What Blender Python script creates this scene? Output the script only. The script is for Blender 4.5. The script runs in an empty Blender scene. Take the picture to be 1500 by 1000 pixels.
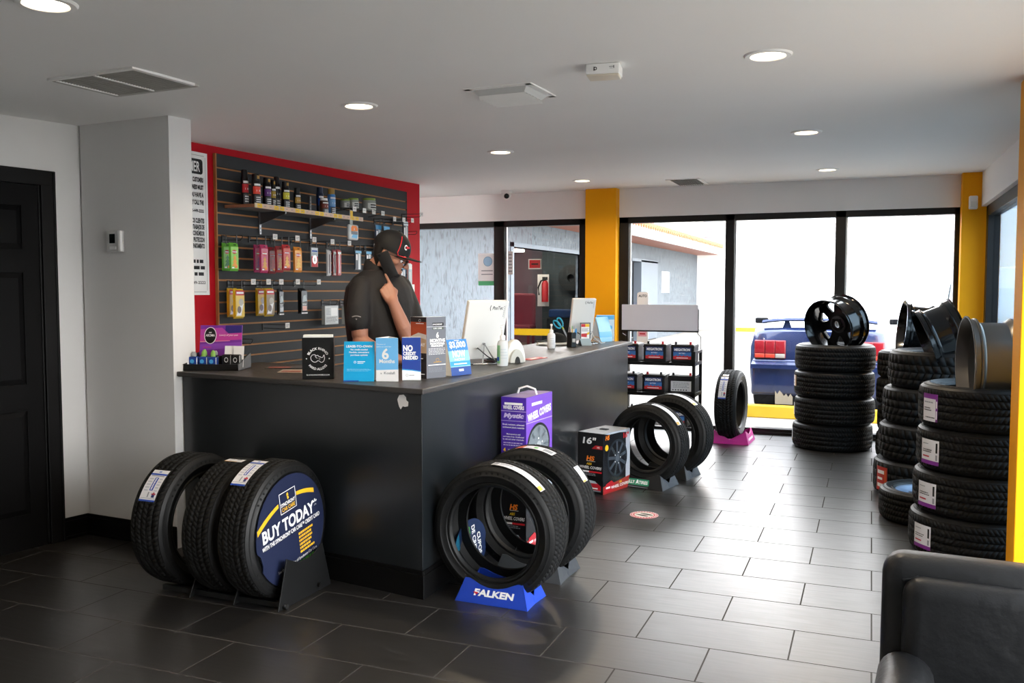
import bpy, bmesh, math, random
from math import pi, sin, cos, tan, atan2, sqrt, radians
from mathutils import Vector, Matrix, Euler
random.seed(7)
SC = bpy.context.scene
COL = SC.collection
V = Vector

# ------------------------------------------------------------------ materials
def lin(h):
    h = h.lstrip('#')
    out = []
    for i in (0, 2, 4):
        v = int(h[i:i + 2], 16) / 255
        out.append(v / 12.92 if v <= .04045 else ((v + .055) / 1.055) ** 2.4)
    return out + [1.0]

MATS = {}
def mat(key, hexcol, rough=.5, metal=0., noise=.0, nscale=8., bump=0., bscale=60., spec=.5, trans=0., ior=1.45, coat=0., emit=0., alpha=1., rnoise=0.):
    if key in MATS:
        return MATS[key]
    m = bpy.data.materials.new(key)
    m.use_nodes = True
    nt = m.node_tree
    b = nt.nodes['Principled BSDF']
    c = lin(hexcol)
    b.inputs['Base Color'].default_value = c
    b.inputs['Roughness'].default_value = rough
    b.inputs['Metallic'].default_value = metal
    b.inputs['Specular IOR Level'].default_value = spec
    b.inputs['IOR'].default_value = ior
    b.inputs['Transmission Weight'].default_value = trans
    b.inputs['Coat Weight'].default_value = coat
    b.inputs['Alpha'].default_value = alpha
    if emit:
        b.inputs['Emission Color'].default_value = c
        b.inputs['Emission Strength'].default_value = emit
    if noise or bump or rnoise:
        tc = nt.nodes.new('ShaderNodeTexCoord')
    if noise or rnoise:
        n = nt.nodes.new('ShaderNodeTexNoise')
        n.inputs['Scale'].default_value = nscale
        n.inputs['Detail'].default_value = 5
        nt.links.new(tc.outputs['Object'], n.inputs['Vector'])
        if noise:
            mx = nt.nodes.new('ShaderNodeMix'); mx.data_type = 'RGBA'
            mx.inputs[6].default_value = [max(0, v * (1 - noise)) for v in c[:3]] + [1]
            mx.inputs[7].default_value = [min(1, v * (1 + noise)) for v in c[:3]] + [1]
            nt.links.new(n.outputs['Fac'], mx.inputs[0])
            nt.links.new(mx.outputs[2], b.inputs['Base Color'])
        if rnoise:
            mr = nt.nodes.new('ShaderNodeMapRange')
            mr.inputs[3].default_value = max(.02, rough - rnoise); mr.inputs[4].default_value = min(1, rough + rnoise)
            nt.links.new(n.outputs['Fac'], mr.inputs[0])
            nt.links.new(mr.outputs[0], b.inputs['Roughness'])
    if bump:
        n2 = nt.nodes.new('ShaderNodeTexNoise')
        n2.inputs['Scale'].default_value = bscale
        n2.inputs['Detail'].default_value = 4
        nt.links.new(tc.outputs['Object'], n2.inputs['Vector'])
        bp = nt.nodes.new('ShaderNodeBump')
        bp.inputs['Strength'].default_value = bump
        bp.inputs['Distance'].default_value = .01
        nt.links.new(n2.outputs['Fac'], bp.inputs['Height'])
        nt.links.new(bp.outputs['Normal'], b.inputs['Normal'])
    MATS[key] = m
    return m

def glass(key, tint='#ffffff', refl=.9):
    "thin pane: see-through with a Fresnel sheen"
    if key in MATS:
        return MATS[key]
    m = bpy.data.materials.new(key); m.use_nodes = True
    nt = m.node_tree; nt.nodes.clear()
    out = nt.nodes.new('ShaderNodeOutputMaterial')
    mix = nt.nodes.new('ShaderNodeMixShader')
    tr = nt.nodes.new('ShaderNodeBsdfTransparent'); tr.inputs[0].default_value = lin(tint)
    gl = nt.nodes.new('ShaderNodeBsdfGlossy'); gl.inputs['Roughness'].default_value = .02
    gl.inputs[0].default_value = [refl, refl, refl, 1]
    lw = nt.nodes.new('ShaderNodeLayerWeight'); lw.inputs[0].default_value = .5
    pw = nt.nodes.new('ShaderNodeMath'); pw.operation = 'POWER'; pw.inputs[1].default_value = 5
    ad = nt.nodes.new('ShaderNodeMath'); ad.operation = 'MULTIPLY_ADD'; ad.inputs[1].default_value = .8; ad.inputs[2].default_value = .025
    nt.links.new(lw.outputs['Facing'], pw.inputs[0]); nt.links.new(pw.outputs[0], ad.inputs[0])
    nt.links.new(ad.outputs[0], mix.inputs[0]); nt.links.new(tr.outputs[0], mix.inputs[1])
    nt.links.new(gl.outputs[0], mix.inputs[2]); nt.links.new(mix.outputs[0], out.inputs[0])
    MATS[key] = m
    return m

def emis(key, hexcol, strength):
    if key in MATS:
        return MATS[key]
    m = bpy.data.materials.new(key); m.use_nodes = True
    nt = m.node_tree; nt.nodes.clear()
    out = nt.nodes.new('ShaderNodeOutputMaterial')
    e = nt.nodes.new('ShaderNodeEmission'); e.inputs[0].default_value = lin(hexcol); e.inputs[1].default_value = strength
    nt.links.new(e.outputs[0], out.inputs[0])
    MATS[key] = m
    return m

WHITE = mat('white_paint', '#f2f1ef', .55)
PRINT_W = mat('print_white', '#f4f4f4', .6)
PRINT_K = mat('print_black', '#101012', .6)
PRINT_G = mat('print_grey', '#8b8f95', .6)
PAPER = mat('paper', '#efeeea', .7)
BLACKP = mat('black_plastic', '#0e0e10', .42, noise=.15)
BLACKM = mat('black_metal', '#0c0c0d', .38, noise=.1)
CHROME = mat('chrome', '#c9ccd0', .18, 1.)
STEEL = mat('steel', '#8f9296', .3, 1.)
RED = mat('red_print', '#c3202a', .5)
YEL = mat('yellow_print', '#f0c020', .5)
GREENP = mat('green_print', '#55b848', .5)
BLUEP = mat('blue_print', '#1f4fae', .5)
ORANGEP = mat('orange_print', '#ef7d22', .5)

# ------------------------------------------------------------------ mesh builder
_TXT = {}
def text_geo(s, bold=0.):
    k = (s, bold)
    if k not in _TXT:
        cu = bpy.data.curves.new('t', 'FONT')
        cu.body = s; cu.size = 1; cu.offset = bold; cu.resolution_u = 3
        ob = bpy.data.objects.new('t', cu); COL.objects.link(ob)
        dg = bpy.context.evaluated_depsgraph_get()
        me = ob.evaluated_get(dg).to_mesh()
        vs = [(v.co.x, v.co.y) for v in me.vertices]
        fs = [tuple(p.vertices) for p in me.polygons]
        ob.evaluated_get(dg).to_mesh_clear()
        bpy.data.objects.remove(ob); bpy.data.curves.remove(cu)
        _TXT[k] = (vs, fs)
    return _TXT[k]
CAP = .69

class B:
    def __init__(s):
        s.bm = bmesh.new(); s.mats = []
    def mi(s, m):
        if m not in s.mats:
            s.mats.append(m)
        return s.mats.index(m)
    def face(s, pts, m):
        vs = [s.bm.verts.new(V(p)) for p in pts]
        try:
            f = s.bm.faces.new(vs); f.material_index = s.mi(m); return f
        except ValueError:
            return None
    def mesh(s, vs, fs, m):
        bv = [s.bm.verts.new(V(p)) for p in vs]
        i = s.mi(m)
        for f in fs:
            try:
                q = s.bm.faces.new([bv[j] for j in f]); q.material_index = i
            except ValueError:
                pass
    def hexa(s, b4, t4, m):
        s.mesh(list(b4) + list(t4), [(3, 2, 1, 0), (4, 5, 6, 7), (0, 1, 5, 4), (1, 2, 6, 5), (2, 3, 7, 6), (3, 0, 4, 7)], m)
    def box(s, x0, x1, y0, y1, z0, z1, m, M=None):
        b = [V((x0, y0, z0)), V((x1, y0, z0)), V((x1, y1, z0)), V((x0, y1, z0))]
        t = [V((p.x, p.y, z1)) for p in b]
        if M is not None:
            b = [M @ p for p in b]; t = [M @ p for p in t]
        s.hexa(b, t, m)
    def cbox(s, c, d, m, M=None):
        s.box(c[0] - d[0] / 2, c[0] + d[0] / 2, c[1] - d[1] / 2, c[1] + d[1] / 2, c[2] - d[2] / 2, c[2] + d[2] / 2, m, M)
    def rbox(s, x0, x1, y0, y1, z0, z1, r, m, M=None, seg=3):
        "box with rounded edges"
        t = bmesh.new()
        bmesh.ops.create_cube(t, size=1)
        for v in t.verts:
            v.co = V(((x0 + x1) / 2 + v.co.x * (x1 - x0), (y0 + y1) / 2 + v.co.y * (y1 - y0), (z0 + z1) / 2 + v.co.z * (z1 - z0)))
        bmesh.ops.bevel(t, geom=t.edges[:], offset=r, segments=seg, profile=.5, affect='EDGES', clamp_overlap=True)
        s.add(t, m, M); t.free()
    def add(s, t, m, M=None):
        t.verts.ensure_lookup_table(); t.verts.index_update()
        s.mesh([(M @ v.co) if M is not None else v.co.copy() for v in t.verts], [[v.index for v in f.verts] for f in t.faces], m)
    def prism(s, poly, z0, z1, m, M=None):
        n = len(poly)
        vs = [V((p[0], p[1], z0)) for p in poly] + [V((p[0], p[1], z1)) for p in poly]
        if M is not None:
            vs = [M @ v for v in vs]
        s.mesh(vs, [tuple(range(n))[::-1], tuple(range(n, 2 * n))] + [(i, (i + 1) % n, n + (i + 1) % n, n + i) for i in range(n)], m)
    def plate(s, loops, z0, z1, m, M=None):
        "flat plate with holes: first loop is the outline"
        t = bmesh.new(); ed = []
        for lp in loops:
            vs = [t.verts.new((p[0], p[1], 0)) for p in lp]
            ed += [t.edges.new((vs[i], vs[(i + 1) % len(vs)])) for i in range(len(vs))]
        bmesh.ops.triangle_fill(t, use_beauty=True, use_dissolve=False, edges=ed)
        t.verts.ensure_lookup_table(); t.verts.index_update()
        vs = [(v.co.x, v.co.y) for v in t.verts]; fs = [[v.index for v in f.verts] for f in t.faces]
        n = len(vs)
        P = [V((a, b, z0)) for a, b in vs] + [V((a, b, z1)) for a, b in vs]
        if M is not None:
            P = [M @ p for p in P]
        F = [tuple(f[::-1]) for f in fs] + [tuple(i + n for i in f) for f in fs]
        k = 0
        for lp in loops:
            L = len(lp)
            F += [(k + i, k + (i + 1) % L, n + k + (i + 1) % L, n + k + i) for i in range(L)]
            k += L
        s.mesh(P, F, m); t.free()
    def lathe(s, prof, m, n=32, M=None, closed=False, a0=0., a1=2 * pi):
        full = abs(a1 - a0 - 2 * pi) < 1e-6
        k = n if full else n + 1
        vs = []
        for i in range(k):
            a = a0 + (a1 - a0) * i / n
            for r, z in prof:
                p = V((r * cos(a), r * sin(a), z)); vs.append(M @ p if M is not None else p)
        L = len(prof); fs = []
        for i in range(n):
            j = (i + 1) % k
            for q in range(L if closed else L - 1):
                q2 = (q + 1) % L
                fs.append((i * L + q, j * L + q, j * L + q2, i * L + q2))
        s.mesh(vs, fs, m)
    def cyl(s, p, q, r, m, n=12, r2=None, caps=True):
        p, q = V(p), V(q); r2 = r if r2 is None else r2
        d = q - p; L = d.length
        if L < 1e-7:
            return
        M = Matrix.Translation(p) @ d.to_track_quat('Z', 'Y').to_matrix().to_4x4()
        pr = [(r, 0), (r2, L)]
        if caps:
            pr = [(1e-5, 0)] + pr + [(1e-5, L)]
        s.lathe(pr, m, n, M)
    def tube(s, pts, r, m, n=6, closed=False):
        pts = [V(p) for p in pts]
        N = len(pts); rings = []
        up = V((0, 0, 1))
        for i, p in enumerate(pts):
            if closed:
                d = pts[(i + 1) % N] - pts[i - 1]
            else:
                d = pts[min(i + 1, N - 1)] - pts[max(i - 1, 0)]
            if d.length < 1e-9:
                d = V((0, 0, 1))
            d.normalize()
            a = d.cross(up)
            if a.length < .05:
                a = d.cross(V((1, 0, 0)))
            a.normalize(); b = a.cross(d)
            rr = r[i] if isinstance(r, (list, tuple)) else r
            rings.append([p + a * rr * cos(2 * pi * k / n) + b * rr * sin(2 * pi * k / n) for k in range(n)])
        vs = [q for R in rings for q in R]; fs = []
        for i in range(N if closed else N - 1):
            j = (i + 1) % N
            for k in range(n):
                fs.append((i * n + k, i * n + (k + 1) % n, j * n + (k + 1) % n, j * n + k))
        if not closed:
            fs.append(tuple(range(n))[::-1]); fs.append(tuple((N - 1) * n + k for k in range(n)))
        s.mesh(vs, fs, m)
    def ball(s, c, r, m, n=16, M=None):
        r = r if isinstance(r, (list, tuple)) else (r, r, r)
        t = bmesh.new(); bmesh.ops.create_uvsphere(t, u_segments=n, v_segments=max(6, n // 2), radius=1)
        T = Matrix.Translation(V(c)) @ (M if M is not None else Matrix()) @ Matrix.Diagonal((*r, 1))
        s.add(t, m, T); t.free()
    def loft(s, rings, m, cap=True, closed=True):
        n = len(rings[0])
        vs = [p for R in rings for p in R]; fs = []
        for i in range(len(rings) - 1):
            for k in range(n if closed else n - 1):
                fs.append((i * n + k, i * n + (k + 1) % n, (i + 1) * n + (k + 1) % n, (i + 1) * n + k))
        if cap:
            fs.append(tuple(range(n))[::-1]); fs.append(tuple((len(rings) - 1) * n + k for k in range(n)))
        s.mesh(vs, fs, m)
    def build(s, name, parent=None, smooth=False, ang=35, bevel=0., subd=0, recalc=True, loc=None, rot=None):
        bm = s.bm
        if recalc:
            bmesh.ops.remove_doubles(bm, verts=bm.verts[:], dist=1e-6)
            bmesh.ops.recalc_face_normals(bm, faces=bm.faces[:])
        if smooth:
            for f in bm.faces:
                f.smooth = True
            lim = radians(ang)
            for e in bm.edges:
                if len(e.link_faces) == 2 and e.calc_face_angle(0) > lim:
                    e.smooth = False
        me = bpy.data.meshes.new(name); bm.to_mesh(me); bm.free()
        for m in s.mats:
            me.materials.append(m)
        o = bpy.data.objects.new(name, me); COL.objects.link(o)
        if parent is not None:
            o.parent = parent
        if bevel:
            md = o.modifiers.new('Bevel', 'BEVEL'); md.width = bevel; md.segments = 2; md.limit_method = 'ANGLE'; md.angle_limit = radians(40)
        if subd:
            md = o.modifiers.new('Subdivision', 'SUBSURF'); md.levels = subd; md.render_levels = subd
        if loc is not None:
            o.location = loc
        if rot is not None:
            o.rotation_euler = rot
        return o

class Surf:
    "a printable surface: fn(u, v, lift) gives a point"
    def __init__(s, b, fn, n=1, step=.0006):
        s.b, s.fn, s.n, s.step = b, fn, n, step
    def rect(s, u0, v0, u1, v1, m, layer=1):
        for i in range(s.n):
            a = u0 + (u1 - u0) * i / s.n; c = u0 + (u1 - u0) * (i + 1) / s.n
            s.b.face([s.fn(a, v0, layer * s.step), s.fn(c, v0, layer * s.step), s.fn(c, v1, layer * s.step), s.fn(a, v1, layer * s.step)], m)
    def poly(s, pts, m, layer=1):
        s.b.face([s.fn(p[0], p[1], layer * s.step) for p in pts], m)
    def disc(s, u, v, r, m, layer=1, ry=None, n=24):
        ry = r if ry is None else ry
        s.poly([(u + r * cos(2 * pi * i / n), v + ry * sin(2 * pi * i / n)) for i in range(n)], m, layer)
    def ring(s, u, v, r0, r1, m, layer=1, k=1., n=36, a0=0, a1=2 * pi):
        for i in range(n):
            a, c = a0 + (a1 - a0) * i / n, a0 + (a1 - a0) * (i + 1) / n
            s.poly([(u + r0 * cos(a), v + k * r0 * sin(a)), (u + r1 * cos(a), v + k * r1 * sin(a)), (u + r1 * cos(c), v + k * r1 * sin(c)), (u + r0 * cos(c), v + k * r0 * sin(c))], m, layer)
    def line(s, pts, w, m, layer=2):
        for (a, b), (c, d) in zip(pts[:-1], pts[1:]):
            L = sqrt((c - a) ** 2 + (d - b) ** 2) or 1
            nx, ny = -(d - b) / L * w / 2, (c - a) / L * w / 2
            s.poly([(a + nx, b + ny), (a - nx, b - ny), (c - nx, d - ny), (c + nx, d + ny)], m, layer)
    def text(s, t, u, v, h, m, w=None, align='c', bold=.02, layer=2, rot=0., shear=0.):
        vs, fs = text_geo(t, bold)
        if not vs:
            return
        x0 = min(p[0] for p in vs); x1 = max(p[0] for p in vs)
        k = h / CAP; kx = k if w is None else w / (x1 - x0)
        W = (x1 - x0) * kx
        o = {'c': -W / 2, 'l': 0, 'r': -W}[align]
        cr, sr = cos(rot), sin(rot)
        P = []
        for a, b in vs:
            x = (a - x0) * kx + o + shear * b * k; y = b * k
            P.append(s.fn(u + x * cr - y * sr, v + x * sr + y * cr, layer * s.step))
        s.b.mesh(P, fs, m)
    def arc(s, t, u, v, r, h, m, mid=pi / 2, inside=False, bold=.02, layer=2, wide=1.):
        "text on a circle; inside=True reads along the bottom"
        vs, fs = text_geo(t, bold)
        x0 = min(p[0] for p in vs); x1 = max(p[0] for p in vs); k = h / CAP
        P = []
        for a, b in vs:
            x = (a - (x0 + x1) / 2) * k * wide; y = b * k
            if inside:
                an = mid + x / r; rr = r - y
            else:
                an = mid - x / r; rr = r + y
            P.append(s.fn(u + rr * cos(an), v + rr * sin(an), layer * s.step))
        s.b.mesh(P, fs, m)
    def scribble(s, u0, v0, u1, v1, rows, m, layer=2, fill=.45):
        "rows of small print too fine to read"
        h = (v1 - v0) / rows
        for r in range(rows):
            y = v1 - (r + .5) * h
            x = u0
            end = u1 - (u1 - u0) * random.uniform(0, .25)
            while x < end:
                L = (u1 - u0) * random.uniform(.05, .16)
                s.rect(x, y - h * fill / 2, min(x + L, u1), y + h * fill / 2, m, layer)
                x += L + (u1 - u0) * .025

def flat(b, o, r, up, **k):
    o, r, up = V(o), V(r).normalized(), V(up).normalized()
    n = r.cross(up)
    return Surf(b, lambda u, v, l: o + r * u + up * v + n * l, **k)
def front(b, x, y, z, **k):
    "surface facing local -y, u to the right"
    return flat(b, (x, y, z), (1, 0, 0), (0, 0, 1), **k)

# ------------------------------------------------------------------ scene objects
def thing(name, label, cat, loc=(0, 0, 0), rz=0., group=None):
    o = bpy.data.objects.new(name, None); COL.objects.link(o)
    o.empty_display_size = .1
    o.location = loc; o.rotation_euler = (0, 0, rz)
    o['label'] = label; o['category'] = cat
    if group:
        o['group'] = group
    return o
def tag(o, label, cat, group=None):
    o['label'] = label; o['category'] = cat
    if group:
        o['group'] = group
    return o
def struct(o):
    o['kind'] = 'structure'
    return o
def dup(root, loc, rz, label, group=None):
    r = root.copy(); COL.objects.link(r); r.location = loc; r.rotation_euler = (0, 0, rz); r['label'] = label
    if group:
        r['group'] = group
    for ch in list(root.children):
        c = ch.copy(); COL.objects.link(c); c.parent = r
        for g in list(ch.children):
            d = g.copy(); COL.objects.link(d); d.parent = c
    return r
def circ(n, r, cx=0, cy=0, a0=0.):
    return [(cx + r * cos(a0 + 2 * pi * i / n), cy + r * sin(a0 + 2 * pi * i / n)) for i in range(n)]
def rrect(x0, y0, x1, y1, r, n=4):
    out = []
    for cx, cy, a in ((x1 - r, y0 + r, -pi / 2), (x1 - r, y1 - r, 0), (x0 + r, y1 - r, pi / 2), (x0 + r, y0 + r, pi)):
        for i in range(n + 1):
            out.append((cx + r * cos(a + pi / 2 * i / n), cy + r * sin(a + pi / 2 * i / n)))
    return out
# ------------------------------------------------------------------ the setting
def ceil_z(y):
    return 2.41 + .019 * (y - 3.95)
def floor_mat():
    m = bpy.data.materials.new('floor_tile'); m.use_nodes = True
    nt = m.node_tree; N = nt.nodes; L = nt.links
    b = N['Principled BSDF']
    tc = N.new('ShaderNodeTexCoord')
    mp = N.new('ShaderNodeMapping'); mp.inputs['Location'].default_value = (.275 + 12 * .612, -3.272 + 30 * .332, 0)
    L.new(tc.outputs['Object'], mp.inputs['Vector'])
    br = N.new('ShaderNodeTexBrick')
    br.inputs['Scale'].default_value = 1; br.inputs['Brick Width'].default_value = .612; br.inputs['Row Height'].default_value = .332
    br.inputs['Mortar Size'].default_value = .0035; br.inputs['Mortar Smooth'].default_value = .15; br.inputs['Bias'].default_value = 0
    br.inputs['Color1'].default_value = (.013, .0122, .0118, 1); br.inputs['Color2'].default_value = (.018, .0168, .016, 1)
    br.inputs['Mortar'].default_value = (.075, .07, .066, 1)
    L.new(mp.outputs[0], br.inputs['Vector'])
    st = N.new('ShaderNodeMapping'); st.inputs['Scale'].default_value = (2.5, 26, 1); L.new(tc.outputs['Object'], st.inputs['Vector'])
    n = N.new('ShaderNodeTexNoise'); n.inputs['Scale'].default_value = 2.2; n.inputs['Detail'].default_value = 6; L.new(st.outputs[0], n.inputs['Vector'])
    mx = N.new('ShaderNodeMix'); mx.data_type = 'RGBA'; mx.blend_type = 'MULTIPLY'; mx.inputs[0].default_value = .5
    L.new(br.outputs['Color'], mx.inputs[6]); L.new(n.outputs['Fac'], mx.inputs[7])
    L.new(mx.outputs[2], b.inputs['Base Color'])
    mr = N.new('ShaderNodeMapRange'); mr.inputs[3].default_value = .26; mr.inputs[4].default_value = .44
    L.new(n.outputs['Fac'], mr.inputs[0])
    mg = N.new('ShaderNodeMapRange'); mg.inputs[3].default_value = 1.; mg.inputs[4].default_value = 0.; L.new(br.outputs['Fac'], mg.inputs[0]); L.new(mg.outputs[0], b.inputs['Specular IOR Level'])
    ma = N.new('ShaderNodeMath'); ma.operation = 'MAXIMUM'; L.new(mr.outputs[0], ma.inputs[0]); L.new(br.outputs['Fac'], ma.inputs[1]); L.new(ma.outputs[0], b.inputs['Roughness'])
    b.inputs['IOR'].default_value = 1.55
    bp = N.new('ShaderNodeBump'); bp.inputs['Strength'].default_value = .35; bp.inputs['Distance'].default_value = .003
    iv = N.new('ShaderNodeMath'); iv.operation = 'SUBTRACT'; iv.inputs[0].default_value = 1
    L.new(br.outputs['Fac'], iv.inputs[1]); L.new(iv.outputs[0], bp.inputs['Height']); L.new(bp.outputs[0], b.inputs['Normal'])
    return m
WALLP = mat('wall_paint', '#dad9d8', .6, noise=.03, nscale=2.5, bump=.04, bscale=240)
CEILP = mat('ceiling_paint', '#eeedeb', .75, noise=.03, nscale=1.5)
HEADP = mat('header_paint', '#f2efec', .6, noise=.03, nscale=2)
REDW = mat('red_wall_paint', '#b80f1f', .7, spec=.2, noise=.05, nscale=3)
YELW = mat('yellow_pillar_paint', '#f5a80e', .6, spec=.2, noise=.04, nscale=3)
BLKP = mat('black_gloss_paint', '#09090a', .5, noise=.2, nscale=12, spec=.2)
ALU = mat('bronze_aluminium', '#1d1a19', .4, .3, noise=.15)
BEAD = mat('bright_aluminium', '#d9dbdd', .35, .6)
GLASS = glass('window_glass')
GLASST = glass('tinted_window_glass', '#b4c2cc')

def walls():
    b = B(); b.box(-5.75, 1.05, -3.1, 9.34, -.06, 0, floor_mat()); struct(b.build('floor'))
    b = B()
    y0, y1 = -3.1, 9.34
    b.hexa([(-5.75, y0, ceil_z(y0)), (1.1, y0, ceil_z(y0)), (1.1, y1, ceil_z(y1)), (-5.75, y1, ceil_z(y1))],
           [(-5.75, y0, 2.75), (1.1, y0, 2.75), (1.1, y1, 2.75), (-5.75, y1, 2.75)], CEILP)
    struct(b.build('ceiling'))
    def slab(name, p, q, t, z0, z1, m):
        "wall from p to q, thickness t to the left of p>q"
        p, q = V((*p, 0)), V((*q, 0)); d = (q - p).normalized(); n = V((-d.y, d.x, 0)) * t
        b = B()
        zz = (lambda y: ceil_z(y) + .01) if z1 is None else (lambda y: z1)
        pts = [p, q, q + n, p + n]
        b.hexa([(a.x, a.y, z0) for a in pts], [(a.x, a.y, zz(a.y)) for a in pts], m)
        return struct(b.build(name))
    slab('wall_left', (-5.50, -3.0), (-4.291, 4.11), .15, 0, None, WALLP)
    slab('wall_partition', (-4.30, 3.953), (-3.597, 3.903), .163, 0, None, WALLP)
    slab('wall_display', (-4.184, 4.05), (-4.138, 7.87), .16, 0, None, REDW)
    slab('wall_side', (-5.6, 4.0), (-5.6, 9.3), .12, 0, None, WALLP)
    slab('wall_rear', (1.0, -3.0), (-5.6, -3.0), .1, 0, None, WALLP)  # unseen rear wall, added in white to bounce light into the room
    # header over the far windows
    b = B(); b.hexa([(-5.7, 9.23, 2.213), (1.0, 9.23, 2.213), (1.0, 9.4, 2.213), (-5.7, 9.4, 2.213)],
                    [(-5.7, 9.23, 2.53), (1.0, 9.23, 2.53), (1.0, 9.4, 2.53), (-5.7, 9.4, 2.53)], HEADP)
    struct(b.build('wall_far'))
    # header over the right hand windows
    b = B(); b.box(.9, 1.08, -3, 9.23, 2.2, 2.53, HEADP); struct(b.build('wall_right'))
    b = B(); b.box(.9, 1.05, -3, .6, 0, 2.2, WALLP); struct(b.build('wall_unseen'))  # unseen wall section added to cut the daylight from this side
    # yellow pillars
    b = B(); b.box(-2.82, -2.487, 9.10, 9.34, 0, 2.53, YELW); struct(b.build('pillar_1', bevel=.004))
    b = B(); b.box(.742, .985, 9.08, 9.34, 0, 2.53, YELW); b.build('pillar_2', bevel=.004)
    struct(bpy.data.objects['pillar_2'])
    b = B(); b.box(.632, 1.08, 4.62, 4.86, 0, 2.45, YELW); struct(b.build('pillar_3', bevel=.004))
    # baseboards
    def base(name, p, q):
        p, q = V((*p, 0)), V((*q, 0)); d = (q - p).normalized(); n = V((d.y, -d.x, 0))
        b = B()
        for t, z0, z1 in ((.014, 0, .105), (.02, 0, .018), (.009, .105, .125)):
            pts = [p, q, q + n * t, p + n * t]
            b.hexa([(a.x, a.y, z0) for a in pts], [(a.x, a.y, z1) for a in pts], BLKP)
        struct(b.build(name, bevel=.003))
    base('baseboard_left', (-4.345, 3.795), (-4.318, 3.953))
    base('baseboard_partition', (-4.318, 3.953), (-3.597, 3.903))

def windows():
    def pane_frame(name, xs, z0, z1, y, edges, beads=True):
        "edges = list of (x0,x1) vertical members, left to right"
        b = B()
        for a, c in edges:
            b.box(a, c, y, y + .11, 0, z1, ALU)
        b.box(edges[0][0], edges[-1][1], y, y + .11, z1 - .065, z1, ALU)
        b.box(edges[0][0], edges[-1][1], y, y + .11, 0, z0, ALU)
        b.box(edges[0][0], edges[-1][1], y - .015, y + .02, 0, z0 * .45, ALU)
        f = struct(b.build(name, bevel=.003))
        for (a, c), (d, e) in zip(edges[:-1], edges[1:]):
            g = B(); g.box(c, d, y + .052, y + .058, z0, z1 - .065, GLASS); g.build('pane', f)
            g = B(); g.box(c, c + .016, y + .03, y + .051, z0, z1 - .065, BEAD); g.build('glazing_bead', f)
        return f
    pane_frame('window_1', None, .06, 2.213, 9.24, [(-5.6, -5.5), (-3.93, -3.80), (-2.93, -2.82)])
    pane_frame('window_2', None, .06, 2.215, 9.24, [(-2.487, -2.385), (-1.385, -1.295), (-.338, -.242), (.700, .742)])
    def side(name, ys, x, z1):
        b = B()
        for a, c in ys:
            b.box(x, x + .1, a, c, 0, z1, ALU)
        b.box(x, x + .1, ys[0][0], ys[-1][1], z1 - .09, z1, ALU); b.box(x, x + .1, ys[0][0], ys[-1][1], 0, .06, ALU)
        f = struct(b.build(name, bevel=.003))
        for (a, c), (d, e) in zip(ys[:-1], ys[1:]):
            g = B(); g.box(x + .048, x + .054, c, d, .06, z1 - .09, GLASST if name == 'window_3' else GLASS); g.build('pane', f)
        return f
    side('window_3', [(4.87, 4.95), (7.02, 7.12), (8.93, 9.06)], .94, 2.2)
    side('window_4', [(.6, .7), (4.52, 4.6)], .94, 2.2)

def door():
    # black six panel door in the left wall; local x runs along the wall away from the corner
    p = V((-4.345, 3.797, 0)); d = (V((-5.50, -3.0, 0)) - V((-4.318, 3.953, 0))).normalized()
    o = B()
    o.box(0, .088, -.028, 0, 0, 2.125, BLKP); o.box(.98, 1.068, -.028, 0, 0, 2.125, BLKP); o.box(0, 1.068, -.0285, 0, 2.04, 2.125, BLKP)
    o.box(.006, .018, -.034, -.02, 0, 2.12, BLKP); o.box(.088, .1, -.018, 0, 0, 2.04, BLKP)
    f = struct(o.build('door_1', bevel=.004))
    # local -y must face into the room
    ang = atan2(d.y, d.x)
    f.location = p; f.rotation_euler = (0, 0, ang)
    f.scale = (1, -1, 1)
    l = B()
    DM = mat('black_door_paint', '#080809', .6, noise=.2, nscale=5, spec=.12)
    l.box(.1, .98, -.012, 0, .0, 2.04, DM)
    for x0, x1 in ((.2, .5), (.58, .88)):
        for z0, z1 in ((.2, .78), (.93, 1.55), (1.68, 1.92)):
            l.hexa([(x0, -.012, z0), (x1, -.012, z0), (x1, -.012, z1), (x0, -.012, z1)],
                   [(x0 + .03, -.022, z0 + .03), (x1 - .03, -.022, z0 + .03), (x1 - .03, -.022, z1 - .03), (x0 + .03, -.022, z1 - .03)], DM)
            for q in ((x0 - .012, x0, z0 - .012, z1 + .012), (x1, x1 + .012, z0 - .012, z1 + .012)):
                l.box(q[0], q[1], -.019, -.012, q[2], q[3], DM)
            l.box(x0 - .012, x1 + .012, -.019, -.012, z0 - .012, z0, DM); l.box(x0 - .012, x1 + .012, -.019, -.012, z1, z1 + .012, DM)
    lf = l.build('door_leaf', f, bevel=.002)
    k = B(); k.cyl((.9, -.012, .98), (.9, -.05, .98), .012, STEEL); k.ball((.9, -.065, .98), .028, STEEL); k.build('door_knob', lf, smooth=True)

walls(); windows(); door()

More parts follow.
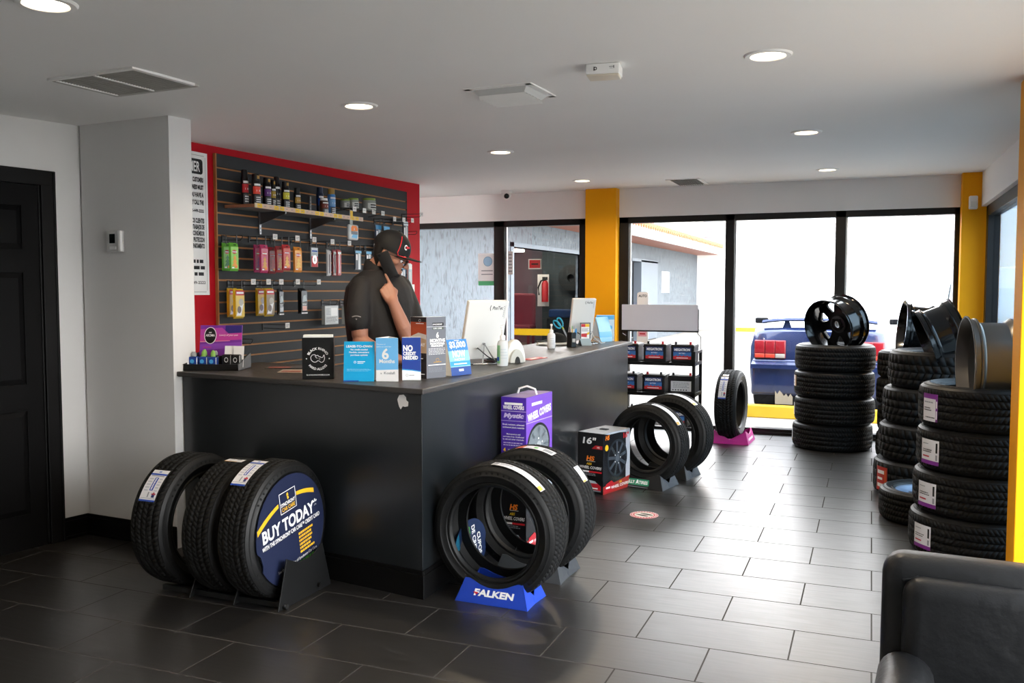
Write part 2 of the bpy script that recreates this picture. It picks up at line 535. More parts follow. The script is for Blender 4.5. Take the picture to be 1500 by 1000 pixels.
# ------------------------------------------------------------------ ceiling and wall fittings
LAMP = emis('lamp_diffuser', '#ffe9c4', 9)
def downlight(x, y, label):
    z = ceil_z(y)
    t = thing('recessed_downlight', label, 'ceiling light', (x, y, z), 0, 'recessed ceiling downlights')
    if not hasattr(downlight, 'p'):
        a = B(); a.lathe([(.068, -.004), (.072, -.009), (.09, -.008), (.096, -.002), (.096, .004), (.068, .004)], WHITE, 40, closed=True)
        a = a.build('trim_ring', t, smooth=True)
        c = B(); c.lathe([(1e-4, -.0035), (.04, -.0045), (.068, -.003), (.068, .004), (1e-4, .004)], LAMP, 32)
        c = c.build('diffuser', t, smooth=True)
        downlight.p = (a, c)
    else:
        for s in downlight.p:
            q = s.copy(); COL.objects.link(q); q.parent = t
    li = bpy.data.lights.new('downlight_beam', 'AREA'); li.shape = 'DISK'; li.size = .13; li.energy = LAMP_W
    li.color = (1, .80, .56); li.spread = radians(150)
    lo = bpy.data.objects.new('downlight_beam', li); COL.objects.link(lo); lo.location = (x, y, z - .02)
LAMP_W = 9.5
downlight(-2.478, 2.159, 'round recessed downlight partly cut by the top left edge, nearest the door')
downlight(-2.491, 4.072, 'round recessed downlight on the ceiling above the front end of the counter')
downlight(-2.508, 6.023, 'round recessed downlight above the middle of the counter, left of the slatted supply vent')
downlight(-2.575, 8.207, 'smallest recessed downlight in the left row, just in front of the middle yellow pillar')
downlight(-.41, 3.805, 'largest recessed downlight in the right hand row, right of the small white ceiling unit')
downlight(-.404, 5.985, 'recessed downlight in the middle of the right hand row')
downlight(-.378, 8.259, 'recessed downlight at the far end of the right hand row, near the storefront windows')

def vents():
    GR = mat('dusty_vent_grey', '#b0aea8', .6, noise=.15, nscale=9)
    GD = mat('vent_shadow_grey', '#98958f', .8, noise=.2, nscale=14)
    z = ceil_z(3.14)
    t = thing('return_air_grille', 'large dusty grey return air grille in the ceiling near the door', 'air vent', (-3.146, 3.145, z), radians(-3))
    a = B()
    a.box(-.26, .26, -.19, -.165, -.012, 0, WHITE); a.box(-.26, .26, .165, .19, -.012, 0, GR)
    a.box(-.26, -.235, -.165, .165, -.012, 0, GR); a.box(.235, .26, -.165, .165, -.012, 0, WHITE)
    a.build('frame', t, bevel=.002)
    a = B(); a.box(-.235, .235, -.165, .165, -.003, 0, GD); a.build('backing', t)
    a = B()
    for i in range(22):
        y = -.16 + i * .0152
        a.box(-.235, .235, y, y + .006, -.011, -.003, GR)
    a.build('louvres', t)
    for x in (0, -.235):
        a = B(); a.box(x, x + .012, -.165, .165, -.014, -.004, WHITE); a.build('crossbar', t)
    z = ceil_z(4.08)
    t = thing('supply_air_vent', 'white supply air vent with slanted louvres in the middle of the ceiling', 'air vent', (-1.645, 4.075, z), radians(-2))
    a = B()
    h, k = .175, .165
    for q in ((-h, h, -k, -k + .035), (-h, h, k - .035, k), (-h, -h + .035, -k, k), (h - .035, h, -k, k)):
        a.box(q[0], q[1], q[2], q[3], -.008, 0, WHITE)
    a.build('frame', t, bevel=.002)
    a = B(); a.hexa([(-.12, -.11, -.03), (.12, -.11, -.03), (.12, .11, -.03), (-.12, .11, -.03)], [(-.14, -.13, -.004), (.14, -.13, -.004), (.14, .13, -.004), (-.14, .13, -.004)], mat('vent_core_shade', '#c4c4c2', .6))  # grey core colour stands in for shade between the louvres
    a.build('raised_core', t)
    a = B()
    for i in range(6):
        y = -.1 + i * .038
        a.hexa([(-.12, y, -.03), (.12, y, -.03), (.12, y + .004, -.03), (-.12, y + .004, -.03)], [(-.125, y + .02, -.045), (.125, y + .02, -.045), (.125, y + .024, -.045), (-.125, y + .024, -.045)], WHITE)
    a.build('louvres', t)
    y = 8.75; z = ceil_z(y)
    t = thing('supply_air_vent', 'small grey air vent in the ceiling near the far windows', 'air vent', (-1.68, y, z), 0)
    a = B()
    for q in ((-.16, .16, -.26, -.23), (-.16, .16, .23, .26), (-.16, -.13, -.26, .26), (.13, .16, -.26, .26)):
        a.box(q[0], q[1], q[2], q[3], -.008, 0, WHITE)
    a.build('frame', t)
    a = B(); a.box(-.13, .13, -.23, .23, -.004, 0, GD); a.build('backing', t)
    a = B()
    for i in range(11):
        x = -.12 + i * .022
        a.hexa([(x, -.23, -.005), (x + .004, -.23, -.005), (x + .004, .23, -.005), (x, .23, -.005)], [(x + .012, -.23, -.02), (x + .016, -.23, -.02), (x + .016, .23, -.02), (x + .012, .23, -.02)], GR)
    a.build('louvres', t)
    # emergency call / battery unit on the ceiling
    z = ceil_z(3.66)
    t = thing('ceiling_sensor_box', 'small white rectangular unit with black printed marks fixed to the ceiling', 'sensor', (-1.07, 3.70, z), radians(8))
    a = B(); a.rbox(-.072, .072, -.03, .075, -.044, 0, .006, WHITE); a.build('housing', t, smooth=True)
    a = B(); a.rbox(-.068, .068, -.026, .07, -.052, -.042, .005, mat('lens_cream', '#dcd2c0', .4)); a.build('lens_cover', t, smooth=True)
    a = B(); s = front(a, 0, -.03, -.03)
    s.ring(-.03, .008, .004, .007, PRINT_K); s.rect(-.037, -.001, -.034, .016, PRINT_K); s.rect(.028, .012, .048, .014, PRINT_K); s.rect(.046, .006, .049, .018, PRINT_K); s.rect(.03, .006, .043, .0075, PRINT_G)
    a.build('markings', t)
    # dome camera
    z = ceil_z(8.86)
    t = thing('dome_camera', 'small white dome security camera with black lens under the ceiling', 'camera', (-3.62, 8.86, z), radians(23))
    a = B(); a.lathe([(1e-4, 0), (.06, 0), (.06, -.02), (.052, -.03), (1e-4, -.03)], WHITE, 28); a.build('mount', t, smooth=True)
    a = B(); a.ball((0, 0, -.05), (.048, .048, .045), WHITE, 24); a.build('dome', t, smooth=True)
    a = B(); a.ball((.0, -.022, -.056), (.033, .03, .033), mat('camera_lens', '#0c1210', .15), 20); a.build('lens', t, smooth=True)
    # motion detector on the corner pillar
    t = thing('motion_detector', 'small white motion detector on the yellow corner pillar', 'sensor', (.83, 9.08, 2.235), 0)
    a = B(); a.rbox(-.036, .036, -.05, 0, -.06, .06, .012, WHITE); a.build('housing', t, smooth=True)
    a = B(); a.rbox(-.026, .026, -.056, -.045, -.04, .01, .005, mat('detector_lens', '#e7e7e2', .3)); a.build('lens', t, smooth=True)
    # thermostat on the partition
    P = V((-4.012, 3.929, 1.732))
    t = thing('thermostat', 'small white thermostat with dark screen on the partition wall', 'thermostat', P, atan2(-.05, .703))
    a = B(); a.rbox(-.062, .062, -.024, 0, -.062, .062, .006, mat('thermostat_white', '#d4d3d1', .5)); a.build('housing', t, smooth=True)
    a = B(); a.rbox(-.034, .012, -.0265, -.02, -.012, .042, .002, mat('lcd_dark', '#0b1412', .2)); a.build('screen', t)
    a = B(); a.rbox(-.03, .02, -.028, -.02, -.047, -.03, .002, WHITE); a.build('button', t)
    a = B(); a.rbox(.035, .062, -.03, -.0, -.06, .06, .006, WHITE); a.build('side_cover', t, smooth=True)
vents()
# ------------------------------------------------------------------ service counter
CTOP = mat('counter_laminate', '#3a3735', .38, noise=.12, nscale=30, rnoise=.08)
CBODY = mat('counter_black_paint', '#15191c', .33, noise=.12, nscale=4, rnoise=.06, spec=.7)
def counter():
    t = thing('service_counter', 'long black L-shaped service counter with a grey-brown laminate top', 'counter', (-1.93, 3.68, 0))
    o = V((-1.93, 3.68, 0))
    def P(x, y, z): return V((x, y, z)) - o
    # plan outlines (front arm skewed, long arm along the room)
    out = [(-3.585, 3.958), (-1.935, 3.690), (-1.962, 7.60), (-2.62, 7.60), (-2.60, 4.47), (-3.55, 4.60)]
    a = B()
    n = len(out)
    vs = [P(x, y, 0) for x, y in out] + [P(x, y, .972) for x, y in out]
    a.mesh(vs, [tuple(range(n))[::-1], tuple(range(n, 2 * n))] + [(i, (i + 1) % n, n + (i + 1) % n, n + i) for i in range(n)], CBODY)
    a.build('body', t, bevel=.003)
    top = [(-3.592, 3.918), (-1.905, 3.643), (-1.935, 7.665), (-2.65, 7.665), (-2.63, 4.505), (-3.58, 4.635)]
    a = B()
    vs = [P(x, y, .974) for x, y in top] + [P(x, y, 1.0) for x, y in top]
    a.mesh(vs, [tuple(range(n))[::-1], tuple(range(n, 2 * n))] + [(i, (i + 1) % n, n + (i + 1) % n, n + i) for i in range(n)], CTOP)
    a.build('countertop', t, bevel=.005)
    def skirt(p, q, name='kick_board'):
        p, q = V((*p, 0)), V((*q, 0)); d = (q - p).normalized(); nn = V((d.y, -d.x, 0))
        b = B()
        for th, z0, z1 in ((.014, 0, .115), (.009, .115, .135)):
            pts = [p, q, q + nn * th, p + nn * th]
            b.hexa([V((v.x, v.y, z0)) - o for v in pts], [V((v.x, v.y, z1)) - o for v in pts], BLKP)
        b.build(name, t, bevel=.002)
    skirt((-3.585, 3.958), (-1.921, 3.688)); skirt((-1.935, 3.676), (-1.962, 7.60))
    # chipped spot of bare filler under the front edge
    s = V((-1.935, 3.690, 0)) - V((-3.63, 3.965, 0)); s.normalize()
    b = B(); f = flat(b, P(-2.045, 3.708, .925), s, (0, 0, 1), step=.001)
    f.poly([(-.032, .012), (-.02, .034), (.006, .038), (.02, .026), (.022, .012), (.034, .004), (.032, -.016), (.014, -.02), (.0, -.018), (-.012, -.034), (-.022, -.02)], mat('bare_filler', '#e9e6e4', .8))
    q = b.build('paint_chip', t); q['label'] = 'pale chip in the black paint'
counter()

# ------------------------------------------------------------------ display wall (local x runs along the wall, local -y into the room)
WO = V((-4.176, 4.742, 0)); WD = V((.012, .99993, 0)); WN = V((.99993, -.012, 0))
WRZ = atan2(WD.y, WD.x)
def wl(s, t, z):
    return WO + WD * s + WN * t + V((0, 0, z))
SLAT = mat('slatwall_charcoal', '#2b2d2f', .6, spec=.3, noise=.12, nscale=5)
GROOVE = mat('slatwall_raw_edge', '#a9713f', .6, noise=.2, nscale=20)
def slatwall():
    t = thing('slatwall_panel', 'charcoal slatwall panel with raw brown grooves on the red wall', 'slatwall', wl(.2, .004, .55), WRZ)
    L = 2.63; H = 1.83
    a = B(); a.box(0, L, -.010, 0, 0, H, GROOVE); a.build('backing', t)
    a = B(); z = 0; first = 2.289 - .55 - .003
    g = [first - k * .0765 for k in range(23)]
    g = [v for v in g if v > .02]
    edges = [H] + g + [0]
    for k in range(len(edges) - 1):
        z1 = edges[k] - (.006 if k else 0); z0 = edges[k + 1] + (.006 if k < len(edges) - 2 else 0)
        a.box(.004, L - .004, -.020, -.010, z0, z1, SLAT)
    a.build('slats', t, bevel=.0015)
    a = B(); a.box(-.006, .004, -.021, 0, 0, H, GROOVE); a.build('edge_trim', t)
    a = B(); a.box(L - .004, L + .004, -.021, 0, 0, H, SLAT); a.build('edge_trim', t)
slatwall()
T0 = .024   # front of the slats

def sign():
    t = thing('notice_sign', 'tall white notice board with black lettering, half hidden behind the partition', 'sign', wl(-.33, .004, 1.42), WRZ)
    a = B(); a.box(0, .457, -.008, 0, 0, .945, WHITE); a.build('board', t)
    a = B(); f = front(a, 0, -.008, 0)
    x1 = .457 - .03
    for p in ((.02, .03, .022, .915), (x1 + .008, .03, x1 + .010, .915), (.03, .02, x1, .022), (.03, .923, x1, .925)):
        f.rect(*p, PRINT_K)
    f.poly(rrect(.08, .80, x1 - .015, .90, .02), PRINT_K); f.text('CUSTOMER', .245, .818, .064, WHITE, w=.28, layer=3)
    y = .75
    for s_, h in (('CUSTOMERS', .028), ('BUSINESS MUST', .028), ('. IF YOU HAVE A', .028), ('MAY CALL THE', .028), ('786-449-2222', .018)):
        f.text(s_, x1 - .012, y, h, PRINT_K, w=len(s_) * .0112, align='r', bold=.05); y -= .05
    y -= .02
    for s_ in ('DE LOS CLIENTES', 'DE TRABAJOS DE', 'DEL CONSUMIDOR', 'DE PROTECCION', 'EL DEPARTAMENTO'):
        f.text(s_, x1 - .010, y, .028, PRINT_K, w=len(s_) * .0100, align='r', bold=.05); y -= .042
    y -= .06
    for k in range(3):
        f.scribble(.06, y, x1 - .012, y + .028, 1, PRINT_K, fill=.8); y -= .042
    f.text('786-449-2222', x1 - .008, y - .01, .018, PRINT_K, w=.2, align='r')
    a.build('lettering', t)
sign()

HOOKG = 'wire display hooks on the slatwall'
def hook(s, z, L, label, tag_=True, two=True):
    t = thing('display_hook', label, 'hook', wl(s, T0, z), WRZ, HOOKG)
    a = B(); a.box(-.012, .012, -.006, 0, -.035, .012, BLACKM); a.build('back_plate', t)
    a = B(); a.tube([(0, -.004, -.02), (0, -L * .9, -.025), (0, -L * .97, -.012), (0, -L, .004)], .0028, BLACKM, 6)
    if two:
        a.tube([(0, -.004, .006), (0, -L * .98, .006), (0, -L - .002, .002)], .0024, BLACKM, 6)
    a.build('rod', t, smooth=True)
    if tag_:
        a = B(); a.box(-.024, .024, -L - .008, -L - .005, -.018, .02, mat('tag_white', '#e8e4e0', .5))
        f = front(a, 0, -L - .008, 0); f.rect(-.018, .004, .018, .008, PRINT_G); f.rect(-.018, -.006, .006, -.002, PRINT_G)
        a.build('price_tag', t)
HK = [  # s, z, length, label, tag
 (.252, 1.817, .17, 'hook on the far left of the upper row holding the green packets', False),
 (.531, 1.827, .22, 'hook with white tag holding the magenta packets', True),
 (.778, 1.83, .23, 'hook with white tag holding the red packets', True),
 (1.017, 1.832, .21, 'hook with white tag holding the orange packet', True),
 (1.273, 1.829, .20, 'hook with white tag above the red and silver card pack', True),
 (1.498, 1.828, .21, 'hook with white tag holding the white and red wiper packets', True),
 (1.915, 1.824, .20, 'hook with white tag holding the pale blue packet behind the man', True),
 (2.068, 1.825, .16, 'hook holding the second pale blue packet behind the man', False),
 (.299, 1.508, .21, 'hook with white tag holding the left yellow packet', True),
 (.463, 1.509, .21, 'empty hook with white tag between the two yellow packets', True),
 (.606, 1.51, .21, 'hook with white tag holding the right yellow packet', True),
 (.802, 1.512, .21, 'hook with white tag holding the narrow black and silver packet', True),
 (1.053, 1.513, .22, 'hook with white tag holding the black packet with a pink label', True),
 (1.421, 1.361, .15, 'hook holding the clear silver pack beside the man', False),
 (1.687, 1.358, .12, 'hook with clear pack half hidden behind the man', False),
 (.671, 1.195, .21, 'empty hook with grey tag low on the slatwall', True),
 (.316, 1.108, .19, 'lowest empty hook beside the purple display', False),
 (2.242, 2.075, .20, 'hook with white tag over the left blue wiper packet above the cap', True),
 (2.406, 2.08, .20, 'hook with white tag over the middle wiper packet above the cap', True),
 (2.565, 2.085, .20, 'hook with white tag over the right wiper packet above the cap', True),
 (2.743, 2.155, .20, 'topmost hook with white tag reaching over the red border', True),
 (2.70, 1.99, .18, 'empty double wire hook at the right edge of the slatwall', False)]
for s_, z_, L_, lab, tg in HK:
    hook(s_, z_, L_, lab, tg)

def packet(name, label, s, tt, z0, z1, w, body, art, th=.012, header=.0, group='packets hanging on the slatwall', bulge=True):
    "hanging packet; art(f, w, h) prints the front"
    h = z1 - z0
    t = thing(name, label, 'packet', wl(s, tt, z0), WRZ, group)
    a = B()
    if bulge:
        a.loft([[V((-w / 2, 0, 0)), V((w / 2, 0, 0)), V((w / 2, -.002, 0)), V((-w / 2, -.002, 0))],
                [V((-w / 2, 0, h * .1)), V((w / 2, 0, h * .1)), V((w / 2 - .004, -th, h * .1)), V((-w / 2 + .004, -th, h * .1))],
                [V((-w / 2, 0, h * .84)), V((w / 2, 0, h * .84)), V((w / 2 - .004, -th, h * .84)), V((-w / 2 + .004, -th, h * .84))],
                [V((-w / 2, 0, h)), V((w / 2, 0, h)), V((w / 2, -.002, h)), V((-w / 2, -.002, h))]], body)
    else:
        a.box(-w / 2, w / 2, -th, 0, 0, h, body)
    sv = a.build('sleeve', t)
    a = B(); f = front(a, 0, -th - .0005, 0); art(f, w, h); a.build('printing', sv)
    near = [(abs(q[0] - s), q) for q in HK if 0 < q[1] - z1 < .14 and abs(q[0] - s) < .12 and q[2] > tt - .03]
    if near:
        q = min(near)[1]
        a = B(); x = max(-w * .4, min(w * .4, q[0] - s)); a.box(x - .005, x + .005, -.004, -.001, h - .006, q[1] - z0 + .012, mat('hang_tab', '#3a3d3f', .4)); a.build('hang_tab', t)
    return t
def art_tree(bg, ac):
    bgm, acm = mat('pk_' + bg, bg, .35), mat('pk_' + ac, ac, .4)
    def art(f, w, h):
        f.rect(-w * .42, h * .08, w * .42, h * .86, bgm)
        f.disc(-w * .05, h * .68, w * .26, RED, 2, h * .07); f.rect(-w * .3, h * .66, w * .25, h * .70, PRINT_W, 3)
        for k in range(3):
            f.poly([(-w * (.34 - .06 * k), h * (.18 + .13 * k)), (w * (.34 - .06 * k), h * (.18 + .13 * k)), (0, h * (.38 + .1 * k))], acm, 2 + k * .3)
        f.rect(-w * .04, h * .12, w * .05, h * .2, acm, 2); f.disc(w * .15, h * .15, w * .14, ORANGEP, 3, h * .04); f.rect(-w * .36, h * .10, -w * .1, h * .14, PRINT_W, 3)
        f.rect(-w * .15, h * .91, w * .15, h * .94, PRINT_K, 2)
    return art
def M_(h, r=.32): return mat('pk_' + h, h, r)
packet('air_freshener_packet', 'bright green tree air freshener packet at the back of the far left hook', .252, .05, 1.585, 1.775, .085, M_('#5fae2e'), art_tree('#78c43c', '#2f7f2a'))
packet('air_freshener_packet', 'bright green tree air freshener packet at the front of the far left hook', .20, .155, 1.581, 1.772, .085, M_('#5fae2e'), art_tree('#8ccf4a', '#e89a2c'))
packet('air_freshener_packet', 'magenta air freshener packet at the back of its hook', .535, .09, 1.578, 1.775, .085, M_('#b0175f'), art_tree('#a8145a', '#7b1d6c'))
packet('air_freshener_packet', 'magenta air freshener packet with orange print at the front of its hook', .505, .165, 1.573, 1.773, .085, M_('#b81f5c'), art_tree('#c2486a', '#d99a3a'))
packet('air_freshener_packet', 'rearmost of three dark red air freshener packets on one hook', .72, .07, 1.574, 1.766, .09, M_('#9c1420'), art_tree('#8f1520', '#c0252c'))
packet('air_freshener_packet', 'middle one of three red air freshener packets on one hook', .715, .14, 1.581, 1.772, .09, M_('#b01a20'), art_tree('#cc5a28', '#e0a030'))
packet('air_freshener_packet', 'front one of three red air freshener packets on one hook', .708, .205, 1.596, 1.781, .09, M_('#b51c22'), art_tree('#c23a2a', '#e2a436'))
packet('air_freshener_packet', 'orange air freshener packet right of the red ones', .922, .15, 1.585, 1.775, .095, M_('#e08a1e'), art_tree('#e89a22', '#f2c04a'))
def art_card(f, w, h):
    f.rect(-w * .46, h * .55, w * .46, h * .97, M_('#c8d2d8')); f.rect(-w * .46, 0, w * .46, h * .55, RED)
    f.disc(0, h * .38, w * .3, CHROME, 2, w * .36); f.disc(0, h * .38, w * .18, PRINT_W, 3, w * .22); f.rect(-w * .4, h * .78, w * .4, h * .86, BLUEP, 2); f.scribble(-w * .4, h * .6, w * .4, h * .74, 3, PRINT_G)
packet('gauge_card_pack', 'small red and grey card pack with a round silver gauge', 1.225, .085, 1.633, 1.784, .09, M_('#a8b0b6'), art_card, .01, bulge=False)
def art_strip(c):
    def art(f, w, h):
        f.rect(-w * .45, h * .03, w * .45, h * .95, M_(c, .25)); f.rect(-w * .1, h * .1, w * .1, h * .9, PRINT_K if c != '#a51d28' else PRINT_W, 2); f.rect(-w * .4, h * .82, w * .4, h * .9, M_('#d8d8d8'), 3)
    return art
packet('wiper_blade_packet', 'glossy white wiper packet left of the two red striped ones', 1.475, .05, 1.566, 1.779, .05, M_('#dcdcdc', .2), art_strip('#e4e4e2'))
packet('wiper_blade_packet', 'dark red wiper packet beside the glossy white one', 1.475, .105, 1.566, 1.779, .055, M_('#8e1520'), art_strip('#8a1820'))
packet('wiper_blade_packet', 'front red and white striped wiper packet on its hook', 1.455, .16, 1.566, 1.778, .055, M_('#a51d28'), art_strip('#a51d28'))
def art_y(c):
    def art(f, w, h):
        f.rect(-w * .44, h * .78, w * .44, h * .95, RED); f.rect(-w * .36, h * .83, w * .36, h * .9, PRINT_W, 2)
        f.rect(-w * .44, h * .06, w * .44, h * .78, M_(c)); f.poly([(-w * .4, h * .1), (w * .1, h * .1), (w * .35, h * .5), (-w * .1, h * .42)], PRINT_W, 2)
        f.disc(w * .1, h * .55, w * .24, M_('#b9b2a2'), 2, h * .12); f.disc(-w * .1, h * .3, w * .2, M_('#6b5648'), 3, h * .12)
    return art
packet('car_mat_packet', 'yellow packet at the back of the leftmost hook in the lower row', .29, .06, 1.266, 1.466, .1, M_('#d3a90e'), art_y('#d8b01e'), .018)
packet('car_mat_packet', 'front yellow packet on the leftmost hook in the lower row', .245, .15, 1.258, 1.461, .1, M_('#dcb414'), art_y('#e2be4e'), .018)
packet('car_mat_packet', 'yellow packet at the back of the middle hook in the lower row', .595, .06, 1.266, 1.466, .1, M_('#c49d0c'), art_y('#d3a90e'), .018)
packet('car_mat_packet', 'front yellow packet with brown and white picture, second in the lower row', .555, .165, 1.264, 1.466, .1, M_('#d3a90e'), art_y('#8f7a60'), .018)
def art_b(c):
    def art(f, w, h):
        f.rect(-w * .4, h * .08, w * .4, h * .9, M_('#1d2022', .2)); f.poly([(-w * .3, h * .45), (w * .34, h * .5), (w * .2, h * .75), (-w * .2, h * .7)], M_('#9aa3a4', .2), 2)
        f.rect(-w * .3, h * .12, w * .34, h * .3, M_(c), 2); f.scribble(-w * .3, h * .32, w * .3, h * .42, 3, PRINT_W, 3); f.rect(-w * .45, 0, w * .45, h * .05, PRINT_W, 2)
    return art
packet('accessory_packet', 'narrow black and silver packet right of the yellow ones', .765, .1, 1.269, 1.461, .06, M_('#111315', .25), art_b('#b9bdc0'), .02)
packet('accessory_packet', 'black packet with a pink label tilting on its hook', 1.02, .11, 1.272, 1.466, .085, M_('#111315', .25), art_b('#d9a08e'), .03)
def art_clear(f, w, h):
    f.rect(-w * .46, h * .06, w * .46, h * .95, M_('#c9ccca', .15)); f.rect(-w * .05, h * .45, w * .42, h * .88, M_('#e2e3e0', .3), 2); f.scribble(-w * .42, h * .1, w * .42, h * .42, 5, PRINT_K, 2, .35); f.scribble(-w * .42, h * .5, -w * .1, h * .88, 5, PRINT_G, 2)
packet('bulb_pack', 'wide clear silver pack left of the man at elbow height', 1.40, .10, 1.176, 1.326, .19, M_('#b5b8b6', .15), art_clear, .03, bulge=False)
packet('bulb_pack', 'clear pack partly hidden behind the man', 1.665, .09, 1.17, 1.32, .12, M_('#b5b8b6', .15), art_clear, .03, bulge=False)
def art_wip(c1, c2):
    def art(f, w, h):
        f.rect(-w * .46, h * .86, w * .46, h * .98, M_(c2)); f.rect(-w * .46, h * .02, w * .46, h * .86, M_(c1)); f.rect(-w * .05, h * .04, w * .3, h * .84, M_('#cfd6da', .2), 2); f.rect(-w * .4, h * .5, -w * .15, h * .8, PRINT_W, 2)
    return art
packet('wiper_blade_packet', 'blue and grey wiper packet highest left above the cap', 2.20, .08, 1.74, 2.028, .10, M_('#39485e'), art_wip('#4a5a72', '#2f8fc8'))
packet('wiper_blade_packet', 'blue headed wiper packet second from left above the cap', 2.29, .11, 1.72, 2.021, .11, M_('#26343f'), art_wip('#2c3a48', '#3aa0d8'))
packet('wiper_blade_packet', 'dark wiper packet with white edge near the red border', 2.60, .13, 1.78, 2.086, .09, M_('#2b3138'), art_wip('#39424b', '#c9d6dd'))
packet('wiper_blade_packet', 'pale blue wiper packet left of the man with a cream panel', 1.85, .09, 1.62, 1.787, .10, M_('#26313c'), art_wip('#31404e', '#5fb0d8'))
packet('wiper_blade_packet', 'pale blue wiper packet next to the cream panelled one', 1.985, .11, 1.60, 1.787, .09, M_('#26313c'), art_wip('#3a4a58', '#4aa6d4'))
packet('wiper_blade_packet', 'pale blue wiper packet closest to the back of the cap', 2.085, .12, 1.60, 1.786, .07, M_('#26313c'), art_wip('#46586a', '#58aed6'))
packet('wiper_blade_packet', 'long blue wiper packet in front of the man near the light switch', 2.60, .10, 1.30, 1.70, .10, M_('#2a4c66'), art_wip('#2f5f84', '#4aa6d4'))
packet('wiper_blade_packet', 'long white wiper packet at the right edge of the slatwall', 2.70, .12, 1.30, 1.70, .06, M_('#cfd8dc'), art_wip('#b8d4e4', '#e8eef0'))

def shelf():
    t = thing('display_shelf', 'wooden wall shelf with a yellow and cream price strip on its front edge', 'shelf', wl(.285, T0, 2.018), WRZ)
    WOOD = mat('shelf_wood', '#8a5a3c', .5, noise=.2, nscale=12)
    L = 1.36; D = .25
    a = B(); a.box(0, L, -D, 0, 0, .018, mat('shelf_grey', '#9a9894', .5)); a.build('board', t)
    a = B(); a.box(-.008, 0, -D, 0, -.002, .02, WOOD); a.build('end_panel', t)
    a = B(); a.box(-.004, L, -D - .006, -D, -.006, .026, mat('price_strip_cream', '#d8c2a4', .5))
    f = front(a, 0, -D - .006, 0); x = .02
    for k in range(22):
        c = YEL if k % 4 in (0, 3) else mat('price_strip_pink', '#dcb9a2', .5)
        f.rect(x, -.004, x + .05, .024, c); f.rect(x + .008, .008, x + .03, .012, PRINT_G, 2); x += .061
    a.build('price_strip', t)
    for x in (.36, .98):
        a = B(); a.box(x - .01, x + .01, -.012, 0, -.16, .17, STEEL)
        for k in range(12):
            a.box(x - .003, x + .003, -.0125, -.0115, -.15 + k * .026, -.138 + k * .026, PRINT_K)
        a.build('bracket_rail', t)
        a = B(); a.prism([(-.012, -.09), (-.012, -.003), (-D * .95, -.003), (-D * .95, -.018)], x - .006, x + .006, STEEL, Matrix(((0, 0, 1, 0), (1, 0, 0, 0), (0, 1, 0, 0), (0, 0, 0, 1)))); a.build('bracket', t)
shelf()
SZ = 2.036
def can(name, label, s, tt, r, h, body, band, capm=BLACKP, caph=.2, emblem=None, z=SZ, group='car care cans on the wall shelf'):
    t = thing(name, label, 'can', wl(s, tt, z), WRZ, group)
    a = B(); hb = h * (1 - caph)
    a.lathe([(1e-4, 0), (r, 0), (r, hb * .96), (r * .86, hb), (1e-4, hb)], body, 24); bd = a.build('body', t, smooth=True)
    a = B(); f = Surf(a, lambda u, v, l: V(((r + l) * sin(u / r), -(r + l) * cos(u / r), v)), n=10)
    f.rect(-r * 1.5, hb * .45, r * 1.5, hb * .75, band); f.rect(-r * 1.2, hb * .78, r * 1.2, hb * .86, PRINT_W)
    f.rect(-r * 1.2, hb * .05, r * 1.2, hb * .4, M_('#4a4d50'))
    g = Surf(a, f.fn, n=2); g.scribble(-r * .8, hb * .1, r * .8, hb * .36, 3, PRINT_W, 2); g.rect(-r * .7, hb * .55, r * .7, hb * .62, PRINT_W, 2)
    a.build('label', bd)
    a = B(); a.lathe([(1e-4, hb * .98), (r * .84, hb * .98), (r * .84, h * .985), (r * .75, h), (1e-4, h)], capm, 24); cp = a.build('cap', t, smooth=True)
    if emblem:
        a = B(); f = Surf(a, lambda u, v, l: V(((r * .84 + l) * sin(u / r), -(r * .84 + l) * cos(u / r), v)), n=4); f.rect(-r * .5, hb * 1.06, r * .5, h * .95, emblem); a.build('cap_mark', cp)
GOLD = mat('gold_print', '#b98d3c', .4)
can('spray_can', 'tall all-black bottle with a red stripe at the left end of the shelf', .36, .13, .026, .245, BLACKP, RED)
can('spray_can', 'black spray can with an orange-red label', .385, .205, .031, .215, BLACKP, mat('can_red', '#e8442e', .4), emblem=GOLD)
can('spray_can', 'black spray can with a purple label', .505, .205, .029, .205, BLACKP, mat('can_purple', '#5d2a78', .4), emblem=GOLD)
can('spray_can', 'slim black can with a dark yellow label behind the black bottle', .605, .18, .02, .20, BLACKP, mat('can_ochre', '#a88a20', .4), emblem=GOLD)
can('spray_can', 'tall plain black bottle between the two yellow-labelled cans', .69, .15, .024, .235, BLACKP, BLACKP)
can('spray_can', 'black spray can with a bright yellow label', .712, .208, .029, .20, BLACKP, mat('can_yellow', '#d9cf3a', .4), emblem=GOLD)
can('spray_can', 'short black bottle with gold print beside the bracket rail', .93, .15, .026, .18, BLACKP, GOLD)
can('cleaner_tin', 'squat brown tin with a white lid near the right end of the shelf', 1.20, .205, .034, .125, mat('tin_brown', '#4a2e22', .4), mat('tin_red', '#7a3226', .4), WHITE, .14)
can('spray_can', 'dark can with a navy cap standing behind the brown tin', 1.30, .10, .028, .225, mat('can_navy', '#1d2a44', .4), BLUEP, mat('cap_navy', '#22304c', .4))
can('spray_can', 'light blue spray can with a gold cap beside the brown tin', 1.325, .19, .031, .21, mat('can_blue', '#3f7fc4', .35), mat('can_sky', '#78a8d8', .4), mat('cap_gold', '#a8843a', .4))

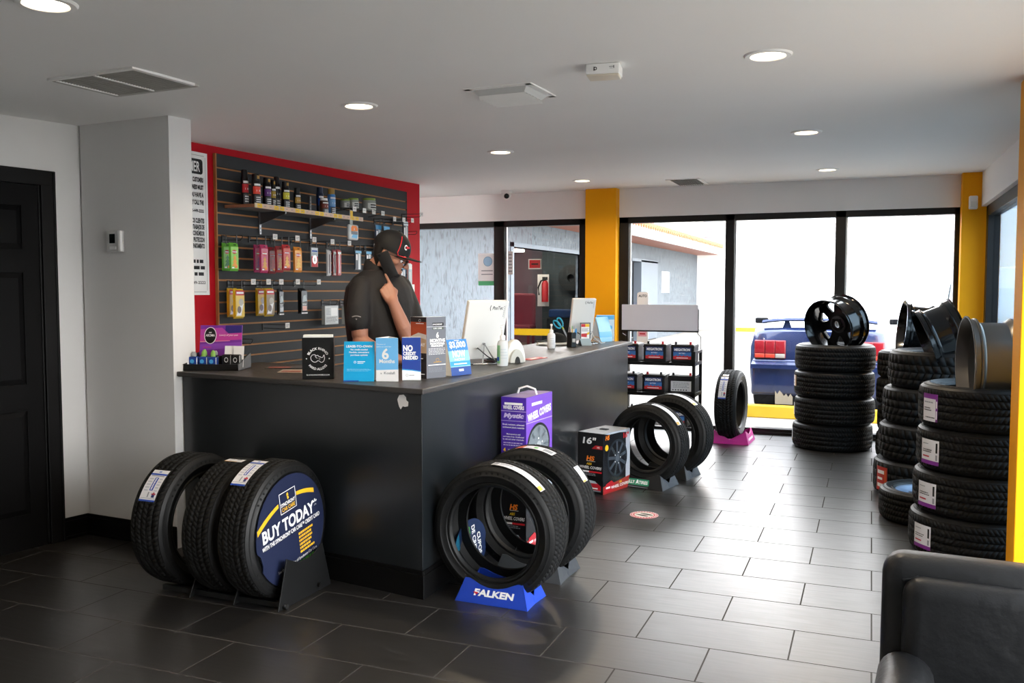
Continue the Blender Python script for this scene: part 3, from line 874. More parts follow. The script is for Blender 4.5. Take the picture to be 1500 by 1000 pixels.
def tray():
    t = thing('wire_tray_shelf', 'small black wire tray shelf with four white tags right of the wooden shelf', 'shelf', wl(1.58, T0, 2.122), WRZ)
    a = B()
    W_, D = .56, .17
    for k in range(9):
        x = W_ * k / 8; a.tube([(x, 0, 0), (x, -D, 0), (x, -D - .004, .02)], .002, BLACKM, 5)
    for y in (0, -D * .5, -D):
        a.tube([(0, y, -.002), (W_, y, -.002)], .0028, BLACKM, 5)
    a.tube([(0, 0, -.03), (0, -D, -.002)], .0028, BLACKM, 5); a.tube([(W_, 0, -.03), (W_, -D, -.002)], .0028, BLACKM, 5)
    a.build('wire_frame', t, smooth=True)
    for k in range(4):
        x = .06 + k * .15
        a = B(); a.box(x - .026, x + .026, -D - .01, -D - .006, -.026, .012, mat('tag_white', '#e8e4e0', .5)); front(a, x, -D - .01, -.01).rect(-.018, .002, .012, .007, PRINT_G); a.build('price_tag', t)
tray()
def jar(label, s, tt, r, h):
    t = thing('gel_jar', label, 'jar', wl(s, tt, 2.126), WRZ, 'clear jars on the wire tray')
    a = B(); a.lathe([(1e-4, 0), (r, 0), (r, h * .8), (r * .9, h * .85), (1e-4, h * .85)], mat('jar_clear', '#9fa39c', .12), 20); a.build('body', t, smooth=True)
    a = B(); f = Surf(a, lambda u, v, l: V(((r + l) * sin(u / r), -(r + l) * cos(u / r), v)), n=8); f.rect(-r * 1.2, h * .1, r * 1.2, h * .6, M_('#d9dad4')); f.rect(-r * .8, h * .2, r * .6, h * .3, PRINT_K, 2); f.rect(-r * .8, h * .4, r * .3, h * .5, PRINT_K, 2); a.build('label', t)
    a = B(); a.lathe([(1e-4, h * .83), (r * .93, h * .83), (r * .93, h), (1e-4, h)], mat('jar_lid_green', '#8aa33a', .4), 20); a.build('lid', t, smooth=True)
jar('left clear jar with green lid at the back of the wire tray', 1.68, .09, .045, .075)
jar('clear jar with green lid, middle one of the wire tray', 1.72, .14, .045, .085)
jar('largest clear jar with green lid at the right of the wire tray', 1.95, .15, .058, .105)

def clam():
    t = thing('hanging_blister_pack', 'clear blister pack with orange and blue label hanging at the shelf end', 'packet', wl(1.47, .275, 1.85), WRZ)
    a = B(); a.box(-.02, .02, -.004, 0, .118, .24, mat('clip_strip', '#a8aaa6', .3)); a.box(-.014, .02, -.006, -.003, .17, .235, YEL); a.build('clip_strip', t)
    a = B(); a.rbox(-.07, .07, -.03, 0, 0, .125, .02, mat('blister_clear', '#d4dadb', .12)); a.build('shell', t, smooth=True)
    a = B(); f = front(a, 0, -.0305, 0); f.poly([(-.045, .1), (-.03, .115), (.03, .115), (.05, .095), (.05, .075), (-.045, .07)], ORANGEP); f.rect(-.045, .045, .05, .07, M_('#3c4a58')); f.poly([(-.045, .02), (-.02, .045), (.05, .045), (.04, .015)], M_('#3f9fd0')); f.text('A', 0, .078, .02, PRINT_W); a.build('label', t)
clam()
def switch():
    t = thing('light_switch_plate', 'white double light switch plate on the red wall beside the man', 'light switch', wl(2.915, .008, 1.39), WRZ)
    a = B(); a.rbox(-.075, .075, -.008, 0, 0, .115, .004, WHITE); a.build('plate', t)
    for x in (-.035, .035):
        a = B(); a.rbox(x - .016, x + .016, -.013, -.005, .025, .09, .002, mat('switch_white', '#fafafa', .35)); a.build('rocker', t)
switch()
# ------------------------------------------------------------------ things on the counter
CZ = 1.0015
def at(pl, pr):
    "stand from its two front base corners: centre, turn, width"
    d = V((pr[0] - pl[0], pr[1] - pl[1], 0))
    return V(((pl[0] + pr[0]) / 2, (pl[1] + pr[1]) / 2, CZ)), atan2(d.y, d.x), d.length

def aroma():
    t = thing('air_freshener_display', 'counter display of car perfumes with a purple sunset header card', 'display stand', (-3.47, 4.10, CZ), radians(19))
    PUR = mat('header_purple', '#7a2f9c', .4); PINK = mat('header_pink', '#c63d9a', .4); NAVY = mat('header_navy', '#2f2470', .4)
    def Q(x0, x1, y, z0, z1, m, b, lean=.04):
        b.hexa([(x0, y, z0), (x1, y, z0), (x1, y + .006, z0), (x0, y + .006, z0)], [(x0, y + lean, z1), (x1, y + lean, z1), (x1, y + lean + .006, z1), (x0, y + lean + .006, z1)], m)
    a = B(); Q(-.15, .10, .12, .0, .245, PUR, a); a.build('header_card', t)
    a = B(); up = V((0, .04, .245)).normalized(); f = flat(a, (0, .12, 0), (1, 0, 0), up)
    f.poly([(-.149, .15), (.099, .165), (.099, .205), (-.149, .19)], PINK); f.poly([(-.149, .19), (.02, .2), (-.02, .235), (-.149, .225)], mat('header_rose', '#b944a4', .4))
    f.poly([(.0, .2), (.099, .205), (.099, .246), (.0, .246)], NAVY); f.poly([(-.149, .10), (.099, .12), (.099, .15), (-.149, .135)], mat('header_violet', '#8f49b8', .4)); f.poly([(-.149, .148), (.03, .156), (.03, .160), (-.149, .154)], mat('header_glow', '#e88aa8', .4), 2)
    f.disc(-.088, .188, .037, PRINT_W, 3, .05); f.disc(-.088, .188, .033, PRINT_K, 4, .046); f.text('AROMA', -.088, .182, .014, PRINT_W, w=.054, layer=6); f.text('car', -.088, .202, .01, PRINT_W, layer=6)
    f.text('Luxury of your own', .02, .186, .011, PRINT_W, w=.11, layer=3, shear=.25, bold=0); f.rect(-.13, .116, -.08, .122, PINK, 2)
    a.build('header_print', t)
    a = B()
    a.box(-.155, .16, -.085, -.07, 0, .035, BLACKP); a.box(-.155, .16, .10, .125, 0, .07, BLACKP)
    for x in (-.155, .15):
        a.prism([(-.085, 0), (.125, 0), (.125, .09), (-.085, .035)], x, x + .01, BLACKP, Matrix(((0, 0, 1, 0), (1, 0, 0, 0), (0, 1, 0, 0), (0, 0, 0, 1))))
    a.box(-.155, .16, -.085, .125, 0, .012, BLACKP)
    a.build('tray', t, bevel=.002)
    BL = mat('perfume_blue', '#1a3d94', .3); AQ = mat('perfume_aqua', '#4ea8dc', .3)
    def vial(x, y, m, hang, label):
        q = thing('car_perfume', label, 'perfume', V((-3.47, 4.10, CZ + .013)) + Matrix.Rotation(radians(19), 3, 'Z') @ V((x, y, 0)), radians(19), 'car perfumes in the counter display')
        b = B(); b.rbox(-.026, .026, -.014, .014, 0, .062, .006, m); b.build('pack', q, smooth=True)
        b = B(); f2 = front(b, 0, -.0145, 0); f2.disc(-.006, .036, .012, AQ); f2.rect(.019, .004, .024, .058, PRINT_W); b.build('printing', q)
        b = B()
        if hang == 'green':
            b.lathe([(1e-4, .062), (.014, .064), (.013, .085), (.006, .098), (1e-4, .1)], mat('perfume_green', '#7fae52', .15), 14)
        else:
            b.lathe([(1e-4, .062), (.015, .064), (.015, .08), (.009, .09), (1e-4, .09)], mat('perfume_grey', '#8d8f92', .2), 14)
        b.build('bottle', q, smooth=True)
    vial(-.115, -.03, BL, 'grey', 'blue packed car perfume with a grey bottle at the left end of the display')
    vial(-.058, -.03, BL, 'green', 'blue packed car perfume with a green bottle, second in the front row')
    vial(0, -.04, BL, 'green', 'blue packed car perfume with a green bottle, rightmost in the front row')
    vial(-.085, .05, BLACKP, 'green', 'black packed car perfume with a green bottle at the back left')
    vial(-.025, .055, BLACKP, 'grey', 'black packed car perfume with a grey bottle at the back')
    # two white carded clips in black pockets
    for x, y, lab in ((.075, -.02, 'white card with a black pocket, left of the pair at the display end'), (.13, -.03, 'white card with a black pocket at the right end of the display')):
        q = thing('carded_vent_clip', lab, 'air freshener', V((-3.47, 4.10, CZ + .013)) + Matrix.Rotation(radians(19), 3, 'Z') @ V((x, y, 0)), radians(19), 'carded clips in the counter display')
        b = B(); b.hexa([(-.03, .02, 0), (.03, .02, 0), (.03, .023, 0), (-.03, .023, 0)], [(-.03, .045, .12), (.03, .045, .12), (.03, .048, .12), (-.03, .048, .12)], PRINT_W); b.build('card', q)
        b = B(); b.rbox(-.027, .027, -.02, .018, 0, .075, .008, BLACKP); f2 = front(b, 0, -.0205, 0); f2.ring(0, .045, .008, .011, PRINT_W, k=1.3); f2.rect(.024, .005, .028, .07, PRINT_W); b.build('pocket', q, smooth=True)
aroma()

def papers():
    for pts, lab, m in (([(-3.02, 4.06), (-2.78, 4.13), (-2.86, 4.30), (-3.10, 4.22)], 'printed flyer lying flat on the counter behind the perfume display', mat('flyer', '#bcaea2', .5, noise=.3, nscale=25)),
                        ([(-3.24, 4.24), (-2.98, 4.36), (-3.06, 4.50), (-3.32, 4.38)], 'dark clear-edged sheet lying near the back edge of the counter', mat('dark_sheet', '#35322f', .3))):
        b = B(); b.prism([(x - pts[0][0], y - pts[0][1]) for x, y in pts], 0, .0018, m)
        f = Surf(b, lambda u, v, l: V((u, v, .0018 + l)))
        q = V((pts[1][0] - pts[0][0], pts[1][1] - pts[0][1], 0)); p = V((pts[3][0] - pts[0][0], pts[3][1] - pts[0][1], 0))
        g = Surf(b, lambda u, v, l: q * u + p * v + V((0, 0, .002 + l)))
        g.rect(.06, .1, .5, .6, mat('flyer_red', '#9a5a50', .5)); g.scribble(.55, .1, .95, .9, 6, PRINT_K if m.name == 'flyer' else PRINT_G)
        o = b.build('paper_sheet'); o.location = (pts[0][0], pts[0][1], CZ); tag(o, lab, 'paper')
papers()

def rhino():
    c, rz, w = at((-2.684, 3.816), (-2.545, 3.891))
    t = thing('brochure_box', 'black brochure box with a white rhino head logo on the counter', 'brochure holder', c, rz)
    w = .158; h = .212; d = .075
    K = mat('rhino_box_black', '#111213', .4, noise=.2, nscale=14)
    a = B(); a.box(-w / 2, w / 2, 0, .004, 0, h, K); a.box(-w / 2, w / 2, d - .004, d, 0, h, K); a.box(-w / 2, -w / 2 + .003, 0, d, 0, h, K); a.box(w / 2 - .003, w / 2, 0, d, 0, h, K); a.box(-w / 2, w / 2, 0, d, 0, .004, K)
    a.build('holder', t, bevel=.001)
    a = B(); f = front(a, 0, 0, 0); f.arc('BLACK RHINO', 0, .103, .047, .0115, PRINT_W, bold=.03); f.arc('HARD ALLOYS', 0, .103, .058, .0115, PRINT_W, mid=-pi / 2, inside=True, bold=.03)
    f.poly([(-.057, .108), (-.053, .104), (-.057, .1), (-.061, .104)], PRINT_W); f.poly([(.057, .108), (.061, .104), (.057, .1), (.053, .104)], PRINT_W)
    body = [(-.034, .098), (-.036, .112), (-.028, .123), (-.016, .125), (-.006, .118), (-.002, .122), (.004, .118), (.006, .112), (.012, .115), (.016, .109), (.024, .110), (.031, .124), (.034, .108), (.031, .094), (.024, .086), (.014, .085), (.008, .092), (-.002, .094), (-.006, .088), (-.016, .086), (-.024, .088), (-.03, .094), (-.034, .098)]
    f.line(body, .0028, PRINT_W); f.line([(-.014, .12), (-.010, .110), (-.002, .106)], .0024, PRINT_W); f.line([(.004, .104), (.012, .101)], .0024, PRINT_W)
    f.text('BLACKRHINOWHEELS.COM', 0, .018, .006, PRINT_W, w=.115)
    a.build('logo', t)
    a = B(); a.box(-w / 2 + .006, w / 2 - .006, .008, d - .008, .006, h + .012, PAPER); a.build('brochures', t)
rhino()

def lease():
    c, rz, w = at((-2.426, 3.793), (-2.284, 3.85))
    t = thing('leaflet_holder', 'cyan lease-to-own card standing on the counter', 'leaflet', c, rz)
    CY = mat('leaflet_cyan', '#18a6dc', .35)
    w = .152; h = .197
    a = B(); a.hexa([(-w / 2, 0, 0), (w / 2, 0, 0), (w / 2, .003, 0), (-w / 2, .003, 0)], [(-w / 2, .03, h), (w / 2, .03, h), (w / 2, .033, h), (-w / 2, .033, h)], CY); a.build('front_card', t)
    a = B(); a.hexa([(-w / 2, .075, 0), (w / 2, .075, 0), (w / 2, .078, 0), (-w / 2, .078, 0)], [(-w / 2, .034, h), (w / 2, .034, h), (w / 2, .036, h), (-w / 2, .036, h)], PAPER); a.build('back_prop', t)
    a = B(); f = flat(a, (0, 0, 0), (1, 0, 0), (0, .03, h)); f.text('LEASE-TO-OWN', 0, .17, .0105, PRINT_W, w=.13, bold=.035)
    for i, s_ in enumerate(('No credit needed', 'Flexible, convenient', 'purchase options')):
        f.text(s_, 0, .155 - .0135 * i, .008, PRINT_W, w=.085 if i != 1 else .1)
    f.ring(-.02, .096, .004, .006, PRINT_W); f.rect(-.008, .097, .03, .1, PRINT_W); f.rect(-.008, .09, .022, .0925, PRINT_W); f.scribble(-.06, .05, .06, .064, 3, mat('pale_print', '#8fd6f2', .5), fill=.35); f.rect(-w / 2, 0, .0, .006, BLUEP)
    a.build('printing', t)
lease()

def six():
    c, rz, w = at((-2.278, 3.863), (-2.174, 3.894))
    t = thing('leaflet_holder', 'light blue folded leaflet with a big 6 months, on the counter', 'leaflet', c, rz)
    LB = mat('leaflet_sky', '#74bdf0', .35); w = .112; h = .216
    a = B(); a.box(-w / 2, w / 2, 0, .002, 0, h, PRINT_W); a.hexa([(-w / 2, .001, 0), (-w / 2 + .002, 0, 0), (.0, .045, 0), (-.002, .045, 0)], [(-w / 2, .001, h), (-w / 2 + .002, 0, h), (.0, .045, h + .006), (-.002, .045, h + .006)], PRINT_W)
    a.hexa([(w / 2, .001, 0), (w / 2 - .002, 0, 0), (.0, .045, 0), (.002, .045, 0)], [(w / 2, .001, h), (w / 2 - .002, 0, h), (.0, .045, h + .006), (.002, .045, h + .006)], PRINT_W); a.build('folded_card', t)
    a = B(); f = front(a, 0, 0, 0); f.poly([(-w / 2, .056), (w / 2, .06), (w / 2, h), (-w / 2, h)], LB)
    f.text('The power of', -.03, .182, .006, PRINT_W, w=.045, bold=0); f.text('same as cash for', -.015, .170, .006, PRINT_W, w=.075, bold=0); f.text('6', -.008, .112, .05, PRINT_W, bold=.03); f.text('Months', 0, .092, .018, PRINT_W, w=.078, bold=.03); f.text('Koalafi', .012, .036, .012, PRINT_G, w=.055, bold=.02); f.text('x', -.03, .036, .01, PRINT_G)
    a.build('printing', t)
six()

def nocredit():
    c, rz, w = at((-2.176, 3.944), (-2.101, 3.995))
    rz -= .12
    t = thing('leaflet_holder', 'navy no credit needed leaflet holder with a white base, on the counter', 'leaflet', c, rz)
    w = .094; h = .216; NV = mat('leaflet_navy', '#2c4696', .3)
    a = B(); a.box(-w / 2, w / 2, 0, .003, 0, h, PRINT_W); a.box(-w / 2, -w / 2 + .002, 0, .045, 0, h, PRINT_W); a.box(w / 2 - .002, w / 2, 0, .045, 0, h, PRINT_W); a.box(-w / 2, w / 2, .042, .045, 0, h, PRINT_W); a.box(-w / 2, w / 2, 0, .045, 0, .004, PRINT_W); a.build('holder', t)
    a = B(); a.box(-w / 2 + .004, w / 2 - .004, .006, .036, .005, h - .004, PAPER); a.build('leaflets', t)
    a = B(); f = front(a, 0, 0, 0); f.poly([(-w / 2, .058), (0, .054), (w / 2, .046), (w / 2, h), (-w / 2, h)], NV); f.poly([(-w / 2, .052), (0, .049), (w / 2, .042), (w / 2, .046), (0, .054), (-w / 2, .058)], mat('leaflet_wave', '#49a8e0', .3), 2)
    f.text('NO', -w / 2 + .006, .148, .028, PRINT_W, w=.048, align='l', bold=.045); f.text('CREDIT', -w / 2 + .006, .127, .0165, PRINT_W, w=.064, align='l', bold=.045); f.text('NEEDED', -w / 2 + .006, .106, .0165, PRINT_W, w=.074, align='l', bold=.045); f.rect(-w / 2 + .006, .1, .04, .1015, mat('leaflet_wave', '#49a8e0'))
    f.ring(-.022, .026, .005, .0065, PRINT_G); f.rect(-.012, .0245, .014, .0275, PRINT_G)
    a.build('printing', t)
nocredit()

def trifold():
    t = thing('trifold_display', 'tall folded display with an orange side and a grey 6 months financing side', 'leaflet', (-2.104, 4.068, CZ), 0)
    h = .315
    ORG = mat('trifold_orange', '#b4491f', .4, noise=.3, nscale=9); GRY = mat('trifold_grey', '#6c6e76', .4)
    L, R = V((-.105, .028, 0)), V((.05, .122, 0))
    def wall(p, q, m):
        b = B(); d = (q - p).normalized(); n = V((-d.y, d.x, 0)) * .004
        b.hexa([p, q, q + n, p + n], [p + V((0, 0, h)), q + V((0, 0, h)), q + n + V((0, 0, h)), p + n + V((0, 0, h))], m); return b
    O_ = V((0, 0, 0))
    b = wall(L, O_, ORG); f = flat(b, L, O_ - L, (0, 0, 1)); W_ = L.length
    f.rect(0, 0, W_, .13, mat('trifold_dark', '#2a2426', .5)); f.poly([(0, .13), (W_, .13), (W_, .2), (W_ * .6, .21), (0, .19)], mat('trifold_sand', '#c9a884', .5), 2); f.poly([(0, .19), (W_ * .6, .21), (W_, .2), (W_, .225), (W_ * .5, .235), (0, .215)], mat('trifold_cloud', '#d8cfc8', .5), 3); f.rect(0, .29, W_, h, mat('trifold_dark', '#2a2426'), 2)
    f.text('TODAY', W_ * .56, .165, .017, PRINT_W, w=W_ * .75, layer=5); f.ring(W_ * .6, .297, .006, .0075, PRINT_W, layer=4); f.rect(W_ * .35, .28, W_ * .85, .284, PRINT_W, 4); f.rect(W_ * .2, .1, W_ * .8, .104, PRINT_W, 4); f.rect(W_ * .3, .02, W_ * .9, .024, PRINT_W, 4)
    q = b.build('orange_panel', t); q['label'] = 'orange sunset picture panel'
    b = wall(O_, R, GRY); f = flat(b, O_, R - O_, (0, 0, 1)); W_ = R.length; m = W_ * .56
    f.rect(W_ * .3, .268, W_ * .88, .285, PRINT_K); f.text('SYNCHRONY', m, .2725, .008, PRINT_W, w=W_ * .5, layer=3); f.rect(W_ * .3, .25, W_ * .88, .262, mat('trifold_olive', '#4e5648')); f.text('CAR CARE', m, .2525, .007, PRINT_W, w=W_ * .45, layer=3); f.rect(0, .264, W_, .2655, PRINT_W, 4)
    f.text('6', m, .208, .027, PRINT_W, bold=.03); f.text('MONTHS', m, .186, .016, PRINT_W, w=W_ * .78, bold=.045); f.text('PROMOTIONAL', m, .173, .0095, PRINT_W, w=W_ * .76, bold=.045); f.text('FINANCING*', m, .161, .0095, PRINT_W, w=W_ * .66, bold=.045)
    f.scribble(W_ * .1, .12, W_ * .95, .156, 5, PRINT_W, fill=.3); f.ring(m, .093, .009, .0115, mat('gold_print', '#b98d3c'), k=.8); f.rect(W_ * .36, .08, W_ * .76, .084, mat('gold_print', '#b98d3c')); f.rect(W_ * .08, .066, W_ * .98, .07, PRINT_W); f.scribble(W_ * .1, .03, W_ * .95, .056, 4, PRINT_G, fill=.3)
    q = b.build('grey_panel', t); q['label'] = 'grey financing panel'
    b = wall(L, R + V((-.02, .03, 0)), PAPER); b.build('back_panel', t)
trifold()

def tent():
    t = thing('tent_card', 'white and blue tent card offering $3,000 on the counter edge', 'sign', (-2.020, 4.31, CZ), radians(72))
    w = .155; h = .19; d = .082
    a = B()
    n = 8
    fr = [V((0, d * (.0 + .5 * (i / n) ** 1.3), h * i / n)) for i in range(n + 1)]
    def prof(s0): return [V((s0, p.y, p.z)) for p in fr]
    a.loft([prof(-w / 2), prof(w / 2)], PRINT_W, cap=False, closed=False); a.build('front_panel', t)
    a = B(); a.hexa([(-w / 2, d, 0), (w / 2, d, 0), (w / 2, d + .002, 0), (-w / 2, d + .002, 0)], [(-w / 2, d * .5, h), (w / 2, d * .5, h), (w / 2, d * .5 + .002, h), (-w / 2, d * .5 + .002, h)], PAPER)
    for s0 in (-w / 2, w / 2 - .002):
        a.prism([(.001, 0)] + [(d * (.5 * (i / n) ** 1.3) + .002, h * i / n) for i in range(1, n + 1)] + [(d, 0)], s0, s0 + .002, mat('card_cream', '#f1ece0', .6), Matrix(((0, 0, 1, 0), (1, 0, 0, 0), (0, 1, 0, 0), (0, 0, 0, 1))))
    a.build('back_and_sides', t)
    a = B(); f = Surf(a, lambda u, v, l: V((u, d * .5 * (max(0, v) / h) ** 1.3 - l, v)), n=1)
    def band(z0, z1, m, layer=1):
        k = 6
        for i in range(k):
            f.rect(-w / 2, z0 + (z1 - z0) * i / k, w / 2, z0 + (z1 - z0) * (i + 1) / k, m, layer)
    band(.04, h, mat('tent_sky', '#8fc6ee', .4)); band(.13, h, mat('tent_blue', '#3f86c8', .4), 2); band(0, .045, mat('tent_navy', '#2c4a94', .4), 2)
    band(.05, .075, mat('tent_cyan', '#3b9ede', .4), 2)
    f.text('$3,000', 0, .148, .03, PRINT_W, w=.125, bold=.04, layer=4); f.text('NOW', 0, .098, .033, PRINT_W, w=.1, bold=.04, layer=4); f.text('NOW', 0, .078, .012, PRINT_W, w=.08, layer=4); f.rect(-.02, .182, .02, .186, PRINT_W, 4); f.rect(-.018, .022, .018, .034, PRINT_W, 4); f.rect(-.05, .058, .05, .064, PRINT_W, 4)
    a.build('printing', t)
tent()

def monitor(label, loc, rz, w, h, lean, base, logo, thick=.032, skew=0.):
    "screen seen from behind; local -y is its back"
    t = thing('computer_monitor', label, 'monitor', loc, rz, 'white monitors on the counter')
    MW = mat('monitor_white', '#e9e9e6', .4)
    Rm = Matrix.Translation(V((0, 0, .03))) @ Matrix.Rotation(skew, 4, 'Y') @ Matrix.Rotation(lean, 4, 'X')
    a = B(); a.rbox(-w / 2, w / 2, -thick / 2, thick / 2, 0, h, .006, MW, Rm); cs = a.build('case', t, smooth=True)
    a = B(); a.rbox(-w / 2 + .008, w / 2 - .008, thick / 2 - .002, thick / 2 + .002, .008, h - .008, .002, mat('screen_dark', '#0a0b0d', .12), Rm); a.build('screen', t)
    a = B(); fn = front(a, 0, -thick / 2, 0); f0 = fn.fn
    f = Surf(a, lambda u, v, l: Rm @ f0(u, v, l))
    k = w / .33
    f.text(logo, .075 * k, h - .062 * k, .025 * k, PRINT_K, w=.085 * k, shear=.2, bold=.01)
    f.line([(.018 * k, h - .03 * k), (.012 * k, h - .05 * k), (.018 * k, h - .07 * k)], .005 * k, PRINT_K)
    for i in range(6):
        f.rect(.128 * k, h - .045 * k - i * .014 * k, .133 * k, h - .037 * k - i * .014 * k, PRINT_G)
    f.rect(.139 * k, h - .13 * k, .142 * k, h - .03 * k, mat('case_groove', '#bdbdb8', .5))
    a.build('logo_print', cs)
    # wire stand
    a = B()
    y0 = -.02
    a.tube([(-.11, .12, .004), (-.10, -.10, .004), (.02, -.14, .004), (.11, -.10, .004), (.11, .12, .004)], .005, CHROME, 8)
    a.tube([(-.05, -.12, .006), (0, -.06, .12), (.05, -.12, .006)], .005, CHROME, 8)
    a.tube([(0, -.06, .12), (0, -.01, .13)], .008, CHROME, 8)
    a.build('stand', t, smooth=True)
    a = B(); a.tube([(-.03, -.02, .09), (-.06, -.08, .1), (-.02, -.13, .05), (.06, -.12, .01), (.14, -.06, .006), (.2, .0, .006)], .0035, BLACKP, 6); a.tube([(.03, -.02, .1), (.07, -.07, .11), (.1, -.08, .05), (.15, -.1, .006), (.22, -.04, .006)], .003, PAPER, 6); a.build('cable', t, smooth=True)
    return t
monitor('large white monitor seen from behind, nearest the man, with a black logo', (-2.25, 5.06, CZ), radians(55), .285, .375, radians(17), 0, 'PosTec')
monitor('white monitor seen from behind at the far end of the counter', (-2.27, 7.18, CZ), radians(45), .215, .36, radians(13), 0, 'PosTec')

def pump(label, x, y, h, r, m, back=None):
    t = thing('sanitizer_bottle', label, 'bottle', (x, y, CZ), radians(20), 'hand sanitizer bottles')
    hb = h * .62
    a = B(); a.lathe([(1e-4, 0), (r * .95, 0), (r, .005), (r, hb * .85), (r * .8, hb * .96), (r * .42, hb), (r * .4, hb * 1.04), (1e-4, hb * 1.04)], m, 28); bt = a.build('bottle', t, smooth=True)
    a = B(); a.lathe([(1e-4, hb), (r * .5, hb), (r * .5, hb + h * .1), (r * .28, hb + h * .12), (r * .2, hb + h * .13), (r * .2, h * .9), (1e-4, h * .9)], PRINT_W, 20)
    a.rbox(-r * .3, r * .3, -r * 1.1, r * .35, h * .9, h * .97, .004, PRINT_W); a.cyl((0, -r * 1.0, h * .92), (0, -r * 1.2, h * .86), r * .14, PRINT_W, 8); a.build('pump_head', t, smooth=True)
    a = B(); f = Surf(a, lambda u, v, l: V(((r + l) * sin(u / r), -(r + l) * cos(u / r), v)), n=10)
    if back:
        f.rect(-r * 1.5, hb * .1, -r * .4, hb * .8, back); f.rect(-r * 1.4, hb * .2, -r * .6, hb * .35, BLUEP, 2)
    g = Surf(a, f.fn, n=3); g.scribble(-r * .3, hb * .25, r * .9, hb * .7, 4, mat('faint_print', '#a9b4bb', .6), fill=.3)
    a.build('label', bt)
GEL = mat('gel_clear', '#e9eef0', .12, trans=.35, ior=1.2)
pump('clear hand sanitizer pump bottle with a green label, right of the large monitor', -2.04, 4.93, .25, .033, GEL, mat('label_green', '#7fb88a', .4))
pump('white hand sanitizer pump bottle near the black pen cup', -2.29, 6.52, .195, .031, mat('bottle_milky', '#e6e6e8', .25))

def arch():
    t = thing('tape_dispenser', 'grey-white rounded arch shaped dispenser behind the clear sanitizer bottle', 'dispenser', (-2.045, 5.16, CZ), radians(50))
    m = mat('dispenser_white', '#dfdfd8', .45); g = mat('dispenser_grey', '#b9bab4', .5)
    def half(r, h, d0, d1, mm, b):
        b.prism([(-r, 0), (r, 0)] + [(r * cos(pi * i / 20), h * sin(pi * i / 20)) for i in range(1, 20)], d0, d1, mm, Matrix(((1, 0, 0, 0), (0, 0, 1, 0), (0, 1, 0, 0), (0, 0, 0, 1))))
    a = B(); half(.07, .145, 0, .05, m, a); a.build('shell', t, smooth=True, bevel=.006)
    a = B(); half(.05, .085, -.02, .0, g, a); a.build('front_step', t, smooth=True, bevel=.004)
    a = B(); half(.018, .04, -.024, -.018, PRINT_K, a); a.build('slot', t)
arch()
def ribbon():
    t = thing('tape_roll_stand', 'green and yellow tape rolls on a black stand behind the clear sanitizer bottle', 'tape', (-2.23, 5.25, CZ), radians(30))
    a = B(); a.box(-.05, .05, -.03, .03, 0, .09, BLACKP); a.build('stand', t, bevel=.004)
    M = Matrix.Translation((0, 0, .155)) @ Matrix.Rotation(pi / 2, 4, 'X')
    for z, m in ((-.022, mat('tape_green', '#7fae3a', .4)), (.004, mat('tape_yellow', '#d9b92c', .4))):
        a = B(); a.lathe([(.03, z), (.048, z), (.048, z + .02), (.03, z + .02)], m, 28, M @ Matrix.Translation((0, -.0 if z < 0 else -.05, 0)), closed=True); a.build('tape_roll', t, smooth=True)
    a = B(); a.box(-.02, .02, -.02, .02, .09, .115, mat('tape_yellow', '#d9b92c')); a.build('block', t)
ribbon()
def cardred():
    b = B(); b.prism([(-.05, -.12), (.03, -.14), (.06, .1), (-.02, .13)], 0, .002, mat('card_red', '#c83a3c', .5))
    f = Surf(b, lambda u, v, l: V((u, v, .002 + l))); f.rect(-.01, -.09, .02, .05, PRINT_W); f.rect(.025, .08, .045, .13, PRINT_W)
    o = b.build('red_card'); o.location = (-2.06, 5.52, CZ); tag(o, 'red and white card lying flat near the counter edge', 'card')
cardred()
def handset():
    t = thing('folded_cap', 'black folded fabric cap lying on the papers by the pen cup', 'cap', (-2.44, 7.0, CZ + .022), radians(20))
    FB = mat('black_cloth', '#0b0b0c', .8, bump=.2, bscale=300)
    a = B(); a.ball((.03, 0, .0), (.085, .07, .075), FB, 20)
    bm = a.bm
    for v in bm.verts:
        v.co.z = max(v.co.z, 0)
    a.build('crown', t, smooth=True)
    a = B(); a.loft([[V((-.03 - .11 * i / 6, y * (.062 - .004 * i), .012 + .006 * sin(i) - y * y * .01 * 1)) for y in (-1, -.5, 0, .5, 1)] + [V((-.03 - .11 * i / 6, y * (.062 - .004 * i), .004)) for y in (1, .5, 0, -.5, -1)] for i in range(7)], FB); a.build('brim', t, smooth=True)
handset()
def stack_papers():
    for i, (dx, dy, rz, lab) in enumerate(((0, 0, .3, 'bottom sheet of the small paper pile under the black cap'), (.02, -.03, .42, 'top sheet of the small paper pile under the black cap'))):
        b = B(); b.box(-.15, .15, -.105, .105, 0, .008, PAPER); f = Surf(b, lambda u, v, l: V((u, v, .008 + l))); f.scribble(-.12, -.08, .12, .08, 8, PRINT_G, fill=.25)
        o = b.build('paper_stack'); o.location = (-2.42 + dx, 6.98 + dy, CZ + i * .0095); o.rotation_euler = (0, 0, rz); tag(o, lab, 'paper')
stack_papers()
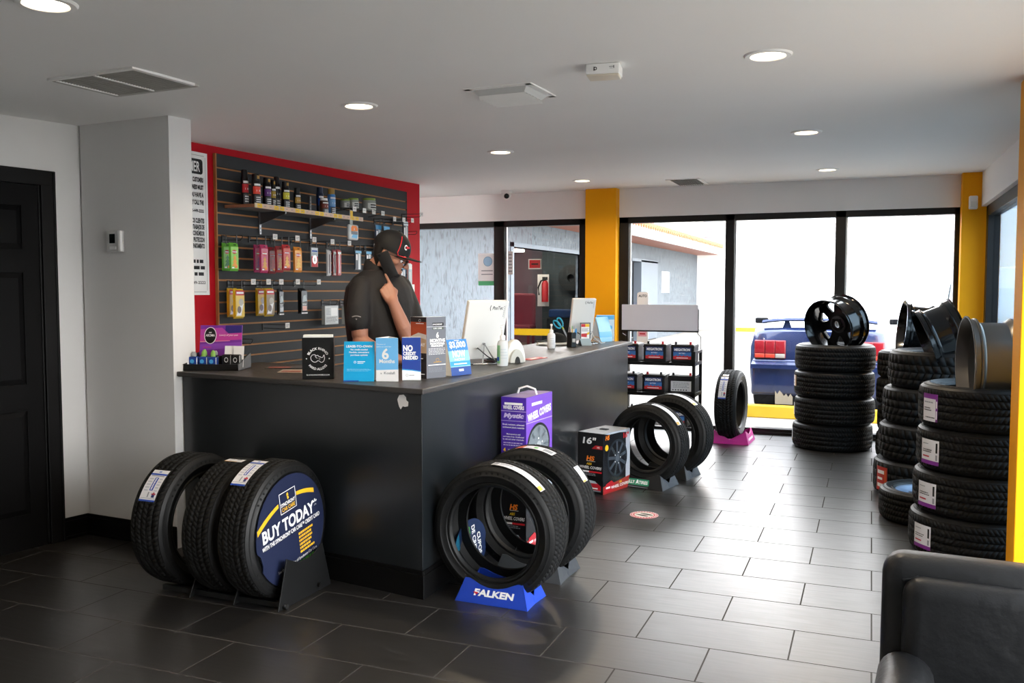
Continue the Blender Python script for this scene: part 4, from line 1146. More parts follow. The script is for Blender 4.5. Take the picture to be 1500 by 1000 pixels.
def pencup():
    t = thing('pen_cup', 'black pen cup with a small white printed mark on the counter', 'pen cup', (-2.205, 6.76, CZ), radians(20))
    a = B(); a.lathe([(1e-4, 0), (.042, 0), (.042, .115), (.038, .115), (.038, .006), (1e-4, .006)], BLACKP, 6, Matrix.Rotation(radians(30), 4, 'Z')); a.build('cup', t, bevel=.002)
    a = B(); f = front(a, 0, -.0375, 0)
    for r in range(3):
        f.rect(.0, .04 + r * .01, .03, .046 + r * .01, PRINT_W)
    a.build('mark', t)
    O = V((-2.205, 6.76, CZ))
    def stick(name, lab, cat, p, q, m, tipm=None, r=.004):
        s = thing(name, lab, cat, O + V(p), 0, 'pens in the pen cup')
        d = V(q) - V(p); b = B(); b.cyl((0, 0, 0), d * .85, r, m, 8); b.build('barrel', s, smooth=True); b = B(); b.cyl(d * .85, d, r * .95, tipm or m, 8, r * .6); b.build('cap', s, smooth=True)
    stick('pen', 'pen with a yellow-green cap standing in the black pen cup', 'pen', (.0, .01, .01), (.0, .02, .165), YEL, GREENP)
    stick('pen', 'white pen standing in the middle of the black pen cup', 'pen', (.01, -.01, .01), (.02, .0, .165), PRINT_W, PRINT_G)
    stick('pen', 'black pen standing in the black pen cup', 'pen', (-.01, .0, .01), (-.012, -.005, .16), BLACKP)
    stick('highlighter', 'blue highlighter in the right of the black pen cup', 'pen', (.02, .0, .01), (.035, .012, .145), mat('hl_blue', '#2f8fd8', .4), None, .009)
    s = thing('scissors', 'scissors with cyan handles leaning out of the black pen cup', 'scissors', O + V((.0, -.01, .01)), radians(20))
    CYH = mat('scissor_cyan', '#1f9fc0', .4)
    a = B(); a.hexa([(-.002, -.002, 0), (.003, -.002, 0), (.003, .002, 0), (-.002, .002, 0)], [(-.07, -.002, .13), (-.055, -.002, .135), (-.055, .002, .135), (-.07, .002, .13)], STEEL); a.build('blade', s)
    for k, (cx, cz, an) in enumerate(((-.088, .185, .45), (-.112, .168, .75))):
        a = B(); pts = []
        for i in range(20):
            u, v = .018 * cos(2 * pi * i / 20), .038 * sin(2 * pi * i / 20)
            pts.append((cx + u * cos(an) - v * sin(an), 0, cz + u * sin(an) + v * cos(an)))
        a.tube(pts, .006, CYH, 8, closed=True); a.tube([(-.06, 0, .13), (-.075, 0, .155)], .006, mat('scissor_lime', '#b8c43a', .4), 8); a.build('handle', s, smooth=True)
pencup()
def cardstand():
    t = thing('card_stand', 'grey framed upright card stand with a red and yellow card on the counter', 'sign holder', (-2.16, 6.985, CZ), radians(33))
    g = mat('stand_grey', '#4d5459', .35)
    w = .088; h = .185
    a = B()
    for q in ((-w / 2, -w / 2 + .009, 0, h), (w / 2 - .009, w / 2, 0, h)):
        a.box(q[0], q[1], 0, .006, .0, h, g)
    a.box(-w / 2, w / 2, 0, .006, h - .009, h, g); a.build('frame', t)
    a = B()
    n = 6
    a.loft([[V((x, -.055 * (1 - (i / n)) , .055 * (i / n) ** 2)) for x in (-w / 2, w / 2)] + [V((x, -.055 * (1 - (i / n)) + .004, .055 * (i / n) ** 2)) for x in (w / 2, -w / 2)] for i in range(n + 1)], mat('stand_silver', '#9fb0b8', .3)); a.build('curved_foot', t, smooth=True)
    a = B(); a.prism([(-.055, 0), (.06, 0), (0, .05)], -w / 2 - .004, -w / 2, BLACKP, Matrix(((0, 0, 1, 0), (1, 0, 0, 0), (0, 1, 0, 0), (0, 0, 0, 1)))); a.build('side_foot', t)
    a = B(); a.box(-w / 2 + .009, w / 2 - .009, .001, .004, .01, h - .009, PRINT_W); f = front(a, 0, .001, 0)
    f.rect(-.034, .15, .0, .174, RED); f.rect(.0, .15, .034, .174, YEL); f.poly([(-.034, .07), (.012, .066), (.016, .098), (-.034, .095)], RED); f.poly([(.014, .085), (.034, .09), (.034, .11), (.014, .1)], YEL); f.scribble(-.03, .112, .03, .14, 3, PRINT_G); a.build('card', t)
cardstand()
def bluetent():
    t = thing('tent_card', 'folded pale blue tent card at the far end of the counter', 'sign', (-2.135, 7.52, CZ), radians(72))
    w = .19; h = .215; d = .1
    n = 8
    prof = [(d * .5 * (i / n) ** 1.6 if i else 0, h * i / n) for i in range(n + 1)]
    a = B(); a.loft([[V((x, p[0], p[1])) for p in prof] for x in (-w / 2, w / 2)], mat('tent_pale', '#8fd0ee', .35), cap=False, closed=False); a.build('front_panel', t, smooth=True)
    a = B(); a.hexa([(-w / 2, d, 0), (w / 2, d, 0), (w / 2, d + .002, 0), (-w / 2, d + .002, 0)], [(-w / 2, d * .5, h), (w / 2, d * .5, h), (w / 2, d * .5 + .002, h), (-w / 2, d * .5 + .002, h)], PAPER); a.box(-w / 2, w / 2, 0, d, 0, .003, mat('tent_pale', '#8fd0ee')); a.prism([(.002, 0), (d, 0), (d * .5, h)], -w / 2, -w / 2 + .003, mat('tent_side', '#ccd2d8', .5), Matrix(((0, 0, 1, 0), (1, 0, 0, 0), (0, 1, 0, 0), (0, 0, 0, 1)))); a.build('back_panel', t)
    a = B(); f = Surf(a, lambda u, v, l: V((u, d * .5 * (max(v, 0) / h) ** 1.6 - l, v)))
    for k in range(4):
        f.rect(-w / 2, .04 + k * .012, w / 2, .052 + k * .012, mat('tent_wave', '#3fb0ee', .3))
    a.build('printing', t)
    t = thing('leaflet_box', 'white leaflet box with a sky blue picture behind the pale blue tent card', 'leaflet', (-2.17, 7.615, CZ), radians(25))
    a = B(); a.box(-.08, .08, 0, .03, 0, .23, PAPER); a.build('box', t, bevel=.001)
    a = B(); f = front(a, 0, 0, 0); f.rect(-.078, .02, .078, .228, mat('sky_print', '#4fb4ec', .4)); f.rect(.02, .02, .078, .19, mat('sky_pale', '#cfe6f4', .4), 2); f.disc(.04, .12, .02, mat('tent_wave', '#3fb0ee'), 3); a.build('picture', t)
    t = thing('cable_bundle', 'orange and black cables hanging loose behind the card stand', 'cable', (-2.22, 7.15, CZ), 0)
    a = B(); a.tube([(0, 0, .004), (.03, .04, .06), (.05, .06, .1), (.02, .02, .12), (-.02, 0, .13)], .004, BLACKP, 6); a.build('black_cable', t, smooth=True)
    a = B(); a.tube([(.0, .05, .13), (.03, .1, .1), (.02, .14, .03), (.06, .2, .004), (.1, .16, .01), (.1, .1, .05), (.07, .07, .06), (.03, .1, .02), (.02, .2, .004)], .003, mat('cable_amber', '#c88a2c', .5), 6); a.build('amber_cable', t, smooth=True)
bluetent()
# ------------------------------------------------------------------ tyres, stands, wheels
RUB = mat('tire_rubber', '#101112', .55, noise=.25, nscale=14, bump=.05, bscale=90)
RUBT = mat('tire_tread_rubber', '#0f1011', .75, noise=.25, nscale=20, spec=.3)
RUBW = mat('tire_side_rubber', '#0c0d0e', .5, noise=.2, nscale=10, spec=.4)
_TIRE = {}
def tire_parts(R, ri, W, style):
    k = (R, ri, W, style)
    if k in _TIRE:
        return _TIRE[k]
    h = W / 2; out = []
    tw = h * .80
    # tread: carcass band plus blocks
    a = B()
    a.lathe([(R - .028, -h * .97), (R - .010, -tw - .004), (R - .009, -tw), (R - .009, tw), (R - .010, tw + .004), (R - .028, h * .97)], RUBT, 96)
    depth = .009 if style == 'at' else .0019
    if style == 'at':
        ribs = [(-1., -.62), (-.54, -.12), (-.05, .38), (.46, 1.)]; N = 44; gap = .2; sl = .35
    else:
        ribs = [(-1., -.66), (-.58, -.22), (-.15, .17), (.24, .6), (.68, 1.)]; N = 84; gap = .06; sl = .7
    if style != 'at':
        for z0, z1 in ribs:
            e0 = .006 if z0 < -.99 else 0; e1 = .006 if z1 > .99 else 0
            a.lathe([(R - .011, z0 * tw), (R - depth - e0, z0 * tw), (R - depth - e1, z1 * tw), (R - .011, z1 * tw)], RUBT, 96)
    for i, (z0, z1) in enumerate(ribs):
        edge = i in (0, len(ribs) - 1)
        z0 *= tw; z1 *= tw
        for j in range(N):
            t0 = 2 * pi * (j + (.5 if (i % 2 and style == 'at') else 0)) / N; t1 = t0 + 2 * pi / N * (1 - gap)
            s = sl * 2 * pi / N * (1 if i < len(ribs) / 2 else -1)
            ra = R - (.0065 if (edge and z0 < 0) else 0); rb = R - (.0065 if (edge and z0 > 0) else 0)
            def p(r, t, z): return V((r * cos(t), r * sin(t), z))
            top = [p(ra, t0, z0), p(ra, t1, z0), p(rb, t1 + s, z1), p(rb, t0 + s, z1)]
            bot = [p(R - .011, t0, z0), p(R - .011, t1, z0), p(R - .011, t1 + s, z1), p(R - .011, t0 + s, z1)]
            a.mesh(bot + top, [(4, 5, 6, 7), (0, 1, 5, 4), (1, 2, 6, 5), (2, 3, 7, 6), (3, 0, 4, 7)], RUBT)
    out.append(('tread', a))
    for sg in (-1, 1):
        a = B(); d = R - ri
        prof = [(R - .010, sg * (tw + .004)), (R - .022, sg * h * .93), (R - .03, sg * h * .965), (R - d * .42, sg * h * 1.0), (R - d * .45, sg * (h * 1.0 + .0025)), (R - d * .49, sg * (h * 1.0 + .0025)), (R - d * .52, sg * h * .995),
                (R - d * .75, sg * h * .93), (ri + .022, sg * h * .87), (ri + .018, sg * (h * .86 + .005)), (ri + .010, sg * (h * .85 + .005)), (ri + .003, sg * h * .82), (ri, sg * h * .76), (ri + .004, sg * h * .70)]
        a.lathe(prof, RUBW, 96)
        # moulded ribs and blank lettering band
        for j in range(60):
            t0 = 2 * pi * j / 60
            if (j // 10) % 3 == 1:
                continue
            r0, r1 = R - .05, R - .032
            q = []
            for r, zz in ((r0, h * .985), (r1, h * .968)):
                for t in (t0, t0 + .03):
                    q.append(V((r * cos(t), r * sin(t), sg * (zz + .0018))))
            a.face([q[0], q[1], q[3], q[2]], RUBW)
        out.append(('sidewall', a))
    a = B(); a.lathe([(ri + .004, -h * .70), (ri + .03, -h * .78), (R - .045, -h * .86), (R - .02, -h * .7), (R - .016, 0), (R - .02, h * .7), (R - .045, h * .86), (ri + .03, h * .78), (ri + .004, h * .70)], RUB, 72)
    out.append(('inner_liner', a))
    res = []
    for n, b in out:
        o = b.build('tmp_' + n, smooth=True, ang=38, recalc=(n != 'tread'))
        res.append((n, o.data)); bpy.data.objects.remove(o)
    _TIRE[k] = res
    return res

LBLW = mat('tire_label_white', '#dcdce0', .45)
def tire_label(t, R, W, kind, a0, a1, z0, z1, child_of):
    "sticker on the tread between angles a0..a1 (radians), across z0..z1"
    b = B(); Rr = R + .0012
    f = Surf(b, lambda u, v, l: V(((Rr + l) * cos(u), (Rr + l) * sin(u), v)), n=10, step=.0005)
    n = 14
    for i in range(n):
        f2 = Surf(b, f.fn, n=1)
        f2.rect(a0 + (a1 - a0) * i / n, z0, a0 + (a1 - a0) * (i + 1) / n, z1, LBLW, 0)
    L = a1 - a0; w = z1 - z0
    def R_(u0, v0, u1, v1, m, layer=1):
        f.rect(a0 + L * u0, z0 + w * v0, a0 + L * u1, z0 + w * v1, m, layer)
    g = Surf(b, f.fn, n=2, step=.0005)
    if kind == 'blue':      # u=0 is the end nearest the crown
        NB = mat('label_blue', '#2348a8', .45)
        R_(.13, 0, .19, 1, NB); R_(.27, .42, .68, .64, NB); R_(.95, 0, 1, 1, NB)
        g.scribble(a0 + L * .29, z0 + w * .48, a0 + L * .66, z0 + w * .58, 1, PRINT_W, 3, .8)
        R_(.04, .4, .1, .56, mat('label_pale_blue', '#7f93c8')); R_(.76, .66, .80, .92, mat('label_red', '#b03040')); R_(.73, .74, .86, .84, mat('label_red', '#b03040')); R_(.80, .70, .88, .88, mat('label_navy', '#2a2f6a'), 2); R_(.73, .42, .88, .5, PRINT_G)
        for k in range(5):
            R_(.3 + .09 * k, .08, .34 + .09 * k, .34, mat('label_faint', '#b9bcc6')); R_(.3 + .09 * k, .72, .34 + .09 * k, .92, mat('label_faint', '#b9bcc6'))
        R_(.205, .1, .23, .9, PRINT_G); R_(.9, .05, .91, .95, PRINT_G)
    elif kind == 'white':
        R_(.02, .15, .1, .85, PRINT_G); R_(.12, .2, .3, .4, mat('label_faint', '#b9bcc6')); R_(.12, .55, .35, .8, PRINT_G); R_(.9, 0, .99, .7, mat('label_amber', '#d9a53c')); R_(.45, .2, .8, .3, mat('label_faint', '#b9bcc6'))
    elif kind == 'orange':
        R_(0, 0, .2, 1, mat('label_orange', '#c85a2a')); R_(.45, .3, .55, .7, GREENP); R_(.7, .2, .95, .8, PRINT_G); R_(.25, .2, .4, .4, mat('label_faint', '#b9bcc6'))
    elif kind == 'purple':  # v across
        PU = mat('label_purple', '#7a2f88', .45)
        R_(0, .82, 1, 1, PU); R_(.88, .0, 1, .82, PU); g.scribble(a0 + L * .1, z0 + w * .36, a0 + L * .66, z0 + w * .52, 2, PRINT_K); g.scribble(a0 + L * .1, z0 + w * .64, a0 + L * .8, z0 + w * .74, 1, PRINT_G); g.scribble(a0 + L * .2, z0 + w * .1, a0 + L * .85, z0 + w * .18, 1, PRINT_K); R_(.91, .1, .97, .4, PRINT_W, 2); R_(.91, .5, .97, .75, PRINT_W, 2)
    elif kind == 'purple_low':
        PU = mat('label_purple', '#7a2f88', .45)
        R_(0, 0, 1, .16, PU); g.scribble(a0 + L * .1, z0 + w * .46, a0 + L * .68, z0 + w * .62, 2, PRINT_K); g.scribble(a0 + L * .1, z0 + w * .78, a0 + L * .5, z0 + w * .86, 1, PRINT_G); R_(.1, .28, .5, .34, mat('label_red', '#b03040')); R_(.84, .5, .93, .9, PRINT_K); R_(.84, .2, .93, .42, PRINT_G)
    elif kind == 'red':
        R_(0, 0, 1, 1, mat('label_hot', '#b83428', .45), 1); R_(.1, .15, .7, .3, PRINT_W, 2); R_(.1, .45, .6, .55, PRINT_W, 2); R_(.1, .7, .75, .85, PRINT_W, 2); R_(.78, .1, .92, .9, mat('label_orange', '#c85a2a'), 2)
    elif kind == 'amber':
        R_(.78, 0, 1, 1, mat('label_amber2', '#c98a2a', .45)); R_(.1, .2, .5, .3, PRINT_G); R_(.1, .5, .5, .6, PRINT_G)
    o = b.build('paper_label', recalc=False)
    o.parent = t; o.location = child_of[0]; o.rotation_euler = child_of[1]
    return o

def tire(label, loc, R=.33, ri=.216, W=.2, axis=None, style='hwy', lab=(), group=None, spin=0., name='tire_for_sale', tilt=None):
    "axis=None: lying flat with its base at loc; axis=angle: standing with its contact point at loc"
    t = thing(name, label, 'tire', loc, axis or 0., group)
    off, rot = ((0, 0, W / 2), (0, 0, spin)) if axis is None else ((0, 0, R), (0, pi / 2, 0))
    if tilt:
        t.rotation_euler = (tilt[0], tilt[1], axis or 0.)
    for n, me in tire_parts(R, ri, W, style):
        o = bpy.data.objects.new(n, me); COL.objects.link(o); o.parent = t; o.location = off; o.rotation_euler = rot
    for kind, a0, a1, z0, z1 in lab:
        tire_label(t, R, W, kind, a0, a1, z0, z1, (off, rot))
    return t
dg = radians
# --- trio beside the counter front; axis along x
G1 = 'tires in the black rack at the counter front'
RT = dict(R=.322, ri=.216, W=.178, axis=0.)
tire('left tire in the black rack, nearest the door, blue and white label', (-3.125, 3.49, .004), lab=[('blue', pi + dg(34), pi + dg(64), -.052, .042)], group=G1, **dict(RT, W=.20))
tire('black car tire in the middle of the black rack, with no sign', (-2.825, 3.48, .004), lab=[('white', pi + dg(2), pi + dg(9), -.04, .06)], group=G1, **dict(RT, R=.318))
tire('right end tire of the black rack, with the round buy today sign', (-2.600, 3.46, .012), lab=[('blue', pi + dg(7), pi + dg(42), -.08, .0)], group=G1, **RT)

def rack_plates():
    t = thing('tire_rack', 'long low black metal tire rack with upright plates on the floor', 'tire stand', (-2.9, 3.5, 0), 0)
    PM = mat('rack_black', '#0f1011', .45, noise=.2, nscale=8)
    for x, h, hw, lab in ((.435, .225, .17, 'end_plate'), (.185, .13, .17, 'divider'), (-.072, .12, .17, 'divider')):
        a = B()
        a.prism([(-hw * 1.25, 0), (hw * 1.25, 0), (hw * .85, h), (hw * .3, h * .82), (-hw * .3, h * .82), (-hw * .85, h)], x, x + .006, PM, Matrix(((0, 0, 1, 0), (1, 0, 0, 0), (0, 1, 0, 0), (0, 0, 0, 1)))); a.build(lab, t, bevel=.0015)
    a = B()
    for y in (-.165, .165):
        a.box(-.26, .436, y - .012, y + .012, .006, .03, PM)
    a.build('base_rail', t)
    a = B(); a.cyl((.445, -.17, .012), (.46, -.17, .012), .012, STEEL, 10); a.cyl((.445, .1, .03), (.455, .1, .03), .012, BLACKM, 10); a.build('bolt', t)
rack_plates()

def buy_sign():
    t = thing('promotional_disc', 'round navy buy today sign set in the face of the end tire', 'sign', (-2.508, 3.46, .334), pi / 2)
    NV = mat('disc_navy', '#1b2340', .45); R = .262
    out = []
    for i in range(64):
        a = 2 * pi * i / 64
        out.append((R * cos(a), R * sin(a)))
    def notch(p):
        d = abs(math.atan2(p[1], p[0]) - (pi + .35) if p[1] > 0 else math.atan2(p[1], p[0]) + (pi - .38))
        return (p[0] * .93, p[1] * .93) if d < .13 else p
    out = [notch(p) for p in out]
    a = B(); a.prism(out, 0, .004, NV, Matrix(((1, 0, 0, 0), (0, 0, -1, 0), (0, 1, 0, 0), (0, 0, 0, 1)))); a.build('disc', t)
    a = B(); f0 = front(a, 0, -.004, 0)
    th = dg(9); c_, s_ = cos(th), sin(th)
    f = Surf(a, lambda u, v, l: f0.fn(u * c_ - v * s_, u * s_ + v * c_, l))
    GO = mat('disc_gold', '#e8b423', .45)
    for i in range(16):
        u0, u1 = -.245 + .445 * i / 16, -.245 + .445 * (i + 1) / 16
        def yy(u): return .163 - 1.15 * (u - .02) ** 2 - .006
        def th_(u): return .008 + .02 * max(0, abs(u) - .02)
        if u1 < -.062 or u0 > .05:
            f.poly([(u0, yy(u0) - th_(u0)), (u1, yy(u1) - th_(u1)), (u1, yy(u1) + th_(u1)), (u0, yy(u0) + th_(u0))], GO)
    x0, y0, x1, y1 = -.068, .096, .056, .196
    for q in ((x0, y0, x1, y0 + .003), (x0, y1 - .003, x1, y1), (x0, y0, x0 + .003, y1), (x1 - .003, y0, x1, y1)):
        f.rect(*q, PRINT_W, 2)
    f.poly([(-.012, .168), (.002, .172), (-.002, .186), (-.012, .182)], GO, 2); f.poly([(-.008, .152), (.004, .156), (0, .168), (-.01, .166)], GO, 2)
    f.text('SYNCHRONY', -.006, .13, .016, PRINT_W, w=.108); f.text('CAR CARE', -.006, .106, .017, GO, w=.1)
    f.text('BUY TODAY*', .0, .015, .056, PRINT_W, w=.43, bold=.03); f.text('WITH THE SYNCHRONY CAR CARE\u2122 CREDIT CARD', .0, -.018, .019, PRINT_W, w=.45)
    f.scribble(.045, -.145, .16, -.035, 6, GO, fill=.6)
    f.text('See the full benefits of Synchrony Car Care', .02, -.168, .013, PRINT_W, w=.31, bold=.01); f.scribble(-.06, -.19, .15, -.174, 1, GREENP, fill=.7); f.rect(-.06, -.211, .0, -.203, GO, 2); f.rect(.01, -.209, .08, -.204, PRINT_W, 2)
    a.build('printing', t)
buy_sign()

# --- pair in the blue stand, axis along y
G2 = 'pair of tires at the counter corner'
tire('front black car tire in the blue stand, white strip label on its tread', (-1.610, 3.865, .006), R=.320, ri=.214, W=.21, axis=pi / 2 - dg(2), lab=[('white', pi + dg(-2), pi + dg(48), -.085, -.03)], group=G2)
tire('rear black car tire standing behind the one in the blue stand', (-1.60, 4.27, .004), R=.325, ri=.214, W=.21, axis=pi / 2 - dg(2), lab=[('orange', pi + dg(-12), pi + dg(24), -.07, .0), ('white', pi + dg(44), pi + dg(60), -.01, .05)], group=G2)
def stand(name, label, loc, rz, m, L=.38, D=.16, h=.105, printing=None, low=.25, ml=None, group='tire stands on the floor'):
    "folded sheet stand, faces local -y; the tire sits in the dip between front and rear plate"
    t = thing(name, label, 'tire stand', loc, rz, group)
    def plate_(y0, y1, nm, mm):
        a = B(); n = 12
        top = []
        for i in range(n + 1):
            u = -1 + 2 * i / n
            z = h if abs(u) > .78 else h - h * .32 * (1 - (u / .78) ** 2)
            top.append((u * L / 2 * .80, z))
        th = .004
        vs = []
        for dy in (0, th):
            for x, z in [(L / 2, 0), (-L / 2, 0)] + top:
                k = z / h
                vs.append(V((x, y0 + (y1 - y0) * k + dy, z)))
        N = len(top) + 2
        a.mesh(vs, [tuple(range(N)), tuple(range(N, 2 * N))[::-1]] + [(i, (i + 1) % N, N + (i + 1) % N, N + i) for i in range(N)], mm)
        o = a.build(nm, t); return o
    plate_(-D / 2, -D / 2 + .035, 'front_plate', m); plate_(D / 2, D / 2 - .035, 'rear_plate', m)
    for sg in (-1, 1):
        a = B()
        x0, x1 = sg * L / 2, sg * L / 2 * .80
        q0, q1 = V((x0, -D / 2, 0)), V((x1, -D / 2 + .035, h)); r0, r1 = V((x0, D / 2, 0)), V((x1, D / 2 - .035, h))
        mid0, mid1 = V((x0 * .96, 0, 0)), V((x0 * .93, 0, h * low + .01))
        e = V((sg * .003, 0, 0))
        for p in ([q0, mid0, mid1, q1], [mid0, r0, r1, mid1]):
            a.hexa(p, [v - e for v in p], ml or m)
        a.build('end_fold', t)
    a = B(); a.box(-L / 2 * .95, L / 2 * .95, -D / 2, D / 2, 0, .004, m); a.build('base_sheet', t)
    if printing:
        a = B(); up = V((0, .035, h)); f = flat(a, (0, -D / 2, 0), (1, 0, 0), up); printing(f, L, h); a.build('printing', t)
    return t
def falken(f, L, h):
    f.text('FALKEN', .008, .038, .028, PRINT_W, w=.2, bold=.045, shear=.15); f.poly([(-.099, .052), (-.068, .052), (-.078, .040), (-.086, .047)], mat('falken_red', '#d8283c', .4), 4)
stand('tire_stand', 'royal blue folded tire stand with white lettering on its front', (-1.598, 3.835, 0), dg(-2), mat('stand_blue', '#1b3fae', .4), L=.37, D=.225, printing=falken)
stand('tire_stand', 'plain grey tire stand under the rear tire of the corner pair', (-1.575, 4.27, 0), dg(-2), mat('stand_dark_grey', '#3b3e42', .45), L=.37, D=.29)

def spanish():
    rz = dg(80)
    t = thing('promotional_disc', 'navy and green Spanish credit sign seen through the front tire of the corner pair', 'sign', (-1.850, 4.045, .165), rz)
    R = .14
    a = B(); a.prism(circ(48, R), 0, .004, mat('disc_navy2', '#1b2d54', .45), Matrix(((1, 0, 0, 0), (0, 0, -1, 0), (0, 1, 0, 0), (0, 0, 0, 1)))); a.build('disc', t)
    a = B(); f = front(a, 0, -.004, 0); BG = mat('disc_teal', '#1f6a8a', .45)
    f.poly([(R * cos(dg(x)), R * sin(dg(x))) for x in range(140, 241, 5)], BG)
    for i, (s_, m) in enumerate((('CUPOS', PRINT_W), ('DE CREDITO', PRINT_W), ('OPCIONES DE', GREENP), ('PAGO FLEXIBLE', GREENP))):
        f.text(s_, .062 - i * .042, 0.0, .026, m, w=.12 if i == 0 else .21, rot=-pi / 2 + .18, bold=.03)
    a.build('printing', t)
spanish()

# --- boxes of wheel covers
def cover_box(name, label, loc, rz, w, d, h, kind, group):
    "narrow face is local -y, window face is local +x"
    t = thing(name, label, 'box', loc, rz, group)
    MT = {'hs': mat('box_black', '#141416', .3), 'my': mat('box_purple', '#4a2aa0', .4)}[kind]
    TOP = {'hs': mat('box_top_grey', '#c9c9cc', .35), 'my': mat('box_top_lilac', '#9a86b8', .4)}[kind]
    SIDE = {'hs': mat('box_side_grey', '#b9c0cc', .3), 'my': mat('box_side_lilac', '#7a4fc0', .35)}[kind]
    a = B(); a.box(-w / 2, w / 2, 0, d, 0, h, MT); a.build('carton', t, bevel=.002)
    a = B(); g = flat(a, (0, d / 2, h), (1, 0, 0), (0, 1, 0)); g.rect(-w / 2 + .002, -d / 2 + .002, w / 2 - .002, d / 2 - .002, TOP); g.rect(-w * .3, -.02, w * .1, .0, PRINT_G, 2); a.build('lid', t)
    if kind == 'my':
        a = B(); a.tube([(-.06, d / 2, h), (-.05, d / 2, h + .03), (0, d / 2, h + .045), (.05, d / 2, h + .03), (.06, d / 2, h)], .006, PRINT_W, 6); a.build('handle', t, smooth=True)
    else:
        a = B(); a.rbox(-.03, .03, d / 2 - .02, d / 2 + .02, h, h + .008, .003, PRINT_K); a.build('handle', t)
    a = B(); f = front(a, 0, 0, 0); s = flat(a, (w / 2, d / 2, 0), (0, 1, 0), (0, 0, 1))
    if kind == 'hs':
        LR = mat('car_red', '#b8202c', .3)
        f.text('16"', -w * .05, h * .82, h * .10, PRINT_W, w=w * .5, bold=.03, shear=.15); f.poly([(w * .05, h * .74), (w * .47, h * .74), (w * .47, h * .80), (w * .2, h * .80)], RED); f.text('HS', w * .32, h * .755, h * .03, PRINT_W)
        f.text('HS', 0, h * .545, h * .07, ORANGEP, w=w * .3, shear=.2, bold=.04); f.rect(-w * .15, h * .53, w * .2, h * .535, PRINT_W); f.text('ABS', -w * .05, h * .47, h * .035, YEL, w=w * .2, shear=.2); f.text('WHEEL COVERS', 0, h * .405, h * .042, PRINT_W, w=w * .86, shear=.2)
        f.rect(-w * .42, h * .345, -w * .05, h * .37, PRINT_W); f.rect(-w * .05, h * .345, w * .45, h * .37, RED); f.scribble(-w * .42, h * .29, w * .3, h * .335, 2, PRINT_G)
        f.poly([(-w * .3, h * .12), (-w * .2, h * .19), (w * .25, h * .19), (w * .42, h * .13), (w * .42, h * .06), (-w * .3, h * .05)], LR); f.poly([(-w * .1, h * .17), (-w * .02, h * .215), (w * .2, h * .21), (w * .28, h * .17)], mat('car_glass', '#b9c4cc', .2), 2); f.rect(-w * .05, h * .08, w * .3, h * .1, PRINT_W, 3); f.rect(-w * .3, h * .04, w * .42, h * .06, PRINT_G, 2)
        f.disc(-w * .05, h * .24, w * .3, mat('box_char', '#08080a', .3), 1, h * .08)
        s.rect(-d / 2, 0, d / 2, h, mat('box_art_black', '#1b1c20', .25)); s.rect(d * .34, h * .05, d / 2, h, SIDE, 2); s.poly([(-d / 2, h), (d / 2, h), (d / 2, h * .94), (d * .1, h * .97), (-d * .3, h * .97)], SIDE, 2)
        CH = mat('cover_chrome', '#8b97a2', .2, .8)
        s.ring(d * .02, h * .55, d * .32, d * .37, mat('cover_rim', '#2b3036', .2), 3, k=1.)
        for k in range(9):
            an = 2 * pi * k / 9 + .3; c, q = cos(an), sin(an)
            s.poly([(d * .02 + d * .05 * c - d * .03 * q, h * .55 + d * .05 * q + d * .03 * c), (d * .02 + d * .33 * c - d * .015 * q, h * .55 + d * .33 * q + d * .015 * c), (d * .02 + d * .33 * c + d * .05 * q, h * .55 + d * .33 * q - d * .05 * c), (d * .02 + d * .05 * c + d * .03 * q, h * .55 + d * .05 * q - d * .03 * c)], CH if k % 3 == 0 else mat('cover_dark', '#454c55', .25), 4)
        s.disc(d * .02, h * .55, d * .07, mat('cover_hub', '#5b636c', .25), 5)
        for k in range(5):
            s.disc(d * .02 + d * .11 * cos(k * 1.257), h * .55 + d * .11 * sin(k * 1.257), d * .012, PRINT_W, 6)
        s.poly([(-d / 2, 0), (d / 2, 0), (d / 2, h * .2), (0, h * .16), (-d / 2, h * .13)], mat('box_red_band', '#a03028', .4), 3); s.poly([(-d * .48, h * .02), (-d * .4, h * .16), (-d * .2, h * .2), (-d * .08, h * .14), (-d * .12, h * .03)], LR, 4); s.rect(-d * .4, h * .08, -d * .25, h * .11, PRINT_W, 5)
        s.text('ABS', d * .14, h * .12, h * .035, YEL, layer=5); s.text('WHEEL COVERS', d * .12, h * .06, h * .045, PRINT_W, w=d * .66, layer=5); s.text('HS', -d * .36, h * .89, h * .07, ORANGEP, shear=.2, bold=.04, layer=5); s.disc(-d * .38, h * .76, d * .06, YEL, 5); s.text('16"', d * .34, h * .86, h * .08, RED, w=d * .2, bold=.04, layer=5)
    else:
        LI = mat('box_lilac_print', '#cdbfe6', .5)
        f.rect(-w * .36, h * .90, w * .36, h * .93, PRINT_W); f.text('WHEEL COVERS', 0, h * .845, h * .045, PRINT_W, w=w * .84, bold=.045)
        f.rect(-w / 2, h * .815, w / 2, h * .822, LI); f.rect(-w / 2, h * .69, w / 2, h * .695, LI); f.text('Mystic', 0, h * .735, h * .055, LI, w=w * .78, shear=.3, bold=.05)
        y = h * .635
        for s_ in ('Break resistant, advanced', 'engineered plastic materials'):
            f.text(s_, 0, y, h * .02, PRINT_W, w=w * .86); y -= h * .037
        y -= h * .05
        for s_ in ('Maintenance and', 'corrosion free. Unaffected', 'by salt and other chemicals.'):
            f.text(s_, 0, y, h * .019, PRINT_W, w=w * (.84 if s_[0] != 'M' else .55)); y -= h * .034
        f.scribble(-w * .4, h * .36, w * .4, h * .42, 2, LI)
